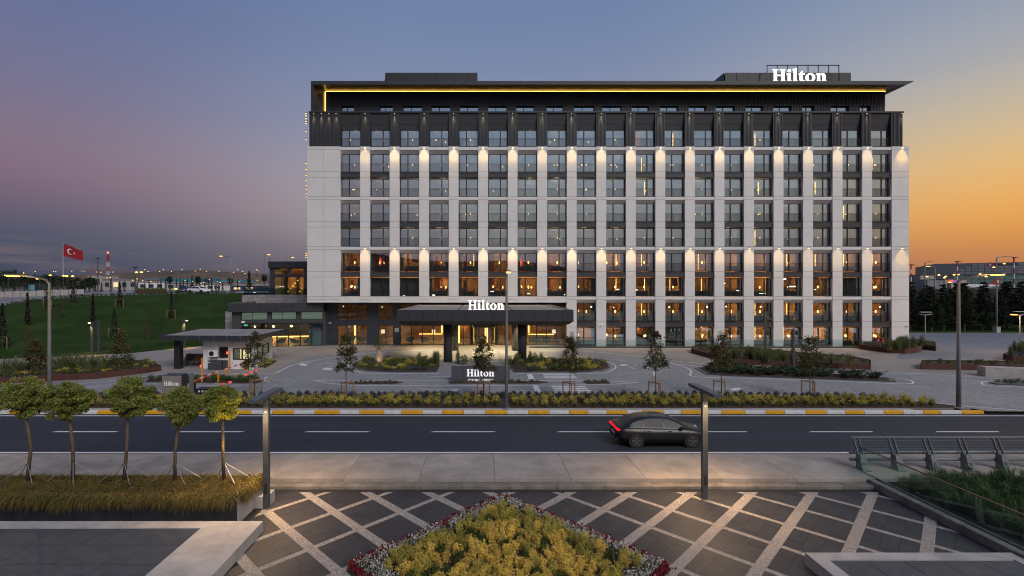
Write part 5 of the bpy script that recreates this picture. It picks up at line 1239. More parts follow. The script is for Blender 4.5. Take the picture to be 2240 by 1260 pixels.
def blades(base, tip, w, sag=.0, n=3):
    """curved ribbons from base to tip, as rows of quads"""
    N = len(base); side = unit(np.cross(tip-base, rng.normal(size=(N,3)))); out = []
    pts = []
    for k in range(n+1):
        t = k/n; p = base+(tip-base)*t; p = p.copy(); p[:,2] += sag*np.sin(t*math.pi)*np.linalg.norm(tip-base,axis=1) ; pts.append(p)
    for k in range(n):
        w0 = w*(1-(k/n)**2)*.5+.0008; w1 = w*(1-((k+1)/n)**2)*.5+.0008
        out.append(np.stack([pts[k]-side*w0, pts[k]+side*w0, pts[k+1]+side*w1, pts[k+1]-side*w1], axis=1))
    return np.concatenate(out)
def ball(N, r, hollow=.0):
    d = unit(rng.normal(size=(N,3))); rad = rng.uniform(hollow**3, 1, N)**(1/3.); return d*rad[:,None]*np.array(r)

ML_tree = leafmat('fresh green leaves', (.31,.33,.070), (.15,.185,.040), vscale=2.2)
ML_mag = leafmat('glossy dark magnolia leaves', (.075,.110,.034), (.040,.062,.022), .4, 3)
ML_magb = leafmat('rusty magnolia leaf backs', (.16,.062,.022), (.09,.036,.016), .7, 3)
ML_yel = leafmat('golden euonymus leaves', (.86,.60,.13), (.58,.42,.08), vscale=5, rnd=.22)
ML_yel2 = leafmat('dull gold euonymus leaves', (.56,.44,.09), (.32,.29,.055), vscale=5, rnd=.28)
ML_grn = leafmat('green euonymus leaves', (.085,.13,.022), (.045,.075,.016), vscale=3)
ML_bed = leafmat('olive shrub leaves', (.13,.15,.035), (.07,.09,.025), vscale=3, rnd=.2)
ML_fes = leafmat('blue grey fescue blades', (.105,.125,.135), (.06,.075,.085), vscale=3, rnd=.15)
ML_feb = leafmat('dry brown fescue blades', (.24,.16,.10), (.15,.10,.07), vscale=3, rnd=.15)
ML_flax = leafmat('flax blades', (.18,.20,.075), (.095,.12,.045), vscale=1.5, rnd=.15)
ML_dk = leafmat('dark conifer needles', (.036,.052,.026), (.018,.028,.015), .7, .6)
ML_jun = leafmat('juniper sprays', (.085,.150,.050), (.040,.080,.028), .6, 1.2, rnd=.15)
ML_fern = leafmat('fern green fronds', (.060,.090,.045), (.035,.058,.030), vscale=2)
ML_trail = leafmat('trailing rosemary stems', (.26,.165,.050), (.12,.088,.028), vscale=1.3, rnd=0)
ML_trail2 = leafmat('green trailing stems', (.15,.15,.03), (.075,.085,.02), vscale=1.3, rnd=0)
ML_white = leafmat('white bedding flowers', (.72,.68,.64), (.5,.46,.42), vscale=6, rnd=0)
ML_red = leafmat('dark red bedding flowers', (.26,.012,.022), (.12,.01,.016), vscale=5, rnd=0)
ML_twig = mat('bare brown twigs', (.07,.045,.03), .9, var=.3)

# ---- five young street trees in the trailing planter
def limb_tree(seed, crown_r, crown_c, h0, trunk_r=.055, nl=12500, lsize=.095):
    global rng
    r_ = np.random.default_rng(seed); mb = MB(); bend = r_.normal(size=2)*.06
    top_ = Vector((crown_c[0]*.6, crown_c[1]*.6, h0)); pts = [Vector((0,0,0)), Vector((bend[0],bend[1],h0*.5)), top_]
    mb.tube(pts, [trunk_r, trunk_r*.85, trunk_r*.8], 9)
    tips = []
    for k in range(9):
        a = 2*math.pi*k/9+r_.uniform(-.3,.3); e = Vector((crown_c[0]+crown_r[0]*.72*math.cos(a), crown_c[1]+crown_r[1]*.72*math.sin(a), crown_c[2]+crown_r[2]*r_.uniform(-.5,.8)))
        m_ = top_.lerp(e,.45)+Vector((0,0,.08)); mb.tube([top_-Vector((0,0,.1)), m_, e], [trunk_r*.5,trunk_r*.28,trunk_r*.1], 6); tips.append(e)
        for q in range(3):
            e2 = m_.lerp(e, r_.uniform(.2,.9))+Vector(r_.normal(size=3))*.28; mb.tube([m_.lerp(e,.3), e2], [trunk_r*.2,trunk_r*.07], 5); tips.append(e2)
    nc = 90; cc = r_.normal(size=(nc,3)); cc = cc/np.linalg.norm(cc,axis=1)[:,None]*(r_.uniform(.25,1,nc)**.5)[:,None]*np.array(crown_r)*.92+np.array(crown_c)
    cc[:,2] += r_.normal(size=nc)*.05
    sz = r_.uniform(.10,.22,nc); per = r_.multinomial(nl, sz**2/np.sum(sz**2)); L = []; D = []
    for c, s_, n_ in zip(cc, sz, per):
        q = r_.normal(size=(n_,3)); q = q/np.linalg.norm(q,axis=1)[:,None]*(r_.uniform(0,1,n_)**.4)[:,None]*s_*np.array([1.15,1.15,.8]); L.append(c+q)
        o = c-np.array(crown_c); D.append(np.tile(unit(o[None,:])*.8+np.array([0,0,-.45]), (n_,1)))
    return mb, leaf_quads(np.concatenate(L), lsize, .36, np.concatenate(D), .55)
SOILZ = .68
tspec = [(48,868,50,45,60,1050,'leftmost round crowned young tree in the trailing planter'),(149,874,50,38,160,1048,'round crowned young tree, second from the left in the trailing planter'),(284,872,52,47,272,1049,'broad crowned young tree in the middle of the trailing planter'),(397,891,42,42,383,1050,'pale crowned young tree, second from the right in the trailing planter'),(486,878,42,42,490,1048,'young tree lit yellow from below at the planter end')]
for k, (cx_, cy_, hw, hh, bx, by, lab) in enumerate(tspec):
    b = G(bx, by, SOILZ); s_ = FPX/b.y; cz = HC+(VY-cy_)/s_-SOILZ; off = ((cx_-bx)/s_, rng.uniform(-.1,.1), cz)
    mb, lq = limb_tree(30+k, (hw*.92/s_, hw*.92/s_, hh*.97/s_), off, cz-hh/s_*.78, .062)
    t = thing('young_tree', lab, 'tree', tuple(b)); ORG[t] = Vector((0,0,0)); mb.build('trunk', M_bark, t, True)
    inst('crown', quads('crown', lq, ML_tree), t)
    for q in range(4):
        a = .6+q*math.pi/2+rng.uniform(-.2,.2); MB().tube([(0,0,.62),(math.cos(a)*.95, math.sin(a)*.5, -.02)], .013, 5).build('guy_strap', M_pole, t)
q = G(490,1048,SOILZ); lamp('SPOT','tree_uplight',(q.x+.35,q.y-.35,SOILZ+.12),1500,(1.0,.60,.07),.05,aim=(-.02,.16,1),spot=36,blend=.7)

# ---- dark planter with trailing rosemary
PL = thing('hedge_planter', 'long dark planter wall with trailing brown green rosemary', 'planter', (-13.5,17.1,-.3))
PX0_, PX1_, PY0, PY1 = -24.0, -8.25, 16.25, 18.15
MB().box(PX0_+.02,PX1_-.02,PY0+.05,PY1-.05,-.3,.58).build('soil', M_soil, PL)
M_plant = mat('dark stained planter panel', (.022,.024,.029), .6, var=.35, vscale=1.5)
x = PX1_
while x > PX0_: MB().box(max(x-1.82,PX0_)+.008,x-.008,PY0,PY0+.048,-.3,.62).build('planter_panel', M_plant, PL); x -= 1.82
MB().box(PX1_-.019,PX1_+.03,PY0+.0,PY1,-.3,.62).build('end_panel', M_conc, PL); MB().box(PX0_,PX1_-.02,PY1-.049,PY1,-.3,.60).build('back_panel', M_plant, PL)  # end face gets a paler material for the light falling on it
MB().box(PX1_+.035,PX1_+.5,PY1-.75,PY1-.1,-.3,.12).build('side_block', M_conc, PL)
N = 21000
b0 = np.stack([rng.uniform(PX0_,PX1_,N), rng.uniform(PY0,PY1,N), np.full(N,.60)],1)
up = np.stack([rng.normal(size=N)*.13, rng.normal(size=N)*.13-.06, rng.uniform(.04,.17,N)],1)
V1 = blades(b0, b0+up, .016, .0, 2)
Nf = 9500; fx_ = rng.uniform(PX0_,PX1_+.02,Nf); lump = .5+.5*np.sin(fx_*2.1)*np.sin(fx_*.83+1)
b1_ = np.stack([fx_, PY0-rng.uniform(-.12,.22,Nf), .62+rng.uniform(-.08,.16,Nf)],1)
dn = np.stack([rng.normal(size=Nf)*.10-.05, -rng.uniform(.02,.20,Nf), -rng.uniform(.08,.34,Nf)*(1+.5*lump)],1); dn[:,0] *= 1.0
V2 = blades(b1_, b1_+dn, .017, .18, 3)
Ne = 1600; b2_ = np.stack([PX1_+rng.uniform(-.1,.2,Ne), rng.uniform(PY0,PY1,Ne), .62+rng.uniform(-.08,.16,Ne)],1); V3 = blades(b2_, b2_+np.stack([rng.uniform(.02,.16,Ne), rng.normal(size=Ne)*.08, -rng.uniform(.05,.34,Ne)],1), .017, .2, 3)
V = np.concatenate([V1,V2,V3]); mi = (rng.random(len(V)) < .34).astype(int)
tag(inst('trailing_rosemary', quads('trailing_rosemary', V, [ML_trail, ML_trail2], mi), PL, -ORG[PL]), kind='stuff')
ORG[PL] = ORG[PL]

# ---- diamond flower bed
BXc, BYc, BH = .83, 13.62, 4.62
struct(MB().prism([(BXc-BH,BYc),(BXc,BYc-BH),(BXc+BH,BYc),(BXc,BYc+BH)], -.5, -.25), 'flower_bed', M_soil)
dia = lambda x, y: np.abs(x-BXc)+np.abs(y-BYc)
def ring(N, d0, d1):
    d = rng.uniform(d0,d1,N); u = rng.uniform(-.25,1,N); x = (d*(1-np.abs(u)))*np.where(rng.random(N) < .5,-1,1); y = d*u; return np.stack([BXc+x, BYc+y],1)
xy = ring(2600, 4.30, 4.62); nb = 360; cl = ring(nb,4.44,4.61); pick = rng.integers(nb, size=2600); xy = cl[pick]+rng.normal(size=(2600,2))*.05
pr = np.concatenate([xy, -.25+rng.uniform(.02,.20,2600)[:,None]],1)
tag(tag(inst('red_bedding', quads('red_bedding', np.concatenate([leaf_quads(pr,.085,.7), leaf_quads(pr[:900]-[0,0,.05],.06,.6)]), [ML_red, ML_grn], [0]*2600+[1]*900), None), 'dark red bedding flowers edging the diamond flower bed', 'flowers'), kind='stuff')
nb = 620; cl = ring(nb,3.78,4.42); N = 9000; pick = rng.integers(nb,size=N); xy = cl[pick]+rng.normal(size=(N,2))*.05
pr = np.concatenate([xy, -.25+rng.uniform(.05,.28,N)[:,None]],1); up = np.tile(np.array([[0,0,.4]]),(N,1))
mi = (rng.random(N) < .48).astype(int); pr[mi == 1,2] -= .05
tag(tag(inst('white_bedding', quads('white_bedding', leaf_quads(pr,.05,.75,up,1.0), [ML_white, ML_grn], mi)), 'band of white bedding flowers inside the red edging', 'flowers'), kind='stuff')
def shrub_mesh(name, n, r, h, lsize, tops, low, frac=.45, aspect=.55, stems=9):
    """upright bush: leaf tufts on short stems, tip leaves in the tops material"""
    L, MI, D = [], [], []
    for k in range(stems):
        a = 2*math.pi*k/stems+rng.uniform(-.4,.4); rr = r*rng.uniform(.15,1.0)*(0.3 if k == 0 else 1); ht = h*rng.uniform(.72,1.05)*(1.08 if k == 0 else 1-.25*rr/r)
        m = n//stems; t = rng.uniform(.12,1,m)**.75; c = np.stack([math.cos(a)*rr*t, math.sin(a)*rr*t, ht*t],1)+rng.normal(size=(m,3))*np.array([r*.20,r*.20,h*.05]); c[:,2] = np.maximum(c[:,2],.02)
        L.append(c); MI.append(np.where(t+rng.normal(size=m)*.10 > frac, 0, 1)); D.append(np.tile(np.array([[math.cos(a)*.8,math.sin(a)*.8,.25]]),(m,1)))
    L = np.concatenate(L); return quads(name, leaf_quads(L, lsize, aspect, np.concatenate(D), .7), [tops, low], np.concatenate(MI))
SH = [shrub_mesh('golden_shrub', 460, .20, .46, .052, ML_yel, ML_grn, rng.uniform(.18,.32)) for _ in range(6)]
SH2 = [shrub_mesh('golden_shrub', 460, .20, .46, .052, ML_yel2, ML_grn, .2) for _ in range(3)]
SHg = [shrub_mesh('golden_shrub', 360, .17, .40, .052, ML_grn, ML_bed, .3) for _ in range(2)]
y = BYc-1.1; row = 0; cnt = 0
while y < BYc+3.7:
    x = BXc-4+(.19 if row % 2 else 0)
    while x < BXc+4:
        xx, yy = x+rng.normal()*.045, y+rng.normal()*.045
        if dia(xx,yy) < 3.72 and rng.random() > .03:
            u = rng.random(); near = dia(xx,yy) < 2.4; pool = SH if (near and u > .30) or u > .80 else (SHg if u < .12 else SH2)
            o = inst('golden_shrub', pool[int(rng.integers(len(pool)))], None, (xx,yy,-.26), rng.uniform(0,6.28), rng.uniform(.85,1.15)); tag(o, 'golden leaved shrub planted in the diamond flower bed', 'shrub', 'golden shrubs in the diamond flower bed'); cnt += 1
        x += .37
    y += .33; row += 1

# ---- verge: golden shrubs, fescue tufts, staked magnolias
vp = [(-420,892.5),(2075,892.5),(2104,889),(1980,876),(1850,868.8),(1640,867),(-420,867)]
struct(MB().prism([gp(*p) for p in vp], -.2, .082), 'verge_soil', M_soil)
VS = [shrub_mesh('verge_shrub', 460, .29, .60, .068, ML_yel2, ML_grn, rng.uniform(.50,.78)) for _ in range(6)]
def verge_back(X):      # far edge of the verge
    px = VX+X*FPX/33.5; return 34.0 if px < 1640 else float(np.interp(px,[1640,1850,1980,2104],[33.9,33.4,32.4,30.9]))
cnt = 0
for rr in range(3):
    X = -33.5
    while X < 29.5:
        yy = 30.95+.66*rr+rng.normal()*.08; xx = X+rng.normal()*.08; pxx = VX+xx*FPX/yy
        if yy < verge_back(xx)-.45 and abs(xx-G(108,901).x) > .3 and abs(xx-G(1108,894).x) > .45:
            o = inst('verge_shrub', VS[int(rng.integers(6))], None, (xx,yy,.07), rng.uniform(0,6.28), rng.uniform(.8,1.15)); tag(o, 'golden green shrub in the planted verge along the kerb', 'shrub', 'golden green shrubs in the kerb verge')
        X += .64
def tuft_mesh(name, n, r, h, w, m):
    base = np.stack([rng.normal(size=n)*r*.25, rng.normal(size=n)*r*.25, np.zeros(n)],1); a = rng.uniform(0,2*math.pi,n); e = rng.uniform(.15,1,n)
    tip = np.stack([np.cos(a)*r*e, np.sin(a)*r*e, h*(1.05-.65*e*e)],1); return quads(name, blades(base, tip, w, .12, 2), m)
FT = [tuft_mesh('fescue_tuft', 150, .25, .36, .022, ML_fes) for _ in range(3)]; FTb = [tuft_mesh('fescue_tuft', 150, .25, .36, .022, ML_feb) for _ in range(2)]
for rr in range(2):
    X = -33.5+.3*rr
    while X < 27.5:
        back = verge_back(X); yy = back-.22-.46*rr+rng.normal()*.03; brown = (rng.random() < .12) or (-14 < X < -8.5 and rng.random() < .6) or (5.5 < X < 8.5 and rng.random() < .5)
        me = (FTb[int(rng.integers(2))] if brown else FT[int(rng.integers(3))]); o = inst('fescue_tuft', me, None, (X+rng.normal()*.05,yy,.07), rng.uniform(0,6.28), rng.uniform(1.05,1.4))
        tag(o, ('brown' if brown else 'blue grey')+' fescue tuft along the back of the planted verge', 'grass tuft', ('brown' if brown else 'blue grey')+' fescue tufts in the verge'); X += .56
def magnolia(seed, h, w):
    r_ = np.random.default_rng(seed); mb = MB(); mb.tube([(0,0,0),(r_.normal()*.03,r_.normal()*.03,h*.5),(0,0,h*.97)], [.035,.026,.008], 7); L, D, MI = [], [], []
    for k in range(80):
        t = .46+.54*r_.uniform(0,1)**1.25; z = h*t; rad = w*(1.03-((t-.46)/.54))**.62*r_.uniform(.45,1.05)+.05; a = r_.uniform(0,6.28)
        e = np.array([math.cos(a)*rad, math.sin(a)*rad, z+.05]); mb.tube([(0,0,z-.18*rad),tuple(e)], [.010,.004], 4)
        n_ = int(16+16*(1-t)); q = r_.normal(size=(n_,3))*np.array([.11,.11,.09]); L.append(e+q); D.append(unit(q)+np.array([math.cos(a)*.4,math.sin(a)*.4,.3])); MI.append((r_.random(n_) < (.10+.30*t)).astype(int))
    return mb, leaf_quads(np.concatenate(L), .165, .42, np.concatenate(D), .4), np.concatenate(MI)
mags = [(75,862,742,'young magnolia at the far left of the verge',34.2),(265,865,728,'young magnolia rising behind the round trees near the corten bed',34.6),(556,865,730,'staked young magnolia in front of the guard booth',None),(758,872,733,'staked young magnolia left of the planted island',None),(1058,871,737,'staked young magnolia directly before the monument sign',None),(1246,871,740,'staked young magnolia beside the zebra crossing',None),(1435,871,730,'staked young magnolia right of the planted island',None),(1578,868,731,'staked young magnolia at the left end of the fern island',None),(1772,868,738,'staked young magnolia at the middle of the fern island',None)]
for k, (px, by, ty, lab, Yo) in enumerate(mags):
    b = G(px, by, .07) if Yo is None else Vector(((px-VX)*Yo/FPX, Yo, .07)); h = P(px, ty, b.y).z-.07
    mb, lq, mi = magnolia(80+k, h, .175*h); t = thing('young_magnolia', lab, 'tree', tuple(b)); ORG[t] = Vector((0,0,0))
    mb.build('trunk', M_bark, t, True); inst('crown', quads('crown', lq, [ML_mag, ML_magb], mi), t)
    st = thing('tree_stake', 'timber stake frame of the '+lab.replace('staked ','',1).replace('rising ','',1), 'tree stake', tuple(b)); ORG[st] = Vector((0,0,0)); hp = 1.15; pts = [(-.42,.25),(.42,.30),(.05,-.42)]
    for x_, y_ in pts: MB().tube([(x_,y_,0),(x_,y_,hp)], .045, 7).build('post', M_stake, st)
    for i_ in range(3): a_, b_ = pts[i_], pts[(i_+1) % 3]; MB().tube([(a_[0],a_[1],hp-.06),(b_[0],b_[1],hp-.06)], .032, 6).build('rail', M_stake, st)

# ---- beds on the forecourt
def in_poly(x, y, poly):
    c = False; n = len(poly)
    for i in range(n):
        (x0,y0),(x1,y1) = poly[i], poly[i-1]
        if (y0 > y) != (y1 > y) and x < (x1-x0)*(y-y0)/(y1-y0)+x0: c = not c
    return c
def scatter(poly, spacing, jit=.3):
    xs_, ys_ = [p[0] for p in poly], [p[1] for p in poly]; out = []; y = min(ys_); r = 0
    while y < max(ys_):
        x = min(xs_)+(spacing/2 if r % 2 else 0)
        while x < max(xs_):
            p = (x+rng.normal()*spacing*jit, y+rng.normal()*spacing*jit)
            if in_poly(*p, poly): out.append(p)
            x += spacing
        y += spacing*.87; r += 1
    return out
def shrink(poly, f):
    cx_ = sum(p[0] for p in poly)/len(poly); cy_ = sum(p[1] for p in poly)/len(poly); return [(cx_+(p[0]-cx_)*f, cy_+(p[1]-cy_)*f) for p in poly]
def clockw(poly):
    a = sum(poly[i][0]*poly[(i+1)%len(poly)][1]-poly[(i+1)%len(poly)][0]*poly[i][1] for i in range(len(poly))); return poly if a > 0 else poly[::-1]
def corten_bed(poly, h, lab, seg=2.2):
    """raised bed of corten plates along a ground polygon"""
    poly = clockw(poly); cx_ = sum(p[0] for p in poly)/len(poly); cy_ = sum(p[1] for p in poly)/len(poly)
    t = thing('corten_planter', lab, 'planter', (cx_,cy_,.05))
    for i in range(len(poly)):
        a, b = Vector(poly[i]), Vector(poly[(i+1)%len(poly)]); n = max(1, round((b-a).length/seg))
        for k in range(n):
            p, q = a+(b-a)*(k/n), a+(b-a)*((k+1)/n); d = (q-p).normalized(); nn = Vector((-d.y,d.x))*.04
            MB().prism([tuple(p),tuple(q),tuple(q+nn),tuple(p+nn)], .05, .05+h).build('steel_plate', M_corten, t)
    MB().prism(shrink(poly,.985), .05, .05+h-.09).build('soil', M_soil, t)
    return .05+h-.09
LOWS = [shrub_mesh('low_shrub', 220, .34, .34, .075, ML_bed, ML_grn, .2) for _ in range(4)]
LOWY = [shrub_mesh('low_shrub', 220, .34, .34, .075, ML_yel2, ML_bed, .35) for _ in range(3)]
LOWD = [shrub_mesh('low_shrub', 220, .36, .40, .075, ML_grn, ML_fern, .3) for _ in range(3)]
GREYS = [shrub_mesh('grey_shrub', 200, .36, .30, .07, ML_fes, ML_fern, .2) for _ in range(2)]
def flax_mesh(n, h, r, w=.055):
    base = rng.normal(size=(n,3))*np.array([.08,.08,0]); a = rng.uniform(0,6.28,n); e = rng.uniform(.1,1,n)**.8; tip = np.stack([np.cos(a)*r*e, np.sin(a)*r*e, h*(1.05-.45*e*e)],1); return quads('flax', blades(base, tip, w, .10, 4), ML_flax)
FLX = [flax_mesh(70,1.35,.85) for _ in range(4)]
REED = [flax_mesh(90,1.15,.35,.03) for _ in range(3)]
def put(me, name, x, y, z, lab, cat, grp, s=None): return tag(inst(name, me, None, (x,y,z), rng.uniform(0,6.28), s or rng.uniform(.85,1.15)), lab, cat, grp)
pick = lambda l: l[int(rng.integers(len(l)))]
# left corten bed
LB = [gp(-330,872), gp(0,840), gp(120,833), gp(210,829), gp(315,817), gp(353,811), gp(318,797), gp(235,800), gp(100,806), gp(-50,814), gp(-330,834)]
z = corten_bed(LB, .50, 'long corten planter of flax and low shrubs beside the entry lane')
FRONTL = [gp(-100,846), gp(0,838), gp(120,831), gp(210,827), gp(315,815), gp(350,810), gp(318,799), gp(280,806), gp(210,815), gp(100,821), gp(0,828)]
for x, y in scatter(FRONTL, .80): put(pick(LOWS+LOWY[:1]), 'low_shrub', x, y, z, 'low yellow green shrub along the left corten planter', 'shrub', 'low shrubs in the left corten planter')
for k, (px, py) in enumerate(((14,818),(38,817),(72,816),(108,812),(135,810),(157,809),(178,808.5),(202,808),(228,807),(-40,822),(255,806))):
    q = G(px, py, z); put(FLX[k % 4], 'flax_clump', q.x, q.y, z, 'spiky flax clump in the left corten planter', 'flax', 'flax clumps in the left corten planter', rng.uniform(.95,1.2))
# hedge island between the lanes
HI = [gp(318,836), gp(420,838), gp(560,839), gp(578,834), gp(560,829), gp(430,827), gp(330,829)]
struct(MB().prism(HI, .04, .11), 'lane_island', M_soil)
for x, y in scatter(HI, .62): put(pick(LOWD), 'rosemary_shrub', x, y, .10, 'dark green low shrub on the island between the entry lanes', 'shrub', 'dark shrubs on the lane island')
# euonymus strip right of the booth
ES = [gp(508,806), gp(585,803), gp(606,790), gp(596,787), gp(560,797), gp(510,799)]
struct(MB().prism(ES, .04, .10), 'booth_bed', M_soil)
for x, y in scatter(shrink(ES,.9), .70): put(pick(LOWY), 'euonymus_shrub', x, y, .09, 'yellow green shrub in the strip beside the guard booth', 'shrub', 'shrubs beside the guard booth')
# round planted island in front of the canopy, two halves
def island(poly, lab, grp):
    poly = clockw(poly); k_ = struct(MB().prism(poly, .0, .13), 'island_kerb', M_postdark); inner = shrink(poly,.955)
    struct(MB().prism(inner, .05, .155), 'island_soil', M_soil)
    for x, y in scatter(shrink(poly,.90), .72):
        u = rng.random(); me, nm = (pick(LOWY),'low_shrub') if u < .34 else (pick(LOWS),'low_shrub') if u < .58 else (pick(GREYS),'grey_shrub') if u < .85 else (pick(LOWD),'low_shrub')
        kind_ = {'grey_shrub':'grey leaved'}.get(nm, 'golden' if u < .34 else 'olive' if u < .58 else 'dark green'); put(me, nm, x, y, .15, f'{kind_} shrub on the {lab}', 'shrub', f'{kind_} shrubs on the {lab}', rng.uniform(.9,1.5))
IL = [gp(775,800), gp(779,793), gp(800,788.5), gp(880,787.5), gp(956,787.5), gp(962,800), gp(955,814.5), gp(870,815), gp(800,812), gp(782,806)]
IR = [gp(1108,788), gp(1250,788), gp(1315,791), gp(1333,796), gp(1336,804), gp(1318,811), gp(1280,814.5), gp(1125,815), gp(1112,802)]
island(IL, 'left half of the round island', 'l'); island(IR, 'right half of the round island', 'r')
for k, (px, py) in enumerate(((917,801),(951,797),(957,798),(1002,796),(1128,799),(1133,797),(1160,797),(1184,800),(1170,799))):
    q = G(px, py); put(REED[k % 3], 'reed_clump', q.x, q.y, .14, f'upright reed clump on the round island, {ORD[k]} counted from the left', 'reed', None, rng.uniform(.95,1.25))
for px, py, lab in ((1015,798,'clipped round bush left of the crossing on the island'),(1112,799,'clipped round bush right of the crossing on the island'),(800,799,'small dark bush at the left tip of the island')):
    q = G(px, py); c = ball(700,(.42,.42,.5)); c[:,2] += .48; tag(inst('round_bush', quads('round_bush', leaf_quads(c,.09,.5), ML_grn), None, (q.x,q.y,.1)), lab, 'bush')
for px, py in ((985,808),(1148,811)):
    q = G(px, py); lamp('SPOT','planting_light',(q.x,q.y-.5,.3),26,(1.0,.62,.2),.03,aim=(0,.7,.5),spot=110,blend=.9)
# tall vases with flowers
def vase(px, py, lab):
    q = G(px, py); t = thing('vase_planter', lab, 'vase', (q.x,q.y,.1)); ORG[t] = Vector((0,0,0)); M_v = mat('woven tan vase', (.34,.25,.16), .7, var=.3, vscale=10, bump=.6, bscale=18)
    prof = [(.18,0),(.24,.1),(.36,.45),(.42,.8),(.38,1.05),(.26,1.3),(.18,1.5),(.19,1.62),(.24,1.7)]
    MB().lathe(prof, 0, 0, 20).build('vase', M_v, t, True)
    mb = MB()
    for s_ in (-1,1):
        for k in range(10):
            pts = []
            for i_ in range(7):
                f = i_/6; zz = .02+1.3*f; rr = np.interp(zz,[p[1] for p in prof],[p[0] for p in prof])+.012; a = 2*math.pi*k/10+s_*f*2.2; pts.append((math.cos(a)*rr,math.sin(a)*rr,zz))
            mb.tube(pts, .016, 4, cap=False)
    mb.build('lattice', M_conc, t)
    c = ball(900,(.62,.62,.75)); c[:,2] += 2.25; inst('foliage', quads('foliage', leaf_quads(c,.10,.4,unit(c-np.array([0,0,1.6])),.6), [ML_grn, leafmat('pink flower petals',(.5,.08,.22),(.3,.05,.15))], (rng.random(900) < .03).astype(int)), t)
    lamp('SPOT','vase_light',(q.x+.15,q.y-.75,.35),34,(1.0,.62,.3),.03,aim=(-.1,.5,.75),spot=75,blend=.8)
vase(829,800,'tall woven vase with a leafy bush at the left of the island'); vase(1257,803,'tall woven vase with a leafy bush at the right of the island')
# median strips along the drive
for poly, lab in (([(747,837.5),(855,834.5),(882,836.5),(862,840.5),(760,840.5)],'left'),([(980,836),(1090,833),(1180,834.5),(1200,837),(1180,839.5),(985,839.5)],'middle'),([(1275,836),(1300,833.5),(1332,835),(1334,839),(1285,840)],'right')):
    pl = [gp(*p) for p in poly]; struct(MB().prism(clockw(pl), .04, .10), 'median_soil', M_soil)
    for x, y in scatter(shrink(pl,.9), .5):
        if lab == 'middle' and y > MYs-.1 and mx(985) < x < mx(1117): continue
        put(pick(LOWS), 'median_shrub', x, y, .09, f'small olive shrub on the {lab} median strip of the drive', 'shrub', f'olive shrubs on the {lab} median strip', rng.uniform(.45,.62))
# right corten bed with grasses
RB = [gp(1512,772), gp(1536,779), gp(1562,786), gp(1600,796), gp(1760,803), gp(1905,809), gp(1905,798), gp(1860,789), gp(1760,781), gp(1680,773), gp(1600,768), gp(1540,766), gp(1514,766)]
z = corten_bed(RB, .52, 'long corten planter with flax and reeds on the right forecourt')
for x, y in scatter(shrink(RB,.96), 1.25): put(pick(LOWS), 'low_shrub', x, y, z, 'low olive shrub in the right corten planter', 'shrub', 'low shrubs in the right corten planter')
for k in range(26):
    px = 1600+rng.uniform(0,110); q = G(px, np.interp(px,[1600,1710],[783,789])+rng.normal()*2, z); put(REED[k % 3], 'reed_clump', q.x, q.y, z, 'reed clump in the dense part of the right corten planter', 'reed', 'reeds in the right corten planter', rng.uniform(.9,1.2))
for px, py in ((1672,790),(1692,790),(1713,791),(1733,792),(1757,793),(1795,796),(1818,797),(1857,800)):
    q = G(px, py, z); put(pick(FLX), 'flax_clump', q.x, q.y, z, 'spiky flax clump in the right corten planter', 'flax', 'flax clumps in the right corten planter', rng.uniform(.75,.95))
FI = [gp(1520,806), gp(1532,813), gp(1545,820), gp(1600,823), gp(1760,829), gp(1960,836), gp(1956,829), gp(1900,824), gp(1760,815), gp(1620,806), gp(1545,802)]
struct(MB().prism(clockw(FI), .0, .13), 'fern_island', M_postdark); struct(MB().prism(clockw(shrink(FI,.95)), .05, .15), 'fern_island_soil', M_soil)
def fern_mesh():
    V = []
    for k in range(9):
        a = 2*math.pi*k/9+rng.uniform(-.3,.3); L_ = rng.uniform(.5,.8); t = np.linspace(.1,1,16); c = np.stack([np.cos(a)*L_*t*.8, np.sin(a)*L_*t*.8, L_*(.95*t-.45*t*t)*1.3],1)
        for s_ in (-1,1): c2 = c+np.stack([-np.sin(a)*s_*.09*(1.1-t), np.cos(a)*s_*.09*(1.1-t), 0*t],1); V.append(leaf_quads(c2,.15,.35,np.tile(np.array([[-math.sin(a)*s_,math.cos(a)*s_,.2]]),(16,1)),.3))
    return quads('fern', np.concatenate(V), ML_fern)
FRN = [fern_mesh() for _ in range(4)]
for x, y in scatter(shrink(FI,.88), .78): put(pick(FRN), 'fern', x, y, .14, 'dark green fern on the kerbed island right of the drive', 'fern', 'ferns on the kerbed island', rng.uniform(.9,1.3))
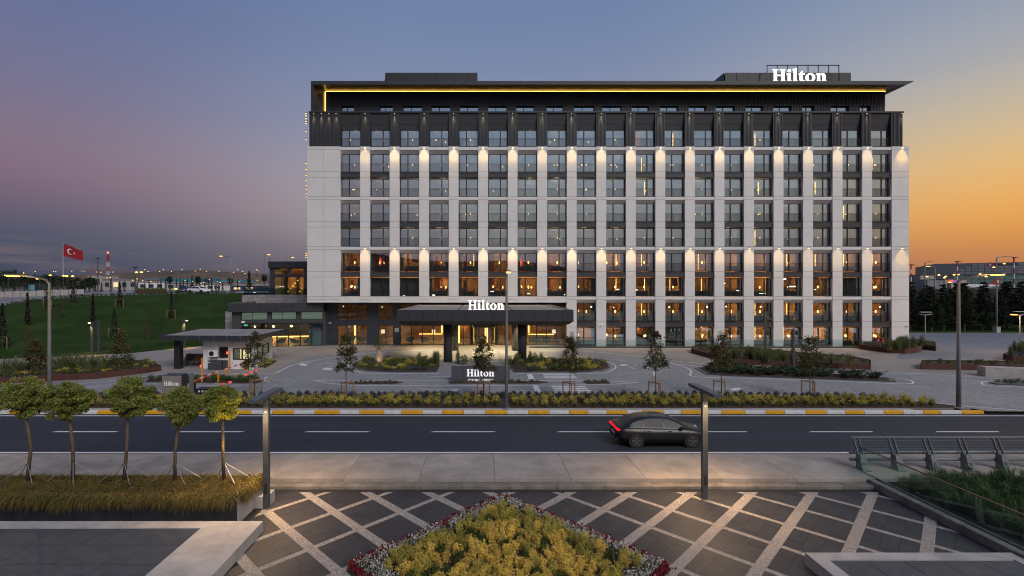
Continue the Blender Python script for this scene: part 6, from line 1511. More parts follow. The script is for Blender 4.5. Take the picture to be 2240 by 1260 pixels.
# curved corten bed by the hotel corner
CB = [gp(1878,763), gp(1905,767.5), gp(1940,771.5), gp(1980,774), gp(2005,772), gp(2015,768), gp(2018,765), gp(2047,768), gp(2047,759), gp(2010,753), gp(1950,752), gp(1890,755)]
z = corten_bed(CB, .62, 'curved corten planter of feathery grasses at the hotel corner')
for x, y in scatter(shrink(CB,.92), .7): put(pick(GREYS+LOWS[:1]), 'grey_shrub', x, y, z, 'grey olive shrub in the curved corten planter', 'shrub', 'shrubs in the curved corten planter')
for k in range(16): q = G(rng.uniform(1935,2035), rng.uniform(757,766), z); put(pick(REED), 'feather_grass', q.x, q.y, z, 'feathery grass clump in the curved corten planter', 'grass', 'feathery grasses in the curved planter', rng.uniform(1.0,1.4))
for px, py, lab in ((1920,760,'red hydrant post nearer the hotel wall'),(1931,762,'red hydrant post nearer the curved bed')):
    q = G(px, py); t = thing('fire_hydrant', lab, 'hydrant', (q.x,q.y,.05)); MB().tube([(q.x,q.y,.05),(q.x,q.y,1.25)], .11, 10).build('barrel', M_redw, t, True); MB().lathe([(.14,1.251),(.14,1.32),(.05,1.40)], q.x, q.y, 10).build('cap', M_redw, t); MB().tube([(q.x-.2,q.y,.95),(q.x+.2,q.y,.95)], .06, 8).build('outlet', M_redw, t)
EB = [gp(2014,808), gp(2300,813), gp(2300,803), gp(2100,800), gp(2016,799)]
z = corten_bed(EB, .55, 'long low corten planter behind the white wall on the right')
for x, y in scatter(shrink(EB,.95), 1.0): put(pick(LOWD), 'creeping_shrub', x, y, z, 'dark low shrub in the long right corten planter', 'shrub', 'shrubs in the long right planter', .8)
q0, q1 = G(2156,824), G(2420,834)
ww = thing('garden_wall', 'low white concrete wall in front of the right planter', 'wall', (q0.x+2,q0.y,.05)); d = (Vector(q1)-Vector(q0)).normalized()
for k in range(4): a, b = Vector(q0)+d*2.6*k, Vector(q0)+d*(2.6*k+2.58); nn = Vector((-d.y,d.x,0))*1.0; MB().prism([tuple(a[:2]),tuple(b[:2]),tuple((b+nn)[:2]),tuple((a+nn)[:2])], .05, .86).build('wall_block', M_conc, ww)
FB = [gp(2194,786), gp(2215,790), gp(2300,793), gp(2300,770), gp(2213,772), gp(2212,778)]
z = corten_bed(FB, .6, 'corten planter with grasses at the right edge below the park lamp')
for x, y in scatter(shrink(FB,.85), .8): put(pick(GREYS+REED[:1]), 'grey_shrub', x, y, z, 'grey olive plant in the edge corten planter', 'shrub', 'plants in the edge corten planter')
SI = [gp(2163,838), gp(2180,842), gp(2300,846), gp(2300,836), gp(2180,834.5)]
struct(MB().prism(clockw(SI), .0, .14), 'small_island', M_postdark)
for x, y in scatter(shrink(SI,.9), .6): put(pick(LOWD), 'creeping_shrub', x, y, .13, 'dark creeping shrub on the small island at the right edge', 'shrub', 'shrubs on the small right island', .7)
# ------------------------------------------------------------------ foreground slabs with metal gratings
def grate_slab(x0, x1, y0, y1, zt_, gx0, gx1, gy0, gy1, lab, nx):
    t = thing('grating_slab', lab, 'slab', ((x0+x1)/2,(y0+y1)/2,-.3))
    MB().box(x0,gx0,y0,y1,-.3,zt_).build('border', M_conc, t); MB().box(gx1,x1,y0,y1,-.3,zt_).build('border', M_conc, t); MB().box(gx0+.001,gx1-.001,gy1,y1,-.3,zt_).build('border', M_conc, t)
    MB().box(gx0+.002,gx1-.002,y0,gy1-.002,-.3,-.12).build('pit', M_black, t)
    w = (gx1-gx0)/nx; rowsY = np.arange(gy0, gy1+.01, 1.0); mb = MB(); L_ = 1.0-.03
    nb = 30
    for k in range(nb): yy = L_*(k+.5)/nb; mb.box(.012,w-.012,yy-.007,yy+.007,-.035,0)
    for k in range(9): xx = .012+(w-.024)*k/8; mb.box(xx-.005,xx+.005,0,L_,-.034,-.006)
    me = mb.mesh('grating_panel', mat('galvanised grating', (.115,.12,.13), .5, metal=.3, var=.15))
    for j in range(len(rowsY)-1):
        for i in range(nx): inst('grating_panel', me, t, Vector((gx0+w*i, gy1-1.0*(j+1), zt_-.012-rng.uniform(0,.006)))-ORG[t])
    return t
grate_slab(-22,-7.15,9.9,15.74,.05,-21,-8.93,10.3,15.3,'pale concrete slab with metal gratings at the left front',8)
grate_slab(9.43,15.4,8.2,13.86,.05,9.85,15.1,8.5,13.5,'pale concrete slab with metal gratings at the right front',5)

# ------------------------------------------------------------------ bridge balustrade on the right
BAL = thing('metal_balustrade', 'grey metal balustrade with twin pipe rails and leaning posts', 'balustrade', (22,20.6,0))
M_rail = mat('weathered steel grey paint', (.16,.18,.18), .5, var=.2, vscale=4, metal=.2)
def post_mesh():
    mb = MB()
    for s_ in (-.11,.11): mb.bar((s_-.02,-.02,.62),(s_-.10,.16,1.28),.03,.09)
    mb.add([(-.13,-.28,0),(.13,-.28,0),(.13,.10,0),(-.13,.10,0),(-.12,-.12,.64),(.12,-.12,.64),(.12,.12,.64),(-.12,.12,.64)], [(3,2,1,0),(4,5,6,7),(0,1,5,4),(1,2,6,5),(2,3,7,6),(3,0,4,7)])
    mb.box(-.20,.20,-.34,.16,-.001,.03); mb.box(-.05,.05,-.235,-.20,.2,.34,0)
    return mb.mesh('post', M_rail)
me = post_mesh(); NP = 7
for k in range(NP): inst('post', me, BAL, Vector((16.3+1.5*k,20.45,.0))-ORG[BAL])
X1_ = 16.3+1.5*(NP-1)+.8
for z_, y_, r_ in ((.66,20.62,.065),(.36,20.58,.065)): MB().tube([(15.95,y_,z_),(X1_,y_,z_)], r_, 12).build('pipe_rail', M_rail, BAL, True)
MB().box(16.0,X1_,20.56,20.66,1.28,1.32).build('top_rail', M_rail, BAL)
for z_ in (.82,.94,1.06,1.17): MB().tube([(16.05,20.50+.16*(z_-.6),z_),(X1_,20.50+.16*(z_-.6),z_)], .010, 5).build('wire', M_rail, BAL)
# ramp kerb and glass railing
RK = thing('ramp_kerb', 'brown stained concrete kerb along the glass ramp railing', 'kerb', (15.9,15,-.3))
yk = np.arange(8.0, 20.4, 1.55)
for a in yk: MB().bevbox(15.74,16.02,a+.006,min(a+1.544,20.35),-.3,-.02,.015).build('kerb_block', M_step, RK)
MB().box(16.03,16.24,8,20.3,-.3,-.06).build('gutter', M_postdark, RK)
GR = thing('ramp_railing', 'clear glass ramp railing with a brown handrail on the right', 'railing', (16.13,14.5,-.06))
yy = np.linspace(8.2,20.3,11)
for a, b in zip(yy[:-1], yy[1:]): MB().box(16.12,16.135,a+.012,b-.012,-.05,.98).build('glass_panel', glass('green railing glass', (.66,.80,.73), .10), GR)
MB().box(16.10,16.155,8.2,20.3,.981,1.01).build('handrail', mat('brown handrail', (.08,.03,.018), .5), GR); MB().box(16.08,16.119,8.2,20.3,-.059,.03).build('base_shoe', M_rail, GR)
struct(MB().box(16.26,60,6,19.40,-.6,-.25), 'planting_bed', M_soil)
def juniper_mesh(seed, r, h):
    r_ = np.random.default_rng(seed); V = []; mbt = MB()
    for k in range(46):
        a = r_.uniform(0,6.28); el = r_.uniform(.12,1.1); L_ = r*r_.uniform(.6,1.1); e = np.array([math.cos(a)*L_*math.cos(el*.8), math.sin(a)*L_*math.cos(el*.8), h*(.25+.75*math.sin(el))*r_.uniform(.7,1.1)])
        mbt.tube([(0,0,.05),tuple(e*.5+np.array([0,0,.05])),tuple(e)], [.018,.01,.003], 4)
        for q in range(9):
            t = r_.uniform(.25,1); b = e*t+r_.normal(size=3)*.05; n_ = 15; out = unit(e[None,:])+np.array([0,0,.35])
            base = np.tile(b,(n_,1))+r_.normal(size=(n_,3))*.045; V.append(blades(base, base+out*r_.uniform(.07,.17,n_)[:,None]+r_.normal(size=(n_,3))*.05, .02, 0, 1))
    return mbt, quads('foliage', np.concatenate(V), ML_jun)
JM = [juniper_mesh(60+k,1.0,.75) for k in range(3)]; JT = [m[0].mesh('stems', M_bark) for m in JM]
jl = [(17.35,18.4,1.0,'spreading juniper bush nearest the balustrade post behind the glass'),(18.6,18.5,1.05,'spreading juniper bush under the second balustrade post'),(19.9,18.4,1.1,'spreading juniper bush below the third balustrade post'),(21.3,18.5,1.1,'spreading juniper bush below the fourth balustrade post'),(17.4,16.9,1.1,'spreading juniper bush behind the middle of the glass railing'),(18.8,17.0,1.15,'large juniper bush in the middle of the right bed'),(20.2,17.0,1.1,'large juniper bush at the right edge of the bed'),(17.5,15.4,1.1,'spreading juniper bush behind the lower glass railing'),(18.9,15.5,1.1,'large juniper bush right of the lower glass railing'),(17.6,13.9,1.1,'juniper bush at the lower right corner behind the glass')]
for k, (x, y, s_, lab) in enumerate(jl):
    t = thing('juniper_bush', lab, 'bush', (x,y,-.26), None, rng.uniform(0,6.28)); t.scale = (s_,)*3; ORG[t] = Vector((0,0,0)); inst('foliage', JM[k % 3][1], t); inst('stems', JT[k % 3], t)

# ------------------------------------------------------------------ lawn trees
def slim_conifer(seed, h, w, n=900):
    r_ = np.random.default_rng(seed); t = r_.uniform(.06,1,n); a = r_.uniform(0,6.28,n); tier = .75+.25*np.sin(t*26+r_.uniform(0,6)); rad = w*(1-t)**.8*tier*r_.uniform(.3,1,n)+.03
    c = np.stack([np.cos(a)*rad, np.sin(a)*rad, h*t-rad*.15],1); d = np.stack([np.cos(a),np.sin(a),-.25+0*a],1); return leaf_quads(c, .16*max(1,h/3.2), .4, d, .45)
def stake_frame(b, w, h, lab):
    t = thing('tree_stake', lab, 'tree stake', tuple(b)); ORG[t] = Vector((0,0,0))
    for s_ in (-1,1): MB().tube([(s_*w,-.1,-.15),(s_*w,-.1,h)], .05, 6).build('post', M_stake, t)
    MB().tube([(-w,-.1,h),(w,-.1,h)], .04, 6).build('rail', M_stake, t)
lt = [(5,762,664,.9,1,'dark slender conifer at the left edge of the lawn'),(105,674,612,.8,1,'dark staked evergreen at the upper left of the lawn'),(250,740,675,.85,1,'dark staked conifer low in the middle of the lawn'),(262,672,618,.75,1,'dark staked conifer high in the middle of the lawn'),(375,697,640,.6,1,'dark staked conifer on the right of the lawn'),(60,712,640,.5,2,'slim reddish columnar tree at the left of the lawn'),(203,708,642,.42,2,'slim reddish columnar tree in the middle of the lawn'),(160,662,628,.9,2,'small reddish bush tree at the upper edge of the lawn')]
for k, (px, by, ty, w, kind_, lab) in enumerate(lt):
    b = lawn_at(px, by)
    if b is None: b = P(px, by, 84)
    h = P(px, ty, b.y).z-b.z; t = thing('lawn_tree', lab, 'tree', tuple(b)); ORG[t] = Vector((0,0,0))
    MB().tube([(0,0,-.1),(0,0,h*.9)], [.05,.012], 6).build('trunk', M_bark, t)
    inst('crown', quads('crown', slim_conifer(200+k,h,w), ML_dk if kind_ == 1 else leafmat('dull red brown leaves',(.045,.028,.020),(.025,.018,.014))), t)
    if kind_ == 1: stake_frame(b, .65, 1.35, 'pale timber U frame round the '+lab.replace('dark ',''))
def twig_tree(seed, h):
    r_ = np.random.default_rng(seed); mb = MB()
    for k in range(26):
        a = r_.uniform(0,6.28); e = Vector((math.cos(a)*h*.28*r_.uniform(.4,1), math.sin(a)*h*.28*r_.uniform(.4,1), h*r_.uniform(.6,1))); m_ = Vector((e.x*.25,e.y*.25,e.z*.45)); mb.tube([(0,0,0),m_,e], [.022,.014,.005], 4)
        for q in range(3): f = m_.lerp(e,r_.uniform(.2,.9)); mb.tube([f, f+Vector(r_.normal(size=3))*.25], [.008,.003], 3)
    return mb
for k, (px, by, ty, lab) in enumerate(((325,745,695,'bare twiggy shrub on the lower lawn above the booth'),(130,695,662,'bare twiggy shrub on the upper lawn behind the street lamp'),(58,765,715,'bare twiggy shrub at the lower left of the lawn'),(386,664,642,'bare twiggy shrub below the parked cars'))):
    b = lawn_at(px, by) or P(px,by,84); h = P(px,ty,b.y).z-b.z; t = thing('bare_shrub', lab, 'shrub', tuple(b)); ORG[t] = Vector((0,0,0)); twig_tree(300+k,h).build('branches', ML_twig, t)
    c = ball(160,(h*.28,h*.28,h*.35)); c[:,2] += h*.65; inst('leaves', quads('leaves', leaf_quads(c,.10,.5), MATS['dull red brown leaves']), t)
# upper edge hedge plants along the lawn top
for k in range(60):
    p = poly_at(top, .28+.70*k/60); put(pick(LOWD), 'edge_shrub', p.x+rng.normal()*.1, p.y+.4, p.z-.05, 'scrubby dark shrub along the top edge of the lawn', 'shrub', 'scrub along the lawn top', rng.uniform(1.0,1.8))
# ------------------------------------------------------------------ upper level, left background
Ycol = 108
for k, px in enumerate((208,222,243,262,272,300,317,326,345,352,362,372,386,394,401,410,420,430,437,448,456,463,487,520)):
    b = P(px, 638.5, Ycol+rng.uniform(-4,4)); h = rng.uniform(2.2,3.2)*(1.3 if k % 7 == 2 else 1); t = thing('columnar_tree', f'small dark columnar tree in the row behind the lawn, {ORD[k] if k < 19 else ["twentieth","twenty first","twenty second","twenty third","twenty fourth"][k-19]} from the left', 'tree', (b.x,b.y,6.9), 'columnar trees behind the lawn'); ORG[t] = Vector((0,0,0))
    MB().tube([(0,0,0),(0,0,h*.8)], [.05,.01], 5).build('trunk', M_bark, t); inst('crown', quads('crown', slim_conifer(400+k,h,.42,500), ML_dk), t)
for k, (px, ty, lab) in enumerate(((205,607,'small round tree near the red and white mast'),(371,603,'round young tree behind the dark parked car'),(433,603,'round young tree behind the white car'),(504,606,'round young tree right of the twin street lamps'),(545,592,'tall dark spruce before the terrace'),(578,600,'round young tree next to the pavilion'))):
    b = P(px, 638.5, 104); h = P(px, ty, 104).z-6.9; t = thing('background_tree', lab, 'tree', (b.x,b.y,6.9)); ORG[t] = Vector((0,0,0)); MB().tube([(0,0,0),(0,0,h*.8)], [.07,.02], 6).build('trunk', M_bark, t)
    if 'spruce' in lab: lq = slim_conifer(500,h,.9,1500)
    else: c = ball(1100,(.62,.62,.8)); c[:,2] += h-.85; lq = leaf_quads(c,.16,.5)
    inst('crown', quads('crown', lq, ML_dk), t)
# flowering hedge box
q0, q1 = P(297,641,97), P(357,641,97)
hb = thing('hedge_box', 'red brown planter box with pale grasses on the upper level', 'planter', (q0.x+2.6,97,6.8)); MB().box(q0.x,q1.x,97,98.2,6.75,7.35).build('box', M_corten, hb)
nb_ = 2600; base = np.stack([rng.uniform(q0.x,q1.x,nb_), rng.uniform(97.05,98.15,nb_), np.full(nb_,7.35)],1); tag(inst('pale_grass', quads('pale_grass', blades(base, base+np.stack([rng.normal(size=nb_)*.12,rng.normal(size=nb_)*.12,rng.uniform(.3,.62,nb_)],1), .05, 0, 2), ML_flax), hb, -ORG[hb]), kind='stuff')
# low concrete wall and green fence on the far left
lw = thing('concrete_wall', 'long pale concrete wall of upright panels at the upper left', 'wall', tuple(P(60,650,98)))
for k in range(14):
    t0, t1 = k/14, (k+1)/14; f = lambda t: P(-60+245*t, 651-9*t, 94+14*t); a, b = f(t0), f(t1-.006*1); MB().bar(a+Vector((0,0,.4)), b+Vector((0,0,.4)), .25, 1.2).build('wall_panel', M_conc, lw)
fn = thing('mesh_fence', 'dark green mesh fence above the concrete wall', 'fence', tuple(P(80,640,112)))
mb = MB(); mb2 = MB()
for k in range(19):
    a, b = P(-30+12*k,641,114), P(-30+12*(k+1),641,114); MB().box(a.x-.05,a.x+.05,113.9,114,6.4,9.3).build('fence_post', M_frame, fn)
    for j in range(9): mb.box(a.x,b.x,113.94,113.95,6.7+.3*j,6.72+.3*j)
    for j in range(12): xx = a.x+(b.x-a.x)*j/12; mb2.box(xx-.01,xx+.01,113.95,113.96,6.5,9.2)
M_fen = mat('dark green fence wire', (.008,.03,.022), .6); mb.build('fence_wires', M_fen, fn); mb2.build('fence_rods', M_fen, fn)
def broad_tree(name, lab, px, by, ty, hw, Y, z0, seed, m):
    b = P(px, by, Y); h = P(px, ty, Y).z-z0; w = hw*Y/FPX; t = thing(name, lab, 'tree', (b.x,Y,z0)); ORG[t] = Vector((0,0,0)); r_ = np.random.default_rng(seed)
    MB().tube([(0,0,0),(0,0,h*.5)], [.22,.12], 7).build('trunk', M_bark, t); L_ = []
    for k in range(34): c = unit(r_.normal(size=(1,3)))*r_.uniform(.3,1)**.5*np.array([w,w,h*.40])+np.array([0,0,h*.58]); L_.append(c+r_.normal(size=(55,3))*np.array([w*.16,w*.16,h*.07]))
    inst('crown', quads('crown', leaf_quads(np.concatenate(L_), max(.3,w*.14), .6), m), t)
ML_far = leafmat('dusk green tree leaves', (.032,.050,.014), (.015,.026,.009), .7, .4)
for k, (px, ty, hw) in enumerate(((-20,590,22),(8,590,18),(32,592,16),(58,600,16),(82,602,14),(104,600,14),(128,602,14),(150,606,14),(174,607,14),(196,608,12))):
    broad_tree('far_tree', f'bushy dark tree behind the mesh fence, {ORD[k]} from the left', px, 636, ty, hw, 122+rng.uniform(-3,6), 6.9, 600+k, ML_far)
# lit kiosk panel behind the fence
q = P(75,628,119); ks = thing('lit_kiosk', 'pale blue lit kiosk behind the mesh fence', 'kiosk', (q.x,119,6.9)); MB().box(q.x-1.6,q.x+1.2,119,121,6.9,9.0).build('body', M_postdark, ks); MB().box(q.x-1.4,q.x+.1,118.95,118.99,7.4,8.7).build('lit_panel', emit('pale blue lit panel', (.25,.55,.65), .45), ks); MB().box(q.x+.2,q.x+1.1,118.95,118.99,7.1,8.7).build('window', M_glassl, ks)
# flag on its pole
fp = P(138, 634, 165); FZ1 = P(138,530,165).z; fg = thing('flag_pole', 'tall pole flying a red flag with white crescent and star', 'flag', (fp.x,165,7.2))
MB().tube([(fp.x,165,7.2),(fp.x,165,FZ1)], [.16,.07], 8).build('pole', mat('pale flag pole', (.45,.40,.34), .5), fg)
fl = lambda u, v: Vector((fp.x+.15+u*6.5, 165+.35*math.sin(u*7+v*1.2)*u, FZ1-.5-v*(4.3-.9*u)-u*2.3+.25*math.sin(u*6)*u))
mb = MB(); nu, nv = 24, 10
for i in range(nu+1):
    for j in range(nv+1): mb.v.append(tuple(fl(i/nu,j/nv)))
for i in range(nu):
    for j in range(nv): a = i*(nv+1)+j; mb.f.append((a,a+1,a+nv+2,a+nv+1)); mb.m.append(0)
M_flag = mat('red flag cloth', (.30,.010,.018), .8, var=.08); flag = mb.build('flag', M_flag, fg, True)
M_flagw = mat('white flag cloth', (.75,.70,.68), .8, var=.03)
on = lambda u, v: fl(u, v)+Vector((0,-.04,0))
mb = MB(); n = 26; outer, inner = [], []
for k in range(n+1):
    a = R(38)+(2*math.pi-R(76))*k/n; outer.append((.36+.165*math.cos(a), .5+.25*math.sin(a)))
    a2 = R(52)+(2*math.pi-R(104))*k/n; inner.append((.40+.132*math.cos(a2), .5+.20*math.sin(a2)))
for k in range(n): mb.add([on(*outer[k]),on(*outer[k+1]),on(*inner[k+1]),on(*inner[k])], [(0,1,2,3)])
mb.build('crescent', M_flagw, flag)
mb = MB(); pts = []
for k in range(10): a = math.pi+2*math.pi*k/10; r_ = (.075 if k % 2 == 0 else .03); pts.append(on(.60+r_*math.cos(a), .5+r_*1.5*math.sin(a)))
mb.add([on(.60,.5)]+pts, [(0,k+1,(k+1)%10+1) for k in range(10)]); mb.build('star', M_flagw, flag)
# red and white lattice mast
q = P(236,620,330); zt_ = P(236,554,330).z; ma = thing('lattice_mast', 'red and white lattice telecom mast with red lamp', 'mast', (q.x,330,7.4)); ns_ = 8
for k in range(ns_):
    z0, z1 = 7.4+(zt_-7.4)*k/ns_, 7.4+(zt_-7.4)*(k+1)/ns_; w0, w1 = 1.1-.8*k/ns_, 1.1-.8*(k+1)/ns_; mb = MB(); cs_ = lambda w, z: [Vector((q.x-w,330-w,z)),Vector((q.x+w,330-w,z)),Vector((q.x+w,330+w,z)),Vector((q.x-w,330+w,z))]; a, b = cs_(w0,z0), cs_(w1,z1)
    for i in range(4): mb.tube([a[i],b[i]], .10, 5); mb.tube([a[i],b[(i+1)%4]], .06, 4); mb.tube([b[i],b[(i+1)%4]], .10, 4)
    mb.build('mast_section', M_redw if k % 2 == 0 else M_paint, ma)
MB().lathe([(.5,zt_-4),(.75,zt_-3),(.75,zt_-1.5),(.4,zt_)], q.x, 330, 8).build('antenna_drum', M_redw, ma); MB().lathe([(.4,zt_),(.5,zt_+.5),(.3,zt_+1)], q.x, 330, 8).build('warning_lamp', emit('red warning lamp', (1,.15,.08), 5), ma)
# other poles
def simple_pole(px, by, ty, Y, r, lab, z0=6.9):
    q = P(px,by,Y); t = thing('floodlight_pole', lab, 'pole', (q.x,Y,z0)); zt_ = P(px,ty,Y).z; MB().tube([(q.x,Y,z0),(q.x,Y,zt_)], [r,r*.6], 6).build('pole', M_postdark, t); MB().box(q.x-.5,q.x+.5,Y-.2,Y+.2,zt_-.2,zt_+.15).build('head', M_postdark, t)
simple_pole(214,638,565,130,.16,'dark slender pole between the flag and the lattice mast'); simple_pole(296,638,585,108,.15,'dark pole with boxes left of the orange lamp')
# tower crane
q = P(201,620,420); cr = thing('tower_crane', 'small far tower crane lit amber left of the mast', 'crane', (q.x,420,7.4)); zj = P(201,591,420).z; M_cr = mat('amber crane paint', (.30,.14,.05), .7)
mb = MB()
for k in range(10): mb.bar((q.x-.7,420,7.4+(zj-7.4)*k/10),(q.x+.7,420,7.4+(zj-7.4)*(k+1)/10),.25,.25)
for s_ in (-.7,.7): mb.bar((q.x+s_,420,7.4),(q.x+s_,420,zj+4),.3,.3)
mb.build('tower', M_cr, cr); MB().bar((q.x-8,420,zj),(q.x+33,420,zj),.5,.6).build('jib', M_cr, cr); MB().box(q.x-9,q.x-5.5,419,421,zj-1.6,zj-.3).build('counterweight', M_conc, cr); MB().bar((q.x,420,zj+4),(q.x+24,420,zj+.3),.12,.12).bar((q.x,420,zj+4),(q.x-7,420,zj+.3),.12,.12).build('tie', M_cr, cr)
# street lamps of the upper level
for px, by, ty, arm, Y, lit, lab in ((505,640,561,-1.6,100,True,'lit street lamp on the left of the pair above the lawn'),(507.5,640,563,-1.3,104,False,'unlit street lamp on the right of the pair above the lawn'),(578,640,558,.6,108,True,'lit street lamp just left of the pavilion'),(588.5,640,566,.9,101,False,'unlit street lamp touching the pavilion corner'),(624,600,564,1.5,125,True,'lit street lamp showing above the pavilion roof')):
    q = P(px,by,Y); z0 = 6.9 if px < 600 else 12.0; street_lamp((q.x,Y,z0), P(px,ty,Y).z-z0, (arm,0), lab, lit, .10, rise=.15, head=.8)
def far_lamp(px, py, Y, lab, grp, r=None, arms=1, z0=6.9, m=None):
    q = P(px,py,Y); t = thing('far_lamp', lab, 'street lamp', (q.x,Y,z0), grp); r = r or max(.22, Y*.0012); MB().tube([(q.x,Y,z0),(q.x,Y,q.z-r*.4)], max(.06,Y*.0003), 5).build('pole', M_postdark, t)
    for k in range(arms): dx = 0 if arms == 1 else (-1 if k == 0 else 1)*r*2.0; MB().lathe([(r*.5,q.z-r*.5),(r*1.1,q.z),(r*.5,q.z+r*.4)], q.x+dx, Y, 8).build('lamp_head', m or M_street, t)
near_l = [(18,602,112,1,'pair of orange lamps at the far left edge',2),(87,609.5,110,1,'flat orange lamp right of the big street lamp',2),(110,602,118,1,'small white lamp above the fence',1),(139,603,118,1,'small lamp at the foot of the flag pole',1),(146,604,116,1,'small lamp just right of the flag pole foot',1),(159,604,120,1,'small lamp third right of the flag pole foot',1),(51,597,140,1,'small white lamp beside the lit street lamp head',1),(304,595.5,108,2,'twin orange lamp above the pale grass box',2),(385,632,99,1,'low yellow lamp left of the dark parked car',1)]
for px, py, Y, a, lab, arms in near_l: far_lamp(px, py, Y, lab, None, .28, arms)
k = 0
for px, py in ((212,595),(221,595.5),(247,595),(277,591),(317,590),(324,594),(349,594),(357,590),(375,594),(398,590),(427,593),(438,589),(452,593),(479,593),(520,590),(511,596),(536,598),(531,593.5),(561,590),(563,592),(77,594),(117,594),(122,594.5),(157,593)):
    far_lamp(px, py, 760, f'tiny amber lamp far off on the hill road, {ORD[k] if k < 19 else ORD[k-19]+" farther"}', 'lamps on the far hill road', .58, 1, 9); k += 1
k = 0
for px, py in ((200,606),(234,608),(241,607.5),(290,613),(300,610),(312,614),(330,615.5),(346,616.5),(363,617),(370,620),(375,618.5),(388,620.5),(405,613),(421,615.5),(427,619.5),(440,619.5),(446,618),(458,612),(476,616),(482,618),(490,620),(500,616),(515,618),(523,616),(549,614),(563,613),(572,620),(468,622),(395,617)):
    far_lamp(px, py, 200+rng.uniform(-20,40), f'{["small","tiny"][k//19]} yellow yard lamp between the columnar trees, {ORD[k % 19]}', 'yard lamps on the upper level', .19, 1, 7.1, emit('yellow yard lamp', (1.0,.55,.14), 4)); k += 1
# teal painted hoarding and pale yard buildings
M_teal = mat('teal painted hoarding', (.02,.17,.21), .7, var=.5, vscale=.09); M_teal2 = mat('navy painted hoarding', (.03,.05,.10), .7, var=.4, vscale=.1)
th = thing('painted_hoarding', 'long teal and navy painted hoarding at the foot of the hill', 'hoarding', tuple(P(440,618,300)))
for k in range(26):
    px = 318+9.2*k; a, b = P(px,618,300), P(px+9.0,618,300); MB().box(a.x,b.x,300,300.4,7.4,P(px,609.5+.012*(px-318)*(px > 480),300).z).build('hoarding_panel', M_teal if k not in (14,15,20) else M_teal2, th)
k = 0
for px0, px1, ty, by, Y, m in ((190,222,602,612,290,M_conc),(225,300,612,634,210,M_conc),(302,360,617,636,190,M_whitemet),(362,432,619,636,185,M_conc),(434,470,622,636,170,M_whitemet),(472,525,618,636,190,M_conc),(505,560,626,636,150,M_teal2),(560,590,620,636,190,M_conc)):
    a, b = P(px0,by,Y), P(px1,by,Y); zt_ = P(px0,ty,Y).z; t = thing('yard_building', f'low pale yard building behind the columnar trees, {ORD[k]} from the left', 'building', ((a.x+b.x)/2,Y,7.0)); k += 1
    MB().box(a.x,b.x,Y,Y+14,7.0,zt_).build('wall', m, t); MB().box(a.x-.3,b.x+.3,Y-.3,Y+14.3,zt_+.001,zt_+.35).build('roof', M_deck, t)
    n = max(2,int((b.x-a.x)/3.2))
    for i in range(n): w_ = (b.x-a.x)/n; xx = a.x+w_*i; MB().box(xx+w_*.25,xx+w_*.75,Y-.06,Y-.004,7.0+.35*(zt_-7.0),7.0+.75*(zt_-7.0)).build('window', M_dark if rng.random() < .75 else emit('warm yard window', (1.0,.7,.35), 1.2), t)
# rooftop bushes of the penthouse terrace
for k, px in enumerate((867,993,1122,1248,1372,1497,1622,1745,1873)):
    p = P(px, 241, 64.6); c = ball(420,(.55,.45,.42)); c[:,2] += .35; tag(inst('roof_bush', quads('roof_bush', leaf_quads(c,.12,.5), leafmat('bright green bush leaves',(.06,.15,.02),(.02,.06,.012))), None, (p.x,64.6,ZA-.19)), f'small green bush behind the attic parapet, {ORD[k]} from the left', 'bush', 'bushes on the penthouse terrace')

# ------------------------------------------------------------------ right background
def pine(seed, h, w):
    r_ = np.random.default_rng(seed); mb = MB(); mb.tube([(0,0,0),(r_.normal()*.1,r_.normal()*.1,h*.5),(0,0,h*.98)], [.20,.13,.02], 7); V = []
    nt = 15
    for k in range(nt):
        t = .16+.82*k/nt; rad = w*(1.04-t)**.85; nb_ = int(8-3*t); a0 = r_.uniform(0,6.28)
        for q in range(nb_):
            a = a0+2*math.pi*q/nb_+r_.uniform(-.35,.35); L_ = rad*r_.uniform(.65,1.1); z0 = h*t; e = np.array([math.cos(a)*L_, math.sin(a)*L_, z0-.10*L_+.06*h*r_.uniform(-.3,.5)]); mb.tube([(0,0,z0),tuple(e)], [.045*(1-t)+.012,.006], 4)
            n_ = int(46+80*(1-t)); u = r_.uniform(.2,1,n_); c = np.array([0,0,z0])*(1-u)[:,None]+e*u[:,None]+r_.normal(size=(n_,3))*np.array([.16,.16,.09])*(.6+.5*(1-t)); d = np.tile(np.array([[math.cos(a),math.sin(a),.25]]),(n_,1)); V.append(leaf_quads(c,.34,.30,d,.55))
    return mb, quads('crown', np.concatenate(V), ML_dk)
PN = [pine(700+k,8.0,2.3) for k in range(4)]; PT = [p[0].mesh('trunk', M_bark) for p in PN]
k = 0
for row, (Y, pxs) in enumerate(((87,(1992,2030,2066,2104,2146,2188,2232,2275)),(93,(2010,2048,2084,2124,2166,2208,2252)),(100,(1998,2036,2074,2112,2152,2196,2240)))):
    for px in pxs:
        x = (px-VX)*Y/FPX+rng.normal()*.4; s_ = rng.uniform(.92,1.18); t = thing('pine_tree', f'dark pine in the belt beside the parking lot, {ORD[k % 8]} of the {["front","middle","back"][row]} row', 'tree', (x,Y+rng.normal()*.8,.1), 'pines in the belt on the right', rng.uniform(0,6.28)); t.scale = (s_*rng.uniform(.9,1.2),s_*rng.uniform(.9,1.2),s_); ORG[t] = Vector((0,0,0)); i_ = int(rng.integers(4)); inst('crown', PN[i_][1], t); inst('trunk', PT[i_], t); k += 1
    k = 0
wl2 = thing('apron_wall', 'dark retaining wall behind the pine belt', 'wall', (110,107.5,.1)); 
for k in range(24): MB().box(57+5*k+.02,57+5*k+4.98,107.4,107.95,.1,7.7).build('wall_panel', M_frame, wl2)
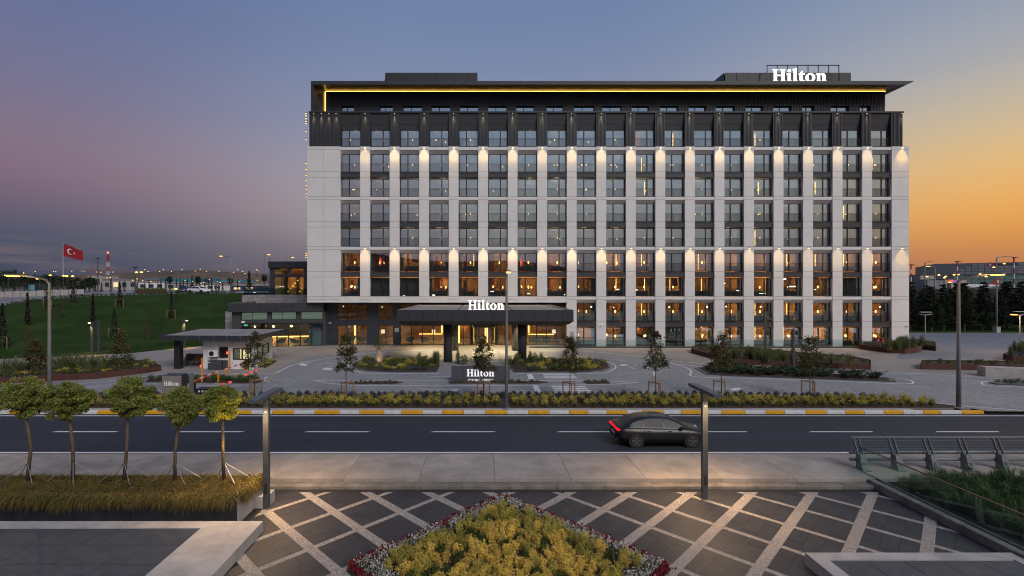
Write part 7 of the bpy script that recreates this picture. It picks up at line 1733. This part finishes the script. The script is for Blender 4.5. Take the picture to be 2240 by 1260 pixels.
# hangar
HG = thing('aircraft_hangar', 'huge grey aircraft hangar with green glazed doors and sign', 'building', (340,300,7.55))
h0, h1 = P(2046,577,300), P(2420,553,262); d = Vector((h1.x-h0.x,h1.y-h0.y,0)); L_ = d.length; d.normalize(); hrz = math.atan2(d.y,d.x)
HG.location = (h0.x,h0.y,7.55); HG.rotation_euler.z = hrz; ORG[HG] = Vector((0,0,0)); HH = h0.z-7.55
M_hg = mat('blue grey hangar cladding', (.10,.115,.135), .5, var=.1, vscale=.2); M_hg2 = mat('grey hangar panel', (.20,.20,.21), .5, var=.06, vscale=.3, rnd=.05)
MB().box(0,L_,.4,60,0,HH-.05).build('body', M_hg, HG); hz = lambda y: P(2100,y,295).z-7.55
zk = hz(600); zg = hz(602.5); nP = 22
for i in range(nP):
    x0, x1 = 8+(L_-8)*i/nP, 8+(L_-8)*(i+1)/nP
    for j in range(4):
        z0, z1 = zk+(HH-.4-zk)*j/4, zk+(HH-.4-zk)*(j+1)/4
        if x0 < 8+.9*(j+1)*3.0-3 and j > 0: pass
        if (x0-6) < (j)*2.6: continue
        MB().box(x0+.12,x1-.12,.25,.39,z0+.1,z1-.1).build('cladding_panel', M_hg2, HG)
    for j in range(3):
        z0, z1 = zg*j/3, zg*(j+1)/3; MB().box(x0+.1,x1-.1,.30,.39,z0+.08,z1-.08).build('door_glazing', mat('lit green hangar glazing', (.16,.24,.20), .35, var=.2, vscale=.2, rnd=.1), HG)  # door panes in a plain green base colour, varied at random
MB().box(6,L_,.05,.24,zg+.02,zk-.02).build('door_beam', M_hg, HG)
lw_ = P(2168,580,293); lg = lambda px: ((px-VX)/FPX*h0.y-h0.x)/(d.x-(px-VX)/FPX*d.y)
sg_ = MB(); sg_.tube([(lg(2166),.24,hz(580)),(lg(2166),.14,hz(580))], 1.25, 24); em = sg_.build('emblem', M_redw, HG)
mb = MB(); cx_, cz_ = lg(2166), hz(580)
mb.add([(cx_-.75,.12,cz_-.55),(cx_+.15,.12,cz_-.75),(cx_+.85,.12,cz_-.35),(cx_+.30,.12,cz_-.05),(cx_+.05,.12,cz_+.35),(cx_+.10,.12,cz_+.85),(cx_-.35,.12,cz_+.45),(cx_-.30,.12,cz_-.10)], [(0,1,2,3),(0,3,4,7),(7,4,5,6)]); mb.build('emblem_bird', M_paint, em)
tm = text_mesh('TURKISH TECHNIC', lg(2227)-lg(2174), 1.15, .1, M_frame); inst('lettering', tm, HG, (lg(2174),.18,hz(580)-.55))
# jet airliner at the hangar
JT_ = thing('jet_airliner', 'white airliner with red tail fin parked by the hangar', 'airplane', tuple(P(2140,630,235))); JX, JY = P(2140,630,235).x, 235
zc_ = P(2140,626.5,235).z; M_jet = mat('white aircraft paint', (.62,.62,.64), .3, var=.03)
MB().tube([(JX-9,JY,zc_-.1),(JX-8.2,JY,zc_),(JX-6.5,JY,zc_),(JX+5,JY,zc_),(JX+8.5,JY,zc_+.25),(JX+11,JY,zc_+.45)], [.15,.7,1.0,1.0,.6,.15], 14).build('fuselage', M_jet, JT_, True)
a = P(2162,624,235).x; zf = P(2180,608,235).z; MB().add([(a,JY-.1,zc_+.8),(JX+10.4,JY-.1,zc_+.7),(JX+10.7,JY-.1,zf),(JX+9.2,JY-.1,zf),(a,JY+.1,zc_+.8),(JX+10.4,JY+.1,zc_+.7),(JX+10.7,JY+.1,zf),(JX+9.2,JY+.1,zf)], [(0,1,2,3),(7,6,5,4),(3,2,6,7),(1,5,6,2),(0,3,7,4)]).build('tail_fin', M_redw, JT_)
MB().tube([(JX+9.3,JY-.11,zc_+2.4),(JX+9.3,JY-.14,zc_+2.4)], .75, 16).build('tail_emblem', M_paint, JT_)
for s_ in (-1,1): MB().add([(JX-2,JY+s_*.8,zc_-.3),(JX+2,JY+s_*.8,zc_-.3),(JX+5.2,JY+s_*9,zc_+.3),(JX+4,JY+s_*9,zc_+.3)], [(0,1,2,3)]).build('wing', M_jet, JT_); MB().tube([(JX-1.6,JY+s_*3.2,zc_-.9),(JX+.6,JY+s_*3.2,zc_-.9)], .5, 10).build('engine', M_jet, JT_)
for k in range(14): MB().box(JX-6.5+.8*k,JX-6.25+.8*k,JY-1.03,JY-.98,zc_+.2,zc_+.45).build('cabin_window', M_frame, JT_)
# small service building with red and blue sign
a, b, c_ = P(2029,631,200), P(2066,631,200), P(2114,631,200); zt_ = P(2070,612,200).z; sb = thing('service_building', 'small grey and cream building with red and blue lit sign', 'building', (b.x,200,7.55))
MB().box(a.x,b.x-.05,200.2,212,7.55,zt_-.2).build('grey_wing', M_hg2, sb); MB().box(b.x,c_.x,200,212,7.55,zt_).build('wall', mat('cream render',(.45,.38,.31),.8), sb); MB().box(b.x-.2,c_.x+.2,199.8,212.2,zt_+.001,zt_+.3).build('roof', M_hg, sb)
for k in range(3): MB().box(b.x+1.0+2.9*k,b.x+2.8+2.9*k,199.94,199.995,7.56,zt_-1.3).build('roller_door', M_dark, sb)
MB().box(P(2082,613,199).x,P(2089,613,199).x,199.7,199.9,P(2085,616,199).z,P(2085,612.5,199).z).build('red_sign', emit('red lit sign', (1,.06,.04), 2.5), sb); MB().add([(P(2091,615.6,199).x,199.75,P(2091,615.6,199).z),(P(2100,615.6,199).x,199.75,P(2100,615.6,199).z),(P(2098,613.5,199).x,199.75,P(2098,613.5,199).z),(P(2094,612.8,199).x,199.75,P(2094,612.8,199).z)], [(0,1,2,3)]).build('blue_sign', emit('blue lit sign', (.12,.08,1), 2.2), sb)
a, b = P(1988,632,260), P(2013,632,260); gb = thing('office_block', 'grey office block between the hotel corner and the hangar', 'building', (a.x+3,260,7.55)); zt_ = P(2000,603,260).z; MB().box(a.x-4,b.x,260,275,7.55,zt_).build('wall', M_hg, gb); MB().box(a.x-4.2,b.x+.2,259.8,275.2,zt_+.001,zt_+.4).build('roof', M_dark, gb)
for k in range(6): MB().box(a.x-3+1.7*k,a.x-2+1.7*k,259.9,259.99,9.5+2.2*(k % 2),10.8+2.2*(k % 2)).build('window', emit('pale office window', (.9,.8,.6), .6) if k % 3 == 0 else M_hg2, gb)
a, b = P(2013,632,255), P(2046,632,255); g2 = thing('office_block', 'pale low block directly left of the hangar', 'building', (a.x+4,255,7.55)); MB().box(a.x+.1,b.x,255,270,7.55,P(2030,602,255).z).build('wall', mat('pale warm cladding',(.34,.29,.25),.7), g2); MB().box(a.x,b.x+.1,254.8,270.2,P(2030,602,255).z+.001,P(2030,601.2,255).z).build('roof', M_hg, g2)
# masts and lamps
for px, ty, by, lab in ((1993,580,604,'red and white mast touching the hotel corner'),(2094,573,610,'red and white mast before the middle of the hangar'),(2218,564,627,'red and white mast before the right of the hangar')):
    Y = 190; q = P(px,by,Y); zt_ = P(px,ty,Y).z; t = thing('apron_mast', lab, 'mast', (q.x,Y,7.55)); n = 6
    for k in range(n): MB().tube([(q.x,Y,7.55+(zt_-7.55)*k/n),(q.x,Y,7.55+(zt_-7.55)*(k+1)/n)], .22, 8).build('mast_section', M_redw if k % 2 else M_paint, t)
    MB().box(q.x-.6,q.x+.6,Y-.3,Y+.3,zt_+.001,zt_+.3).box(q.x+.7,q.x+1.5,Y-.2,Y+.2,zt_-.1,zt_+.15).build('lamp_cluster', M_frame, t)
sl_ = (((2180,730),563,(1.7,0),False,83.8,'tall unlit street lamp at the edge of the parking lot'),((2023,645),574,(1.0,0),False,106,'unlit street lamp near the hotel corner beyond the pines'),((2045,645),584,(-1.0,0),True,106,'lit street lamp just left of the hangar corner'))
for (px, by), ty, arm, lit, Y, lab in sl_: q = P(px,by,Y); z0 = .1; street_lamp((q.x,Y,z0), P(px,ty,Y).z-z0, arm, lab, lit, .16, rise=.2, head=.9)
q = P(2180,730,83.8); tag(MB().box(q.x-.35,q.x+.35,83.45,84.15,.05,1.1).build('lamp_footing', M_conc), 'square concrete footing of the tall parking lot lamp', 'footing')
for k, (px, py) in enumerate(((2054,601.5),(2069,604.5),(2066,607.5),(2087,601),(2097,600.5),(2144,599.5),(2157,605),(2078,617.5),(2197,597.5),(2197,576.5),(2174,584.5),(2028,605))):
    far_lamp(px, py, 170, f'yellow apron lamp before the hangar, {ORD[k]} of the scattered dozen', 'apron lamps before the hangar', .34, 1, 7.55)
# parked cars under the trees
for k in range(7):
    q = P(1998+8*k+rng.uniform(-1,1), 712, 104); car(f'small car glimpsed between the pine trunks, {ORD[k]} from the left', (q.x,104.5,.12), 1.4+rng.normal()*.1, mat(f'car paint {k%3}', [(.5,.5,.52),(.12,.12,.14),(.35,.05,.05)][k%3], .3))

# ------------------------------------------------------------------ terminal behind the camera, seen only in the window reflections
TM = thing('terminal_building', 'long dark terminal with a curved roof reflected in the hotel windows', 'building', (0,-60,0))
pts = []; nseg = 30
for k in range(nseg+1):
    X = -190+380*k/nseg; pts.append((X, 15.5+6.0*math.sin(math.pi*min(1,max(0,(X+190)/230)))*(1 if X < 40 else 0)+(0 if X < 40 else -2.0)+1.2*math.sin(X*.09)))
mb = MB()
for (xa,za_),(xb,zb3) in zip(pts[:-1],pts[1:]): mb.add([(xa,-60,-.6),(xb,-60,-.6),(xb,-60,zb3),(xa,-60,za_),(xa,-90,za_),(xb,-90,zb3)], [(0,1,2,3),(3,2,5,4)])
mb.build('wall', mat('dark terminal glazing', (.02,.022,.026), .4), TM)
for k in range(44): X = -150+7.0*k+rng.uniform(-2,2); MB().box(X,X+rng.uniform(.5,2.6),-59.9,-59.7,(zq := rng.uniform(1.5,13)),zq+rng.uniform(.12,.3)).build('light_row', emit('cool terminal lights', (1,.92,.78), 7), TM)
for k in range(34): X = -150+9.0*k+rng.uniform(-3,3); MB().lathe([(.05,1.0),(.28,1.2),(.05,1.4)], X, -40-rng.uniform(0,12), 8).build('light_point', emit('terminal lamp point', (1,.85,.6), 16), TM)
